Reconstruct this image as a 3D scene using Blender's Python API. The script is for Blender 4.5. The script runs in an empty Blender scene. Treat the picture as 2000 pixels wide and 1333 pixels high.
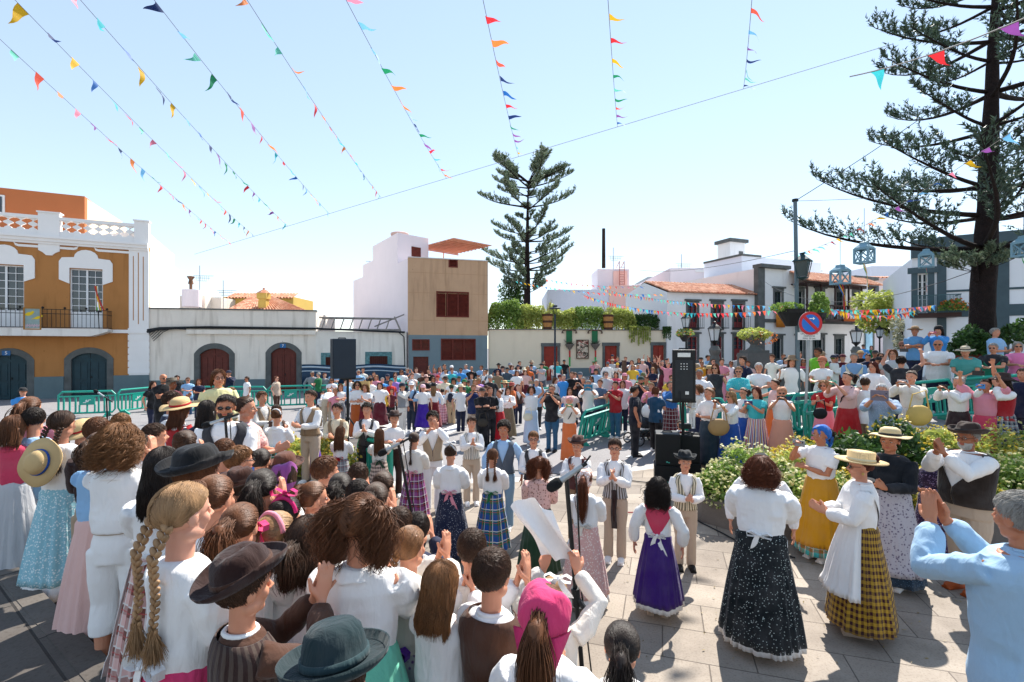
import bpy,math,random
import numpy as np
from mathutils import Vector,Matrix
R=math.radians
F=950.0;CX=1000.0;HZ=680.0;CAMZ=2.6
S=bpy.context.scene
COL=S.collection
cam=bpy.data.cameras.new('camera');camo=bpy.data.objects.new('camera',cam);COL.objects.link(camo)
cam.sensor_width=36;cam.lens=F/2000*36;cam.shift_y=(HZ-666.5)/2000
cam.clip_start=0.05;cam.clip_end=2000
camo.location=(0,0,CAMZ);camo.rotation_euler=(R(90),0,0)
S.camera=camo
SUN_EL=50.0;SUN_AZ=30.0
w=bpy.data.worlds.new('World');S.world=w;w.use_nodes=True
nt=w.node_tree
bg=nt.nodes['Background'];sky=nt.nodes.new('ShaderNodeTexSky');sky.sky_type='NISHITA'
sky.sun_disc=False;sky.sun_elevation=R(SUN_EL);sky.sun_rotation=R(SUN_AZ)
sky.air_density=1.0;sky.dust_density=0.0;sky.ozone_density=1.6
gm=nt.nodes.new('ShaderNodeGamma');gm.inputs[1].default_value=.56;mu=nt.nodes.new('ShaderNodeVectorMath');mu.operation='MULTIPLY';mu.inputs[1].default_value=(1.20,1.22,1.24)
nt.links.new(sky.outputs[0],gm.inputs[0]);nt.links.new(gm.outputs[0],mu.inputs[0]);nt.links.new(mu.outputs[0],bg.inputs[0]);bg.inputs[1].default_value=0.15
sl=bpy.data.lights.new('sun','SUN');slo=bpy.data.objects.new('sun',sl);COL.objects.link(slo)
sl.energy=3.6;sl.angle=R(0.55);sl.color=(1.0,0.955,0.88)
sdir=Vector((math.sin(R(SUN_AZ))*math.cos(R(SUN_EL)),math.cos(R(SUN_AZ))*math.cos(R(SUN_EL)),math.sin(R(SUN_EL))))
slo.rotation_euler=sdir.to_track_quat('Z','Y').to_euler();slo.location=(20,30,40)
S.view_settings.view_transform='Standard';S.view_settings.look='None'
S.view_settings.exposure=1.38;S.view_settings.gamma=1
def px(x,y,D):return Vector(((x-CX)/F*D,D,CAMZ-(y-HZ)/F*D))
def sstep(a,b,x):
 t=min(1,max(0,(x-a)/(b-a)));return t*t*(3-2*t)
def hexc(h):
 h=h.lstrip('#');c=[int(h[i:i+2],16)/255 for i in(0,2,4)]
 return tuple(v/12.92 if v<=.04045 else((v+.055)/1.055)**2.4 for v in c)+(1,)
def tag(o,label=None,cat=None,group=None,kind=None):
 if label:o['label']=label
 if cat:o['category']=cat
 if group:o['group']=group
 if kind:o['kind']=kind
 return o
WORLD=set()
def empty(name,loc=(0,0,0),rz=0,label=None,cat=None,group=None,world=True):
 o=bpy.data.objects.new(name,None);COL.objects.link(o);o.location=loc;o.rotation_euler=(0,0,rz)
 o.empty_display_size=.1
 if world:WORLD.add(o.name)
 return tag(o,label,cat,group)
def link(name,me,mat=None,parent=None,loc=None,rot=None,color=None,sc=None):
 o=bpy.data.objects.new(name,me);COL.objects.link(o)
 if parent is not None:
  o.parent=parent
  if parent.name in WORLD:o.matrix_parent_inverse=Matrix.Translation(-Vector(parent.location))
 if loc is not None:o.location=loc
 if rot is not None:o.rotation_euler=rot
 if sc is not None:o.scale=sc
 if mat is not None:
  if not me.materials:me.materials.append(None)
  o.material_slots[0].link='OBJECT';o.material_slots[0].material=mat
 if color is not None:o.color=color
 return o
def mesh(V,Fs,smooth=False,uv=None,name='m'):
 me=bpy.data.meshes.new(name)
 V=np.asarray(V,dtype=np.float32)
 if isinstance(Fs,np.ndarray):
  n,k=Fs.shape
  me.vertices.add(len(V));me.vertices.foreach_set('co',V.ravel())
  me.loops.add(n*k);me.loops.foreach_set('vertex_index',Fs.astype(np.int32).ravel())
  me.polygons.add(n);me.polygons.foreach_set('loop_start',np.arange(0,n*k,k,dtype=np.int32))
  me.polygons.foreach_set('loop_total',np.full(n,k,dtype=np.int32))
  me.update(calc_edges=True);me.validate()
 else:
  me.from_pydata(V.tolist(),[],Fs);me.update()
 if smooth:me.polygons.foreach_set('use_smooth',np.ones(len(me.polygons),dtype=bool))
 if uv is not None:
  l=me.uv_layers.new(name='uv');idx=np.empty(len(me.loops),dtype=np.int32);me.loops.foreach_get('vertex_index',idx)
  l.data.foreach_set('uv',np.asarray(uv,dtype=np.float32)[idx].ravel())
 return me
class G:
 """collects shapes, then builds one mesh"""
 def __init__(s,xf=None):s.V=[];s.Fs=[];s.xf=xf;s.UV=[]
 def add(s,V,Fs,uv=None):
  b=len(s.V)
  if s.xf:V=[s.xf(*v)for v in V]
  s.V+=[tuple(v)for v in V];s.Fs+=[tuple(int(i)+b for i in f)for f in Fs]
  s.UV+=([tuple(u)for u in uv]if uv is not None else[(v[0],v[2])for v in V])
  return s
 def box(s,a0,a1,b0,b1,c0,c1):
  V=[(a0,b0,c0),(a1,b0,c0),(a1,b1,c0),(a0,b1,c0),(a0,b0,c1),(a1,b0,c1),(a1,b1,c1),(a0,b1,c1)]
  return s.add(V,[(0,3,2,1),(4,5,6,7),(0,1,5,4),(1,2,6,5),(2,3,7,6),(3,0,4,7)])
 def bar(s,p,q,r,r2=None,m=8):
  V,Fs=tube([p,q],[r,r if r2 is None else r2],m);return s.add(V,Fs)
 def tube(s,pts,rad,m=8):
  V,Fs=tube(pts,rad if hasattr(rad,'__len__')else[rad]*len(pts),m);return s.add(V,Fs)
 def lathe(s,prof,c=(0,0,0),m=20,sx=1,sy=1):
  rings=[[(c[0]+r*sx*math.cos(2*math.pi*k/m),c[1]+r*sy*math.sin(2*math.pi*k/m),c[2]+z)for k in range(m)]for r,z in prof]
  V,Fs=rings_mesh(rings);return s.add(V,Fs)
 def prism(s,poly,n0,n1):
  k=len(poly);V=[(u,n0,z)for u,z in poly]+[(u,n1,z)for u,z in poly]
  return s.add(V,[tuple(range(k)),tuple(range(2*k-1,k-1,-1))]+[(i,i+k,(i+1)%k+k,(i+1)%k)for i in range(k)])
 def strip(s,A,B,n0,n1):
  for i in range(len(A)-1):s.prism([A[i],A[i+1],B[i+1],B[i]],n0,n1)
  return s
 def build(s,name,mat=None,parent=None,smooth=False,**k):
  me=mesh(s.V,s.Fs,smooth,s.UV)
  fix(me)
  return link(name,me,mat,parent,**k)
def fix(me):
 import bmesh
 bm=bmesh.new();bm.from_mesh(me);bmesh.ops.recalc_face_normals(bm,faces=bm.faces);bm.to_mesh(me);bm.free()
def rings_mesh(rings,cap=True,close=True):
 n=len(rings);m=len(rings[0]);V=[tuple(p)for r in rings for p in r];Fs=[]
 for i in range(n-1):
  for j in range(m if close else m-1):
   j2=(j+1)%m;Fs.append((i*m+j,i*m+j2,(i+1)*m+j2,(i+1)*m+j))
 if cap:Fs+=[tuple(range(m-1,-1,-1)),tuple(range((n-1)*m,n*m))]
 return V,Fs
def tube(pts,rad,m=8,flat=1.0):
 P=[Vector(p)for p in pts];rings=[];up=None
 for i,p in enumerate(P):
  t=(P[min(i+1,len(P)-1)]-P[max(i-1,0)]).normalized()
  if up is None:up=Vector((0,0,1))if abs(t.z)<.9 else Vector((0,1,0))
  a=t.cross(up).normalized();b=a.cross(t).normalized();up=b
  rings.append([p+a*rad[i]*math.cos(2*math.pi*k/m)+b*rad[i]*flat*math.sin(2*math.pi*k/m)for k in range(m)])
 return rings_mesh(rings)
def tubes(P,rad,m=3):
 """batch of tubes. P (n,k,3), rad (n,k) -> V, quads"""
 P=np.asarray(P,float);n,k,_=P.shape
 T=np.empty_like(P);T[:,1:-1]=P[:,2:]-P[:,:-2];T[:,0]=P[:,1]-P[:,0];T[:,-1]=P[:,-1]-P[:,-2]
 T/=np.linalg.norm(T,axis=2,keepdims=True)+1e-9
 ref=np.array([.31,.52,.795]);A=np.cross(T,ref);A/=np.linalg.norm(A,axis=2,keepdims=True)+1e-9
 B=np.cross(A,T);th=np.arange(m)*2*math.pi/m
 V=P[:,:,None]+rad[:,:,None,None]*(A[:,:,None]*np.cos(th)[None,None,:,None]+B[:,:,None]*np.sin(th)[None,None,:,None])
 idx=np.arange(n*k*m).reshape(n,k,m);a=idx[:,:-1];b=idx[:,1:]
 Q=np.stack([a,np.roll(a,-1,2),np.roll(b,-1,2),b],-1).reshape(-1,4)
 return V.reshape(-1,3),Q
def vnoise(P,scale,seed=0):
 """smooth value noise in -1..1"""
 P=np.asarray(P,float)*scale+seed*17.31;i=np.floor(P).astype(np.int64);f=P-i;f=f*f*(3-2*f)
 def h(a):
  n=(a[:,0]*73856093)^(a[:,1]*19349663)^(a[:,2]*83492791);n=(n^(n>>13))*1274126177
  return((n^(n>>16))&0xffff)/32767.5-1
 r=0
 for dx in(0,1):
  for dy in(0,1):
   for dz in(0,1):
    wt=(f[:,0]if dx else 1-f[:,0])*(f[:,1]if dy else 1-f[:,1])*(f[:,2]if dz else 1-f[:,2])
    r=r+wt*h(i+np.array([dx,dy,dz]))
 return r
def remesh(g,vox,it=2,wrinkle=0,wscale=9,seed=0):
 me=mesh(g.V,g.Fs);o=bpy.data.objects.new('tmp',me);COL.objects.link(o)
 m=o.modifiers.new('r','REMESH');m.mode='VOXEL';m.voxel_size=vox;m.use_smooth_shade=True
 if it:s2=o.modifiers.new('s','SMOOTH');s2.factor=.5;s2.iterations=it
 dg=bpy.context.evaluated_depsgraph_get();r=bpy.data.meshes.new_from_object(o.evaluated_get(dg))
 bpy.data.objects.remove(o);bpy.data.meshes.remove(me)
 if wrinkle:
  n=len(r.vertices);co=np.empty(n*3,np.float32);r.vertices.foreach_get('co',co);co=co.reshape(-1,3)
  no=np.empty(n*3,np.float32);r.vertices.foreach_get('normal',no);no=no.reshape(-1,3)
  q=co*np.array([1,1,.45])
  d=1-2*np.abs(vnoise(q,wscale,seed));d=d+.25*(1-2*np.abs(vnoise(co,wscale*2.1,seed+3)))
  co=co+no*(d*wrinkle)[:,None];r.vertices.foreach_set('co',co.astype(np.float32).ravel());r.update()
 r.polygons.foreach_set('use_smooth',np.ones(len(r.polygons),dtype=bool))
 return r
TN=(.565,.825)
def terrain(X,Y):
 t=(X+1.95)*TN[0]+(Y-2.47)*TN[1]
 if Y<9 and t<2.3:
  return .9 if t<0 else .75 if t<.9 else .6 if t<1.25 else .45 if t<1.6 else .3 if t<1.95 else .15
 z=0.0
 z+=sstep(5.8,8.6,Y)*.095*max(0,X-1)*(1 if X<12 else 11/max(X-1,1))
 z+=sstep(22,31,Y)*sstep(-1,3,X)*.35
 if-9.8<X<-3.25 and 6.0<Y<11.8:z=.4
 return z
MC={}
def nodes(name):
 m=bpy.data.materials.new(name);m.use_nodes=True;t=m.node_tree;return m,t,t.nodes['Principled BSDF']
def ramp(t,fac,stops,interp='LINEAR'):
 r=t.nodes.new('ShaderNodeValToRGB');r.color_ramp.interpolation=interp
 e=r.color_ramp.elements
 while len(e)>1:e.remove(e[-1])
 e[0].position=stops[0][0];e[0].color=stops[0][1]
 for p,c in stops[1:]:x=e.new(p);x.color=c
 t.links.new(fac,r.inputs[0]);return r.outputs[0]
def tex(t,kind,scale,coord='Object',sc=(1,1,1),**kw):
 tc=t.nodes.new('ShaderNodeTexCoord');mp=t.nodes.new('ShaderNodeMapping');mp.inputs['Scale'].default_value=sc
 t.links.new(tc.outputs[coord],mp.inputs[0])
 n=t.nodes.new('ShaderNodeTex'+kind);t.links.new(mp.outputs[0],n.inputs[0])
 if 'Scale' in n.inputs:n.inputs['Scale'].default_value=scale
 for k,v in kw.items():n.inputs[k].default_value=v
 return n
def mix(t,a,b,fac,mode='MIX'):
 m=t.nodes.new('ShaderNodeMix');m.data_type='RGBA';m.blend_type=mode
 for i,v in((6,a),(7,b),(0,fac)):
  if isinstance(v,(tuple,list,float,int)):m.inputs[i].default_value=v
  else:t.links.new(v,m.inputs[i])
 return m.outputs[2]
def mth(t,op,a,b=None,c=None):
 m=t.nodes.new('ShaderNodeMath');m.operation=op
 for i,v in enumerate((a,b,c)):
  if v is None:continue
  if isinstance(v,(float,int)):m.inputs[i].default_value=v
  else:t.links.new(v,m.inputs[i])
 return m.outputs[0]
def bump(t,bsdf,h,strength=.3,dist=.01):
 b=t.nodes.new('ShaderNodeBump');b.inputs['Strength'].default_value=strength;b.inputs['Distance'].default_value=dist
 t.links.new(h,b.inputs['Height']);t.links.new(b.outputs[0],bsdf.inputs['Normal'])
def mat(name,color,rough=.7,var=.12,vs=3.0,bs=60,bst=.15,metal=0,spec=.3,dist=.01,coat=0):
 if name in MC:return MC[name]
 m,t,b=nodes(name);c=hexc(color)if isinstance(color,str)else color
 n=tex(t,'Noise',vs,Detail=5.0)
 dk=tuple(v*(1-var)for v in c[:3])+(1,);lt=tuple(min(1,v*(1+var*.7))for v in c[:3])+(1,)
 t.links.new(ramp(t,n.outputs[0],[(.3,dk),(.7,lt)]),b.inputs['Base Color'])
 b.inputs['Roughness'].default_value=rough;b.inputs['Metallic'].default_value=metal;b.inputs['Specular IOR Level'].default_value=spec
 b.inputs['Coat Weight'].default_value=coat
 if bst:n2=tex(t,'Noise',bs,Detail=3.0);bump(t,b,n2.outputs[0],bst,dist)
 MC[name]=m;return m
def cloth(pat='plain',c2='ffffff',rough=.85,sheen=.3,scale=1.0):
 c2=c2 or 'ffffff'
 key='cloth_%s_%s_%g'%(pat,c2,scale)
 if key in MC:return MC[key]
 m,t,b=nodes(key);oi=t.nodes.new('ShaderNodeObjectInfo');A=oi.outputs['Color'];B=hexc(c2);col=A
 uv=t.nodes.new('ShaderNodeTexCoord').outputs['UV'];sep=t.nodes.new('ShaderNodeSeparateXYZ');t.links.new(uv,sep.inputs[0]);U,W=sep.outputs[0],sep.outputs[1]
 def band(x,freq,lo):return mth(t,'GREATER_THAN',mth(t,'FRACT',mth(t,'MULTIPLY',x,freq*scale)),lo)
 if pat=='floral':
  v=tex(t,'Voronoi',42*scale);f=ramp(t,v.outputs['Distance'],[(.2,(1,1,1,1)),(.42,(0,0,0,1))],'CONSTANT' if 0 else 'LINEAR');col=mix(t,A,B,f)
 elif pat=='multi':
  v=tex(t,'Voronoi',40*scale);hs=t.nodes.new('ShaderNodeHueSaturation');hs.inputs['Saturation'].default_value=1.2;hs.inputs['Value'].default_value=.8
  t.links.new(v.outputs['Color'],hs.inputs['Color']);col=mix(t,A,hs.outputs[0],.55)
 elif pat=='dots':
  v=tex(t,'Voronoi',55*scale);f=ramp(t,v.outputs['Distance'],[(.16,(1,1,1,1)),(.24,(0,0,0,1))]);col=mix(t,A,B,f)
 elif pat=='stripes':col=mix(t,A,B,band(U,26,.5))
 elif pat=='rainbow':
  v=mth(t,'FRACT',mth(t,'MULTIPLY',U,6*scale));col=ramp(t,v,[(0,hexc('d8d0c8')),(.14,hexc('c83040')),(.28,hexc('e8dcc8')),(.42,hexc('3058a0')),(.56,hexc('e0a030')),(.7,hexc('e8e0d8')),(.84,hexc('804080'))],'CONSTANT')
 elif pat=='hstripes':
  v=mth(t,'FRACT',mth(t,'MULTIPLY',W,4.2*scale));col=ramp(t,v,[(0,hexc('e8e4e0')),(.2,hexc('a83038')),(.4,hexc('e8b0a0')),(.6,hexc('206870')),(.8,hexc('c8d8d8'))],'CONSTANT')
 elif pat in('plaid','gingham'):
  fq=9 if pat=='plaid' else 20;fw=10 if pat=='plaid' else 16
  a=band(U,fq,.5);c=band(W,fw,.5);f=mth(t,'MULTIPLY',mth(t,'ADD',a,c),.5);col=mix(t,A,B,f)
  if pat=='plaid':
   l=mth(t,'MAXIMUM',band(U,fq,.92),band(W,fw,.92));col=mix(t,col,(.75,.72,.68,1),mth(t,'MULTIPLY',l,.8))
   l2=mth(t,'MAXIMUM',band(mth(t,'ADD',U,.04),fq,.94),band(mth(t,'ADD',W,.03),fw,.94));col=mix(t,col,(.45,.06,.06,1),mth(t,'MULTIPLY',l2,.7))
 n=tex(t,'Noise',6,Detail=4.0);col=mix(t,col,(.45,.42,.42,1),ramp(t,n.outputs[0],[(.4,(0,0,0,1)),(.9,(.10,.10,.10,1))]))
 t.links.new(col,b.inputs['Base Color']);b.inputs['Roughness'].default_value=rough;b.inputs['Specular IOR Level'].default_value=.15;b.inputs['Sheen Weight'].default_value=sheen*.4
 n2=tex(t,'Noise',20,sc=(1,1,.33),Detail=5.0,Distortion=.6);bump(t,b,n2.outputs[0],.4,.03)
 MC[key]=m;return m
def skin_mat(col,name='skin'):
 key=name+col
 if key in MC:return MC[key]
 m,t,b=nodes(key);c=hexc(col);n=tex(t,'Noise',9,Detail=4.0)
 t.links.new(ramp(t,n.outputs[0],[(.3,(c[0]*.93,c[1]*.84,c[2]*.82,1)),(.7,(min(1,c[0]*1.05),c[1]*1.04,c[2]*1.02,1))]),b.inputs['Base Color'])
 b.inputs['Roughness'].default_value=.5;b.inputs['Specular IOR Level'].default_value=.35;b.inputs['Subsurface Weight'].default_value=.12
 b.inputs['Subsurface Radius'].default_value=(.012,.005,.003);b.inputs['Subsurface Scale'].default_value=1
 n2=tex(t,'Noise',180,Detail=3.0);bump(t,b,n2.outputs[0],.06,.003)
 MC[key]=m;return m
def hair_mat(col):
 key='hair'+col
 if key in MC:return MC[key]
 m,t,b=nodes(key);c=hexc(col);n=tex(t,'Noise',40,sc=(1,1,.25),Detail=3.0);oi=t.nodes.new('ShaderNodeNewGeometry')
 col1=ramp(t,n.outputs[0],[(.3,tuple(v*.55 for v in c[:3])+(1,)),(.72,tuple(min(1,v*1.5)for v in c[:3])+(1,))])
 rnd=oi.outputs['Random Per Island'];col1=mix(t,col1,tuple(min(1,v*1.9+.01)for v in c[:3])+(1,),mth(t,'MULTIPLY',rnd,.5))
 t.links.new(col1,b.inputs['Base Color']);b.inputs['Roughness'].default_value=.5;b.inputs['Specular IOR Level'].default_value=.25
 n2=tex(t,'Noise',150,sc=(1,1,.15),Detail=2.0);bump(t,b,n2.outputs[0],.4,.004)
 MC[key]=m;return m
# SETTING
def slabs(name,c1,c2,mortar,sc,rot=0.35,w=.9,h=.5,road=None):
 m,t,b=nodes(name)
 tc=t.nodes.new('ShaderNodeTexCoord');mp=t.nodes.new('ShaderNodeMapping');mp.inputs['Rotation'].default_value=(0,0,rot)
 t.links.new(tc.outputs['Object'],mp.inputs[0])
 br=t.nodes.new('ShaderNodeTexBrick');t.links.new(mp.outputs[0],br.inputs[0]);br.inputs['Scale'].default_value=sc
 br.inputs['Brick Width'].default_value=w;br.inputs['Row Height'].default_value=h;br.inputs['Mortar Size'].default_value=.008;br.inputs['Mortar Smooth'].default_value=.3
 br.inputs['Color1'].default_value=hexc(c1);br.inputs['Color2'].default_value=hexc(c2);br.inputs['Mortar'].default_value=hexc(mortar)
 n=tex(t,'Noise',1.3,Detail=8.0,Roughness=.7);n2=tex(t,'Noise',55,Detail=4.0);n3=tex(t,'Noise',.35,Detail=4.0)
 col=mix(t,br.outputs[0],(.5,.47,.44,1),ramp(t,n.outputs[0],[(.42,(0,0,0,1)),(.7,(.65,.65,.65,1))]),'MULTIPLY')
 col=mix(t,col,(.55,.5,.45,1),ramp(t,n2.outputs[0],[(.5,(0,0,0,1)),(.72,(.55,.55,.55,1))]),'MULTIPLY')
 col=mix(t,col,(.7,.67,.64,1),ramp(t,n3.outputs[0],[(.45,(0,0,0,1)),(.6,(.6,.6,.6,1))]),'MULTIPLY')
 v=tex(t,'Voronoi',9,Randomness=1.0);col=mix(t,col,(.35,.32,.3,1),ramp(t,v.outputs['Distance'],[(.02,(.6,.6,.6,1)),(.045,(0,0,0,1))]),'MULTIPLY')
 if road:
  g=t.nodes.new('ShaderNodeSeparateXYZ');t.links.new(tc.outputs['Object'],g.inputs[0])
  yy=mth(t,'ADD',g.outputs[1],mth(t,'MULTIPLY',g.outputs[0],-.12));f=mth(t,'GREATER_THAN',yy,road[0])
  n4=tex(t,'Noise',90,Detail=4.0);rc=ramp(t,n4.outputs[0],[(.3,hexc('6d6a6a')),(.7,hexc('a09c9c'))]);rc=mix(t,rc,(.7,.7,.7,1),ramp(t,n.outputs[0],[(.4,(0,0,0,1)),(.7,(.5,.5,.5,1))]),'MULTIPLY')
  col=mix(t,col,rc,f)
  e=mth(t,'LESS_THAN',mth(t,'ABSOLUTE',mth(t,'SUBTRACT',yy,road[0])),.16);col=mix(t,col,hexc('bdb6ad'),e)
 t.links.new(col,b.inputs['Base Color']);b.inputs['Roughness'].default_value=.75;b.inputs['Specular IOR Level'].default_value=.3
 h=mth(t,'SUBTRACT',mth(t,'MULTIPLY',n2.outputs[0],.25),mth(t,'MULTIPLY',br.outputs['Fac'],.8));bump(t,b,h,.55,.012)
 return m
paving_mat=slabs('paving_stone','a69a8c','8c8176','665c53',1.3,.3,.95,.62,road=(9.6,))
step_mat=slabs('step_stone','6f6861','57514c','35312e',1.0,.62,1.3,.7)  # stone colours set darker to carry the deep shadow on the steps
xs=np.concatenate([[-900,-300,-120],np.arange(-60,62,1.0),[120,300,900]]);ys=np.concatenate([[-300,-60],np.arange(-8,5,1.0),np.arange(5,34,.5),[36,40,50,70,120,300,1500]])
def tz(X,Y):
 if X<-2.9 and 5<Y<12.5:return 0.0
 t=(X+1.95)*TN[0]+(Y-2.47)*TN[1]
 return 0.0 if(Y<9 and t<2.3)else terrain(X,Y)
V=[(x,y,tz(x,y))for y in ys for x in xs];nx=len(xs)
Fq=np.array([(j*nx+i,j*nx+i+1,(j+1)*nx+i+1,(j+1)*nx+i)for j in range(len(ys)-1)for i in range(nx-1)])
tag(link('ground',mesh(V,Fq,True),paving_mat),kind='structure')
def steps():
 d=Vector((TN[1],-TN[0]));n=Vector(TN);P=Vector((-1.95,2.47));g=G()
 edges=[(-30,0,.9),(0,.9,.75),(.9,1.25,.6),(1.25,1.6,.45),(1.6,1.95,.3),(1.95,2.3,.15)]
 for i,(a,b,z)in enumerate(edges):
  a2=a if i==0 else a-.0
  q=[P+n*a2+d*(-11),P+n*b+d*(-11),P+n*b+d*14,P+n*a2+d*14]
  g.add([(v.x,v.y,-.1)for v in q]+[(v.x,v.y,z)for v in q],[(0,3,2,1),(4,5,6,7),(0,1,5,4),(1,2,6,5),(2,3,7,6),(3,0,4,7)])
  nn=P+n*(b-.06);q=[P+n*(b-.12)+d*(-11),P+n*(b+.012)+d*(-11),P+n*(b+.012)+d*14,P+n*(b-.12)+d*14]
  g.add([(v.x,v.y,z-.035)for v in q]+[(v.x,v.y,z+.004)for v in q],[(0,3,2,1),(4,5,6,7),(0,1,5,4),(1,2,6,5),(2,3,7,6),(3,0,4,7)])
 tag(g.build('church_steps',step_mat),kind='structure')
steps()
tag(G().box(-9.8,-3.25,6.0,11.8,-.05,.4).build('raised_pavement',step_mat),kind='structure')
zebra=G()
for i,X in enumerate((-5.0,-3.8,-2.6)):
 zebra.add([(X,14,.004),(X+.5,14,.004),(X+.5+1.2,18.5,.004),(X+1.2,18.5,.004)],[(0,1,2,3)])
tag(zebra.build('road_marking',mat('road_paint','d8d6d2',.7,.1)),kind='structure')
tag(G().add([(2.55,10.9,.165),(3.2,10.4,.17),(4.9,11.6,.30),(4.2,12.2,.30)],[(0,1,2,3)]).build('road_marking',MC['road_paint']),kind='structure')
class Fac:
 def __init__(s,x0,D0,sl):
  s.P=Vector(((x0-CX)/F*D0,D0));d=Vector((1,sl)).normalized();s.d=d;s.n=Vector((d.y,-d.x))
 def uz(s,x,y):
  r=Vector(((x-CX)/F,1));
  det=r.x*(-s.d.y)-(-s.d.x)*r.y;k=(s.P.x*(-s.d.y)+s.d.x*s.P.y)/det
  q=r*k;u=(q-s.P).dot(s.d);return u,CAMZ-(y-HZ)/F*k
 def D(s,x):
  r=Vector(((x-CX)/F,1));det=r.x*(-s.d.y)+s.d.x*r.y;return(s.P.x*(-s.d.y)+s.d.x*s.P.y)/det
 def xf(s,u,n,z):q=s.P+s.d*u+s.n*n;return(q.x,q.y,z)
 def g(s):return G(s.xf)
 def rect(s,x0,y0,x1,y1):
  u0,z1=s.uz(x0,y0);u1,z1b=s.uz(x1,y0);zz0=s.uz((x0+x1)/2,y1)[1];zz1=s.uz((x0+x1)/2,y0)[1]
  return u0,u1,zz0,zz1
def wall_sheet(g,u0,u1,z0,z1,holes,depth=.22,back=None):
 us=sorted({u0,u1,*[h[0]for h in holes],*[h[1]for h in holes]});zs=sorted({z0,z1,*[h[2]for h in holes],*[h[3]for h in holes]})
 for a,b in zip(us,us[1:]):
  for c,e in zip(zs,zs[1:]):
   if a<u0-1e-6 or b>u1+1e-6 or c<z0-1e-6 or e>z1+1e-6:continue
   if any(h[0]-1e-6<=a and b<=h[1]+1e-6 and h[2]-1e-6<=c and e<=h[3]+1e-6 for h in holes):continue
   g.add([(a,0,c),(b,0,c),(b,0,e),(a,0,e)],[(0,1,2,3)])
 for a,b,c,e in holes:
  g.add([(a,0,c),(b,0,c),(b,0,e),(a,0,e),(a,-depth,c),(b,-depth,c),(b,-depth,e),(a,-depth,e)],[(0,4,5,1),(1,5,6,2),(2,6,7,3),(3,7,4,0)])
 return g
def shell(g,u0,u1,z0,z1,dep,top=True):
 V=[(u0,0,z0),(u1,0,z0),(u1,0,z1),(u0,0,z1),(u0,-dep,z0),(u1,-dep,z0),(u1,-dep,z1),(u0,-dep,z1)]
 return g.add(V,[(0,3,7,4),(1,5,6,2),(4,7,6,5)]+([(3,2,6,7)]if top else[]))
plaster=lambda n,c,v=.06:wallmat(n,c,v)
def wallmat(name,color,var=.06,stain=.5):
 if name in MC:return MC[name]
 m,t,b=nodes(name);c=hexc(color)
 n=tex(t,'Noise',.8,Detail=7.0,Roughness=.65);n2=tex(t,'Noise',2.2,sc=(1,1,.18),Detail=6.0);n3=tex(t,'Noise',25,Detail=5.0)
 col=ramp(t,n.outputs[0],[(.3,tuple(v*(1-var)for v in c[:3])+(1,)),(.7,tuple(min(1,v*(1+var*.5))for v in c[:3])+(1,))])
 col=mix(t,col,(.55,.5,.45,1),ramp(t,n2.outputs[0],[(.55,(0,0,0,1)),(.8,(stain*.5,)*3+(1,))]),'MULTIPLY')
 col=mix(t,col,(.6,.57,.54,1),ramp(t,n3.outputs[0],[(.62,(0,0,0,1)),(.75,(stain*.35,)*3+(1,))]),'MULTIPLY')
 if stain>.7:
  v=tex(t,'Voronoi',1.7,Randomness=1.0);v2=tex(t,'Noise',14,Detail=4.0);f=mth(t,'ADD',v.outputs['Distance'],mth(t,'MULTIPLY',v2.outputs[0],.12))
  col=mix(t,col,(.30,.27,.24,1),ramp(t,f,[(.085,(.8,.8,.8,1)),(.10,(0,0,0,1))]),'MULTIPLY')
  n5=tex(t,'Noise',3.5,sc=(1,1,.08),Detail=3.0);col=mix(t,col,(.62,.6,.58,1),ramp(t,n5.outputs[0],[(.58,(0,0,0,1)),(.7,(.5,.5,.5,1))]),'MULTIPLY')
 t.links.new(col,b.inputs['Base Color']);b.inputs['Roughness'].default_value=.88;b.inputs['Specular IOR Level'].default_value=.15
 bump(t,b,n3.outputs[0],.25,.015);MC[name]=m;return m
W_white=wallmat('white_plaster','e9e6e3',.05,.6);W_trim=wallmat('white_trim','ece9e6',.04,.2);W_orange=wallmat('ochre_plaster','b07a48',.08,.8)
W_orange2=wallmat('terracotta_plaster','b87048',.06,.2);W_old=wallmat('old_plaster','e6dccf',.08,.85);W_cream=wallmat('cream_plaster','e2d3ba',.04,.3);W_tan=wallmat('tan_panel','c4a080',.08,.9)
W_grey=wallmat('blue_grey_plinth','66777b',.1,.4);stone=mat('basalt_stone','5e605e',.85,.25,2.5,30,.4,dist=.02);W_mauve=wallmat('pink_white_plaster','eadfe2',.03,.15)
teal_door=mat('dark_teal_paint','173740',.45,.2);brown_wood=mat('reddish_brown_wood','5f261c',.5,.25,6);red_wood=mat('red_wood','8e2b1b',.5,.2,5);white_wood=mat('white_wood','dfe0e0',.5,.05)
iron=mat('black_iron','1c1e20',.45,.2,metal=.4);m_glass=mat('dark_glass','26313a',.08,.4,1.2,bst=0,spec=.8);tile=None
lou=mat('louvre_wood','6b2a1e',.55,.25,6)
dslate=mat('dark_slate_paint','46585f',.7,.1);m_steel=mat('galvanised_steel','9aa0a3',.4,.15,metal=.6)
def roof_mat():
 m,t,b=nodes('clay_tiles');v=tex(t,'Voronoi',4,Detail=0.0);n=tex(t,'Noise',3,Detail=6.0)
 col=ramp(t,v.outputs['Color'],[(.1,hexc('b06a4c')),(.5,hexc('c98a68')),(.9,hexc('d8a88a'))]);col=mix(t,col,(.5,.45,.4,1),ramp(t,n.outputs[0],[(.5,(0,0,0,1)),(.75,(.7,.7,.7,1))]),'MULTIPLY')
 t.links.new(col,b.inputs['Base Color']);b.inputs['Roughness'].default_value=.85;return m
tile=roof_mat()
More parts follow.
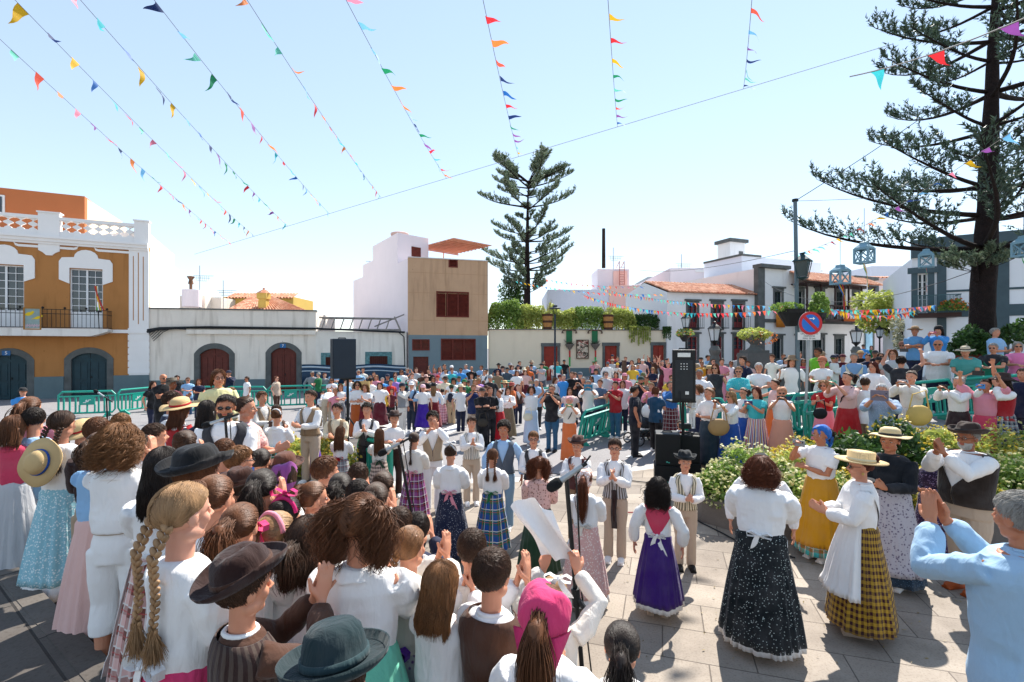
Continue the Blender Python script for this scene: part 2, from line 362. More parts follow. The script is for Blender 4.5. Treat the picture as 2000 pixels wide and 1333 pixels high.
def tile_roof(g,A,B,C,D,step=.24,rr=.085):
 """barrel tiles between eave A->B and ridge D->C"""
 A,B,C,D=map(Vector,(A,B,C,D));g.add([A,B,C,D],[(0,1,2,3)]);n=max(2,int((B-A).length/step));nrm=(B-A).cross(D-A).normalized()
 if nrm.z<0:nrm=-nrm
 s=(B-A).normalized()
 for i in range(n):
  t=(i+.5)/n;p=A.lerp(B,t);q=D.lerp(C,t)
  if(q-p).length<.15:continue
  m=5;rings=[]
  for e in(p,q):rings.append([e+s*rr*math.cos(math.pi*k/m)+nrm*(rr*math.sin(math.pi*k/m)+.01)for k in range(m+1)])
  V,Fs=rings_mesh(rings,False,False);g.add(V,Fs)
def arch_pts(u0,u1,zs,rise,k=14):
 r=((u1-u0)**2/4+rise**2)/(2*rise);c=(u0+u1)/2;zc=zs+rise-r;a0=math.asin((u1-u0)/2/r)
 return[(c-r*math.sin(a0*(1-2*i/k)),zc+r*math.cos(a0*(1-2*i/k)))for i in range(k+1)]
def arched_door(f,bld,x0,y0,x1,ybase_z,m_door,sw=.28,rise=.35,num=None):
 u0,u1,_,zt=f.rect(x0,y0,x1,700);z0=ybase_z;zs=zt-rise
 fr=f.g();inner=[(u0+.0,z0)]+arch_pts(u0,u1,zs,rise)+[(u1,z0)];outer=[(u0-sw,z0)]+arch_pts(u0-sw,u1+sw,zs+.05,rise+sw-.03)+[(u1+sw,z0)]
 fr.strip(outer,inner,.03,-.2)
 fr.build('stone_surround',stone,bld)
 d=f.g();d.box(u0-.02,(u0+u1)/2-.01,-.2,-.14,z0,zs+.001+rise);d.box((u0+u1)/2+.01,u1+.02,-.2,-.14,z0,zs+rise+.001)
 d.box(u0-.02,u1+.02,-.141,-.11,zs-.04,zs+.06)
 for s in(0,1):
  a=u0+.08+s*(u1-u0)/2;b=a+(u1-u0)/2-.16
  for za,zb in((z0+.2,z0+.8),(z0+.95,zs-.15)):
   for q in(0,1):
    aa=a+q*(b-a)/2+.02;bb=aa+(b-a)/2-.05;d.box(aa,bb,-.141,-.115,za,zb)
  d.box(a,b,-.141,-.118,zs+.12,zs+.12+rise*.25)
 do=d.build('door',m_door,bld)
 f.g().box((u0+u1)/2+.04,(u0+u1)/2+.08,-.11,-.07,z0+1.0,z0+1.12).build('handle',iron,do)
 return(u0-.02,u1+.02,z0,zs+rise+.001)
def louvre_window(f,bld,x0,y0,x1,y1,n=3,m=None,glass_left=False,holes=None,bars=False):
 u0,u1,z0,z1=f.rect(x0,y0,x1,y1);fr=f.g();m=m or lou;t=.07
 fr.box(u0,u1,-.1,.03,z0,z0+t);fr.box(u0,u1,-.1,.03,z1-t,z1)
 for i in range(n+1):
  c=u0+(u1-u0-t)*i/n;fr.box(c,c+t,-.1,.03-.002*(i%2+1),z0+t,z1-t)
 o=fr.build('window',m,bld)
 sl_=f.g()
 for i in range(n):
  a=u0+(u1-u0-t)*i/n+t;b=u0+(u1-u0-t)*(i+1)/n;k=int((z1-z0-2*t)/.075)
  for j in range(k):
   zz=z0+t+(j+.5)*(z1-z0-2*t)/k;sl_.add([(a,-.055,zz+.03),(b,-.055,zz+.03),(b,-.005,zz-.03),(a,-.005,zz-.03),(a,-.07,zz+.02),(b,-.07,zz+.02),(b,-.02,zz-.04),(a,-.02,zz-.04)],[(0,1,2,3),(7,6,5,4),(0,3,7,4),(1,5,6,2),(0,4,5,1),(3,2,6,7)])
 sl_.build('shutter',m,o)
 f.g().box(u0+.01,u1-.01,-.16,-.13,z0+.01,z1-.01).build('pane',m_glass,o)
 return(u0,u1,z0,z1)
def sash_window(f,bld,x0,y0,x1,y1,m,nx_=2,nz=3,dep=.14,low=0.0,stonef=0,uz=None):
 u0,u1,z0,z1=uz or f.rect(x0,y0,x1,y1);fr=f.g();t=.06
 if low:zl=z0+(z1-z0)*low;fr.box(u0+.001,u1-.001,-dep-.04,-dep+.03,z0,zl)
 else:zl=z0
 for a,b,c,e in((u0,u0+t,zl,z1),(u1-t,u1,zl,z1),(u0+t,u1-t,zl,zl+t),(u0+t,u1-t,z1-t,z1)):fr.box(a,b,-dep-.03,-dep+.04,c,e)
 c=(u0+u1)/2;fr.box(c-.04,c+.04,-dep-.02,-dep+.045,zl+t,z1-t)
 for i in range(1,nz):zz=zl+(z1-zl)*i/nz;fr.box(u0+t,u1-t,-dep-.01,-dep+.025,zz-.015,zz+.015)
 for i in range(1,nx_*2):
  if i!=nx_:uu=u0+(u1-u0)*i/(nx_*2);fr.box(uu-.012,uu+.012,-dep-.01,-dep+.022,zl+t,z1-t)
 o=fr.build('window',m,bld);f.g().box(u0+.01,u1-.01,-dep-.06,-dep-.035,zl,z1-.01).build('pane',m_glass,o)
 if stonef:
  g=f.g();s_=stonef
  g.box(u0-s_,u0,-.05,.04,z0-.0,z1);g.box(u1,u1+s_,-.05,.04,z0,z1);g.box(u0-s_,u1+s_,-.05,.045,z1,z1+s_*1.5);g.box(u0-s_-.12,u1+s_+.12,-.05,.14,z1+s_*1.5,z1+s_*1.5+.12);g.box(u0-s_,u1+s_,-.05,.05,z0-.18,z0)
  g.build('stone_frame',stone,bld)
 return(u0,u1,z0,z1)
fA=Fac(290,26.8,.47)
A=empty('ochre_house',fA.xf(0,0,0),label='two storey ochre house with white balustrade and iron balcony at far left',cat='house')
uR=0.0;uL=fA.uz(-260,600)[0];zc=fA.uz(200,470)[1];zc=8.2
holes=[]
holes.append(arched_door(fA,A,139,690,209,0,teal_door));holes.append(arched_door(fA,A,-18,692,53,0,teal_door));holes.append(arched_door(fA,A,-190,695,-112,0,teal_door))
for(a,b)in((136,201),(-28,47),(-200,-115)):
 r=fA.rect(a,526,b,650);r=(r[0],r[1],3.62,6.75);holes.append(r)
 sash_window(fA,A,0,0,0,0,white_wood,2,6,.15,.26,uz=r)
 sr=fA.g();c=(r[0]+r[1])/2;hw=(r[1]-r[0])/2
 out=[(c-hw-.42,6.15)]+[(c-hw-.42,7.1),(c-hw-.3,7.3),(c-.55,7.34)]+[(c-.5*math.cos(math.pi*k/8),7.34+.42*math.sin(math.pi*k/8))for k in range(9)]+[(c+.55,7.34),(c+hw+.3,7.3),(c+hw+.42,7.1),(c+hw+.42,6.15)]
 inn=[(c-hw,5.95)]+[(c-hw,6.78),(c-hw+.02,6.78),(c-.55,6.78)]+[(c-.5+1.0*k/8,6.78)for k in range(9)]+[(c+.55,6.78),(c+hw-.02,6.78),(c+hw,6.78),(c+hw,5.95)]
 sr.strip(out,inn,.05,-.01).build('window_surround',W_trim,A)
wl=wall_sheet(fA.g(),uL,uR-.02,0,zc,holes);shell(wl,uL,uR-.02,0,zc,.5);wl.build('wall',W_orange,A);fA.g().box(uL,uR-.03,-9,-.51,0,zc-.01).build('side_wall',W_white,A)
g=fA.g();g.box(uL,-.0,-.1,.28,zc,zc+.12);g.box(uL,0,-.1,.2,zc-.16,zc);g.box(uL,0,-.1,.12,zc-.28,zc-.16);g.build('cornice',W_trim,A)
g=fA.g();
for k in range(3):
 pass
g.box(-.86,0.02,-.1,.06,3.55,zc-.28)
g.box(-.86,.02,-.1,.05,1.12,3.4)
for k in range(7):g.box(-.9,.05,-.1,.075,1.2+k*.36,1.2+k*.36+.31)
g.box(uL,.04,-.1,.1,3.4,3.58);g.build('pilaster',W_trim,A)
g=fA.g()
for k in(-.66,-.44,-.22):g.box(k-.02,k+.02,.05,.063,3.9 if k==-.44 else 4.1,7.8 if k==-.44 else 7.6)
g.build('groove',W_orange,A)
g=fA.g();zl=7.72;cs=[(r[0]+r[1])/2 for r in holes[3:6]]
pts=[];u=-.86
for c in cs:pts+=[(c+.5,zl)]+[(c+.38*math.cos(math.pi*k/8),zl+.05+.26*math.sin(math.pi*k/8))for k in range(9)]+[(c-.5,zl)]
pts=[(-.86,zl)]+pts+[(uL,zl)];g.strip([(a,b+.12)for a,b in pts],pts,.04,-.01);g.build('moulding',W_trim,A)
mids=[(cs[0]+cs[1])/2+.1,(cs[1]+cs[2])/2]
g=fA.g()
for c in mids:
 g=fA.g();g.prism([(c-.42,zc-.28),(c+.42,zc-.28),(c+.42,7.6),(c+.25,7.5),(c+.12,7.36),(c-.12,7.36),(c-.25,7.5),(c-.42,7.6)],-.02,.07);g.build('console',W_trim,A)
g=fA.g();zb=zc+.12
posts=[(-.62,.02)]+[(c-.42,c+.42)for c in mids]
for a,b in posts:g.box(a,b,-.3,.1,zb,zb+1.2);g.box(a-.05,b+.05,-.35,.15,zb+1.2,zb+1.27)
spans=[(-.62,mids[0]+.42),(mids[0]-.42,mids[1]+.42),(mids[1]-.42,uL)]
for b,a in spans:
 g.box(a,b,-.18,.04,zb,zb+.3);g.box(a,b,-.22,.08,zb+.88,zb+1.04)
g.build('balustrade_frame',W_trim,A)
n=0
for b,a in spans:
 k=int((b-a)/.42)
 for i in range(k):
  c=a+(i+.5)*(b-a)/k;w0=(b-a)/k/2
  h=[(0,.2),(.08,.17),(.13,.08),(.2,.07),(.3,.16),(.36,.17),(.45,.09),(.6,.05),(.7,.09)]
  bg_=fA.g();prof=[(w0-max(.02,w0*(.25 if z<.06 else .18+.7*abs(math.sin((z)*8.2))*.8)),z)for z in np.linspace(0,.7,15)]
  L_=[(c-p,zb+.3+z)for p,z in[(w0*.42+w0*.4*math.cos(z*21)*(1 if z>.08 else .6),z)for z in np.linspace(0,.58,16)]]
  R_=[(2*c-q,z)for q,z in L_];bg_.strip(L_,R_,-.13,-.01);bg_.build('baluster',W_trim,A);n+=1
g=fA.g();us=[uL]+sorted([x for h in holes[:3]for x in(h[0]-.27,h[1]+.27)])+[.03]
for a,b in zip(us[0::2],us[1::2]):fA.g().box(a,b,-.05,.06,0,1.12).build('plinth',W_grey,A)
u1=fA.uz(222,640)[0];g=fA.g();g.prism([(uL,3.2),(u1-.75,3.2),(u1-.4,3.3),(u1-.1,3.42),(u1,3.46),(u1,3.58),(uL,3.58)],.11,.95);g.build('balcony_slab',wallmat('slab_white','dcd8d2',.08,1.0),A)
g=fA.g()
for z in(3.62,4.3,4.52):g.box(uL,u1-.05,.84,.87,z,z+.03);g.box(u1-.08,u1-.05,.05,.84,z,z+.03)
k=int((u1-uL)/.16)
for i in range(k):
 u=u1-.06-i*.17
 if u<uL:break
 g.box(u-.008,u+.008,.846,.864,3.65,4.52)
 if i%5==0:g.lathe([(0.001,0),(.05,.03),(.06,.08),(.02,.12),(.001,.13)],(u,.855,4.55),6)
for n_ in np.arange(.1,.8,.17):g.box(u1-.072,u1-.058,n_,n_+.014,3.65,4.52)
g.build('balcony_railing',iron,A)
g=fA.g();x_=fA.uz(150,400)[0];uo=fA.uz(150,400)[0]-.4
g.box(uL,uo,-7,-2.5,zc,11.2);g.build('upper_storey',W_orange2,A)
g=fA.g();g.prism([(uo,-7),(uo,-2.5),(uo+2.2,-2.5),(uo+2.2,-7)],0,0)if False else None
g.add([(uo,-2.9,zc),(uo+1.9,-7,zc),(uo,-7,zc),(uo,-2.9,11.15),(uo+.6,-7,10.9),(uo,-7,11.15)],[(0,1,4,3),(1,2,5,4),(3,4,5),(0,3,5,2)]);g.build('upper_wing',wallmat('peach_plaster','efcfae',.05,.2),A)
fr=fA.rect(-12,398,12,416);fA.g().box(fr[0]-1.2,fr[1]-1.0,-2.52,-2.44,zc+1.5,10.8).build('window',white_wood,A)
fA.g().box(fr[0]-1.1,fr[1]-1.1,-2.46,-2.41,zc+1.6,10.7).build('pane',m_glass,A.children[-1])
def text(body,size,loc,rot,m,parent,name='lettering',ext=.004,align='CENTER',sc=None):
 cu=bpy.data.curves.new('t','FONT');cu.body=body;cu.size=size;cu.extrude=ext;cu.align_x=align;cu.align_y='CENTER'
 o=bpy.data.objects.new('t',cu);COL.objects.link(o);dg=bpy.context.evaluated_depsgraph_get();me=bpy.data.meshes.new_from_object(o.evaluated_get(dg));bpy.data.objects.remove(o)
 return link(name,me,m,parent,loc,rot,sc=sc)
def fac_rot(f):return(R(90),0,math.atan2(f.d.y,f.d.x))
def at(parent,p):return Vector(p)
blue_plate=mat('blue_enamel','1f5f96',.3,.1,bst=0);white_p=mat('white_lettering','f0f0f0',.6,.02,bst=0)
def plate(f,bld,x,y,s):
 u,z=f.uz(x,y);o=f.g().box(u-.16,u+.16,.03,.06,z-.12,z+.12).build('number_plate',blue_plate,bld);text(s,.22,f.xf(u,.064,z),fac_rot(f),white_p,o)
plate(fA,A,13,690,'5')
g=G();a=px(284,450,26.95);b=px(340,498,34);z1=a.z
g.add([(a.x,a.y,0),(b.x,b.y,0),(b.x,b.y,z1),(a.x,a.y,z1),(a.x-4,a.y+.3,0),(b.x-6,b.y,0),(b.x-6,b.y,z1-.3),(a.x-4,a.y+.3,z1-.3)],[(0,1,2,3),(4,7,6,5),(3,2,6,7),(1,5,6,2),(0,3,7,4)])
tag(g.build('gable_wall',W_white),'tall blank white side wall standing right of the ochre house','wall')
fB=Fac(290,26.85,.22)
B=empty('low_white_house',fB.xf(0,0,0),label='long low whitewashed house with two arched brown doors and flat parapet',cat='house')
uS=fB.uz(617,620)[0];uE=fB.uz(794,620)[0];zt=fB.uz(450,606)[1];zt2=fB.uz(700,648)[1]
hl=[arched_door(fB,B,390,681,448,0,brown_wood),arched_door(fB,B,529,679,579,0,brown_wood)]
wn=[]
for x0,x1,y0,y1 in((636,655,698,716),(722,757,696,712)):
 r=fB.rect(x0,y0,x1,y1);wn.append(r)
 g=fB.g();g.box(r[0],r[1],-.16,-.1,r[2],r[3]);
 for k in range(9):uu=r[0]+(r[1]-r[0])*(k+.5)/9;g.box(uu-.01,uu+.01,-.1,.02,r[2],r[3])
 g.build('window',brown_wood,B)
 g=fB.g();s_=.26;g.box(r[0]-s_,r[0],-.02,.03,r[2]-.3,r[3]+s_);g.box(r[1],r[1]+s_,-.02,.03,r[2]-.3,r[3]+s_);g.box(r[0],r[1],-.02,.03,r[3],r[3]+s_);g.box(r[0],r[1],-.02,.04,r[2]-.3,r[2]);g.build('window_surround',mat('teal_grey_paint','5d8486',.8,.4,8),B)
wl=wall_sheet(fB.g(),0.02,uS,0,zt,hl+[]);shell(wl,0.02,uS,0,zt,8);wl.build('wall',W_old,B)
wl=wall_sheet(fB.g(),uS,uE,0,zt2,wn);shell(wl,uS+.001,uE,0,zt2,7);wl.build('wall',wallmat('older_plaster','e6dfd4',.08,.9),B)
g=fB.g();g.box(0.02,uS+.04,-.3,.06,zt,zt+.07);g.build('coping',stone,B)
zs=fB.uz(450,643)[1];g=fB.g();g.box(.9,uS,.0,.1,zs,zs+.08);g.tube([(.0,.12,zs-.1),(.6,.12,zs+.02),(3,.12,zs+.1),(uS,.12,zs+.06),(uE-2,.12,zs-.06),(uE-.1,.13,zs-.12)],.06,6)
g.tube([(.0,.12,zs-.2),(.5,.16,zs-.05),(1.4,.15,zs+.03),(1.9,.12,zs+.0)],.08,6)
for k in range(5):g.tube([(.1+.05*k,.15,zs-.3-.1*k),(.4+.1*k,.2,zs-.05*k),(1.2,.18,zs)],.02,5)
g.tube([(uE-.5,.14,zs-.1),(uE-.15,.16,zs-.4),(uE-.1,.16,zs-2.2)],.035,5);g.build('cable_bundle',mat('black_cable','202224',.6,.2),B)
g=fB.g();g.box(1.9,uS,-.01,.14,zs-.3,zs-.06);g.build('ledge',W_old,B)
for a,b in((.0,hl[0][0]-.28),(hl[0][1]+.28,hl[1][0]-.28),(hl[1][1]+.28,uE)):fB.g().box(a,b,-.05,.04,0,.8).build('plinth',W_grey,B)
plate(fB,B,553,676,'7')
g=fB.g();a=fB.uz(590,715)[0];b=fB.uz(792,712)[0];zt_=fB.uz(690,713)[1];cols=40
def tarp(z0,z1,name,m,off,parent=None):
 g=fB.g();V=[]
 for i in range(cols+1):
  u=a+(b-a)*i/cols;n_=.12+.03*math.sin(u*3)+off;dz=.05*math.sin(u*1.7)
  V+=[(u,n_,z0+(dz if z0>.5 else 0)),(u,n_,z1+dz),(u,n_-.02,z0+(dz if z0>.5 else 0)),(u,n_-.02,z1+dz)]
 Fs=[]
 for i in range(cols):q=i*4;r=q+4;Fs+=[(q,r,r+1,q+1),(q+2,q+3,r+3,r+2),(q+1,r+1,r+3,q+3),(q,q+2,r+2,r)]
 g.add(V,Fs);return g.build(name,m,parent,smooth=True)
tp=tarp(.25,zt_,'tarpaulin',mat('navy_tarpaulin','1c3850',.45,.15),0);tag(tp,'navy tarpaulin with pale wavy top stripes hung along the low white wall','tarpaulin')
tarp(zt_-.2,zt_-.1,'stripe',mat('tarp_stripe','b8c4cc',.6,.1),.006,tp);tarp(zt_-.42,zt_-.36,'stripe',MC['tarp_stripe'],.006,tp)
g=fB.g();z0=zt2+.03;z1=zt2+.85;a=uS+.1;b=fB.uz(770,630)[0]
g.bar((a,-.5,z1),(b,-.6,z1-.02),.05);g.bar((a,-.5,z0+.1),(b+.4,-.5,z0+.1),.06);g.bar((a,-1.6,z1),(b,-1.4,z1),.04);g.bar((b-1.2,-.6,z0+.3),(b+.6,-.5,z1+.25),.04)
for k in range(8):u=a+.25+k*(b-a)/8.2;g.bar((u-.12,-.5,z0+.1),(u+.12,-.5,z1),.035);g.bar((u,-.5,z1),(u,-1.6,z1),.025)
g.bar((b,-.5,z1+.1),(b+.4,-.4,z0),.05)
tag(g.build('timber_frame',mat('weathered_timber','8d8782',.85,.3,5)),'broken weathered timber trellis frame lying on the low white roof','roof frame')
fC=Fac(797,29.8,.28);uE=fC.uz(953,600)[0];zr=fC.uz(870,507)[1];zm=fC.uz(870,655)[1]
C_=empty('tan_building',fC.xf(0,0,0),label='tan panelled building with brown shutters, grey ground floor and white side wall',cat='building')
ws=[louvre_window(fC,C_,852,570,916,620,3),louvre_window(fC,C_,876,505+1,894,523,1),louvre_window(fC,C_,805,663,839,685,2),louvre_window(fC,C_,861,662,929,704,3)]
r=fC.rect(807,697,837,762);r=(r[0],r[1],0,r[3]);ws.append(r);dr=fC.g();dr.box(r[0],r[1],-.15,-.1,0,r[3]);dr.box(r[0]+.15,r[1]-.15,-.1,-.08,.3,r[3]-.3);do=dr.build('door',brown_wood,C_);fC.g().lathe([(.001,0),(.06,.02),(.001,.05)],((r[0]+r[1])/2,-.06,1.1),8).build('handle',m_steel,do)
wl=wall_sheet(fC.g(),0,uE,zm,zr,[w for w in ws if w[2]>zm]);shell(wl,0,uE,zm,zr,.6);wl.build('wall',W_tan,C_)
wl=wall_sheet(fC.g(),.03,uE-.03,0,zm,[w for w in ws if w[2]<zm]);
wl.xf=lambda u,n,z:fC.xf(u,n-.12,z);wl.build('wall',wallmat('grey_render','77868b',.08,.4),C_)
g=fC.g()
for z in(zm+.9,zm+2.6,zr-.9):g.box(0.0,uE,-.01,.006,z,z+.02)
for u in(.95,2.3,4.4):g.box(u,u+.02,-.01,.005,zm,zr)
g.build('panel_joint',mat('joint_brown','b08c68',.8,.1),C_)
g=fC.g();g.box(.45,.65,-.02,.16,zm,zr-.05)if False else g.box(0,uE,-.35,.05,zr,zr+.06);g.build('coping',mat('pale_coping','d5cfc8',.8,.1),C_)
Pc=fC.xf(0,-.2,0);Q=px(690,548,40);zt=zr
g=G();e=.0
Pq=Vector((Pc[0]-.02,Pc[1]+.1));Qq=Vector((Q.x,Q.y));X=Vector(fC.xf(uE,-3,0)[:2]);Y_=X+(Qq-Pq)
poly=[Pq,Qq,Y_,X]
g.add([(p.x,p.y,0)for p in poly]+[(p.x,p.y,zt-.02)for p in poly],[(0,3,2,1),(4,5,6,7),(0,1,5,4),(1,2,6,5),(2,3,7,6),(3,0,4,7)])
def along(t,k):return Pq.lerp(Qq,t)+(X-Pq).normalized()*k
def block(t0,t1,k0,k1,z0,z1):
 p=[along(t0,k0),along(t1,k0),along(t1,k1),along(t0,k1)]
 g.add([(q.x,q.y,z0)for q in p]+[(q.x,q.y,z1)for q in p],[(0,3,2,1),(4,5,6,7),(0,1,5,4),(1,2,6,5),(2,3,7,6),(3,0,4,7)])
block(.15,.58,.004,2.4,zt-.02,zt+1.95);block(.58,.78,.004,2.4,zt-.02,zt+.9);g.build('rear_block',W_mauve,C_)
g=G();p=along(.147,.004);
kk=(X-Pq).normalized();base=along(.15,0)
def fx(u,n,z):q=base+kk*u+Vector((kk.y,-kk.x))*n;return(q.x,q.y,z)
g=G(fx);g.box(1.05,1.75,.0,.05,zt+.55,zt+1.2);
for i in range(8):g.box(1.1,1.7,.05,.07,zt+.58+i*.077,zt+.62+i*.077)
g.build('window',lou,C_)
g=G();tk=along(.3,.9);g.lathe([(.55,0),(.55,.2),(.62,.3),(.62,.42),(.55,.46),(.001,.46)],(tk.x,tk.y,zt+1.95),24);g.build('water_tank',mat('pinkish_tank','c9a99d',.8,.1),C_)
g=G(fx)
for i in range(9):g.box(2.45,5.6,-.9+i*.42,-.86+i*.42,zt+1.42,zt+1.5)
g.box(2.42,5.7,-1.0,2.8,zt+1.5,zt+1.54);g.box(2.42,5.7,-.98,-.92,zt+1.34,zt+1.42);g.box(4.3,4.36,-.95,-.9,zt,zt+1.4);g.build('pergola',mat('salmon_roofing','d99b80',.6,.08),C_)
fD=Fac(955,31.35,.15);uE=fD.uz(1303,650)[0];zt=fD.uz(1100,645)[1]
Dw=empty('garden_wall',fD.xf(0,0,0),label='long cream garden wall with three red doors and greenery above',cat='wall')
hd=[]
for x0,x1,y0,zz in((1062,1089,677,.25),(1181,1205,676,.4),(1275,1297,675,.5)):
 r=fD.rect(x0,y0,x1,730);r=(r[0],r[1],zz-.1,r[3]);hd.append(r);g=fD.g();s_=.16
 g.box(r[0]-s_,r[0],-.05,.05,r[2],r[3]);g.box(r[1],r[1]+s_,-.05,.05,r[2],r[3]);g.box(r[0]-s_-.03,r[1]+s_+.03,-.05,.06,r[3],r[3]+.22);g.build('stone_frame',stone,Dw)
 g=fD.g();g.box(r[0],r[1],-.12,-.08,r[2],r[3]);c=(r[0]+r[1])/2
 if x0>1100:
  for a,b in((r[0]+.06,c-.03),(c+.03,r[1]-.06)):g.box(a,b,-.08,-.05,r[2]+1.1,r[3]-.1);g.box(a,b,-.08,-.05,r[2]+.2,r[2]+1.0)
 do=g.build('door',red_wood,Dw);fD.g().box(c+.3,c+.34,-.08,-.03,r[2]+1,r[2]+1.1).build('handle',iron,do)
wl=wall_sheet(fD.g(),0,uE,-.2,zt,hd,.3);wl.box(0,uE,-.4,-.31,-.2,zt);wl.build('wall',W_cream,Dw)
g=fD.g();g.box(0,uE,-.42,.08,zt,zt+.05);g.build('coping',stone,Dw)
g=fD.g();us=[0]+[v for h in hd for v in(h[0]-.17,h[1]+.17)]+[uE]
for a,b in zip(us[0::2],us[1::2]):
 if b>a:fD.g().box(a,b,-.05,.05,-.2,fD.uz(1150,719)[1]).build('plinth',W_grey,Dw)
for x in(1111,1161):
 u,z=fD.uz(x,664);o=empty('hanging_banner',fD.xf(u,.1,z),label=('left' if x<1130 else 'right')+' green hanging banner with feathery ornament on the cream garden wall',cat='banner')
 z1=zt-.05;g=fD.g();g.box(u-.2,u+.2,.07,.1,z-.5,z1);g.build('cloth',mat('green_cloth','2c6a45',.8,.15),o)
 g=fD.g();
 for s_ in(-1,1):g.tube([(u,.1,z1+.02),(u+s_*.25,.12,z1+.06),(u+s_*.45,.14,z1-.02),(u+s_*.5,.14,z1-.15),(u+s_*.4,.14,z1-.14)],.045,6)
 g.build('bracket',mat('carved_wood','5a4436',.7,.2),o)
 g=fD.g();g.lathe([(.02,-.45),(.1,-.3),(.3,-.05),(.32,0),(.001,.02)],(u,.2,z-.3),12);g.build('basket',mat('grey_wicker','716a64',.9,.3,20),o)
 g=fD.g();rr=random.Random(int(x))
 for k in range(40):
  a=rr.uniform(0,6.28);l=rr.uniform(.2,.5);q=(u+math.cos(a)*l,.2+math.sin(a)*l*.6,z-.3+rr.uniform(0,.35));g.bar((u+math.cos(a)*.1,.2,z-.3),q,.02,.004,3)
 g.build('twigs',mat('dry_twigs','5c5a4c',.9,.3),o)
 for i,c in enumerate(('b02a25','2f9a4a')):G(fD.xf).add([(u-.06,.22,z-.7-.45*i),(u+.06,.22,z-.7-.45*i),(u+.05,.24,z-1.15-.6*i),(u-.05,.24,z-1.15-.6*i),(u-.06,.2,z-.7-.45*i),(u+.06,.2,z-.7-.45*i),(u+.05,.22,z-1.15-.6*i),(u-.05,.22,z-1.15-.6*i)],[(0,1,2,3),(7,6,5,4),(0,4,5,1),(2,6,7,3),(1,5,6,2),(0,3,7,4)]).build('ribbon',mat('ribbon_'+c,c,.6,.1),o)
def poster_mat(name,a,b,c):
 m,t,bs=nodes(name);n=tex(t,'Noise',5.5,Detail=2.0,Distortion=1.2);n2=tex(t,'Noise',2.2,Detail=1.0)
 col=ramp(t,n.outputs[0],[(.38,hexc(a)),(.47,hexc(b)),(.55,hexc(c)),(.62,hexc(a))],'CONSTANT');col=mix(t,col,hexc(b),ramp(t,n2.outputs[0],[(.55,(0,0,0,1)),(.6,(.6,.6,.6,1))]));t.links.new(col,bs.inputs['Base Color']);bs.inputs['Roughness'].default_value=.6;return m
r=fD.rect(1125,664,1149,701);o=fD.g().box(r[0],r[1],.05,.09,r[2],r[3]).build('wall_panel',poster_mat('panel_art','3a2a1c','d8ccb4','9c3530'));tag(o,'tall brown and cream patterned panel hung between the green banners','panel')
G(fD.xf).strip([(r[0],r[2]),(r[0],r[3]),(r[1],r[3]),(r[1],r[2]),(r[0],r[2])],[(r[0]+.05,r[2]+.05),(r[0]+.05,r[3]-.05),(r[1]-.05,r[3]-.05),(r[1]-.05,r[2]+.05),(r[0]+.05,r[2]+.05)],.04,.12).build('frame',mat('carved_wood','5a4436'),o)
fE=Fac(1303,33.0,.29);uE=fE.uz(1484,600)[0];ze=fE.uz(1390,574)[1]
E=empty('gabled_white_house',fE.xf(0,0,0),label='white two storey house with low clay roof and red framed windows',cat='house')
he=[]
for x0,x1 in((1343,1362),(1391,1410),(1433,1452)):
 he.append(sash_window(fE,E,x0,594,x1,640,mat('red_sash','7d2a2c',.5,.15),1,4,.12,.2,stonef=.13))
 he.append(sash_window(fE,E,x0,658,x1,704,MC['red_sash'],1,3,.12,.45,stonef=.13))
 if x0<1440:
  r=he[-2];g=fE.g();g.box(r[0]-.2,r[1]+.2,.05,.5,r[2]-.08,r[2]-.02)
  for k in range(9):u=r[0]-.18+k*(r[1]-r[0]+.36)/8;g.box(u-.01,u+.01,.46,.48,r[2],r[2]+.75)
  g.box(r[0]-.2,r[1]+.2,.45,.49,r[2]+.75,r[2]+.8);g.build('window_balcony',iron,E)
wl=wall_sheet(fE.g(),0,uE,.2,ze,he);
gx=Vector(px(1222,577,37.5));
wl.build('wall',W_white,E)
P0=Vector(fE.xf(0,0,0));rear=Vector((gx.x,gx.y,0));back=rear-P0;P1=Vector(fE.xf(uE,0,0));rid=px(1258,553,(P0.y+rear.y)/2);R1=P1+back
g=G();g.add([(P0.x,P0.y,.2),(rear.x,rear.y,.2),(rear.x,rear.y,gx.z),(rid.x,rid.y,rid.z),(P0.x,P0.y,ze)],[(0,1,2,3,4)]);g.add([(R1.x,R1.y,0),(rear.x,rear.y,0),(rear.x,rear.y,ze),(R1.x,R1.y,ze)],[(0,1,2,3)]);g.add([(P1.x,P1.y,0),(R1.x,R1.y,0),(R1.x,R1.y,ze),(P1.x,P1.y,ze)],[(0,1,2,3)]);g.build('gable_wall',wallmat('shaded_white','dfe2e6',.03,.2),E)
g=G();rA=Vector((rid.x,rid.y,rid.z+.08));rB=rA+(P1-P0);ov=Vector(fE.xf(0,.25,0))-P0;tile_roof(g,P0+Vector((0,0,ze))+ov,P1+Vector((0,0,ze))+ov,rB,rA,.26,.09);tile_roof(g,rear+Vector((0,0,ze)),R1+Vector((0,0,ze)),rB,rA,.5,.09);g.build('roof',tile,E)
g=fE.g();g.box(0,uE,-.05,.05,.2,fE.uz(1400,712)[1]);g.build('plinth',stone,E)
fF=Fac(1485,34.9,.4);uE=fF.uz(1706,600)[0];zr=8.35
Fh=empty('town_hall',fF.xf(0,0,0),label='white town hall with dark stone corners, tiled wooden balcony and roof tower',cat='building')
hf=[];grn=mat('dark_green_frame','2a3a3a',.5,.2)
for x0,x1 in((1513,1527),(1556,1568),(1594,1608),(1634,1648),(1666,1680)):hf.append(sash_window(fF,Fh,x0,570,x1,606,grn,1,3,.15,0,stonef=.16))
for x0,x1 in((1511,1526),(1556,1570),(1632,1646)):hf.append(sash_window(fF,Fh,x0,662,x1,701,grn,1,3,.15,0,stonef=.16))
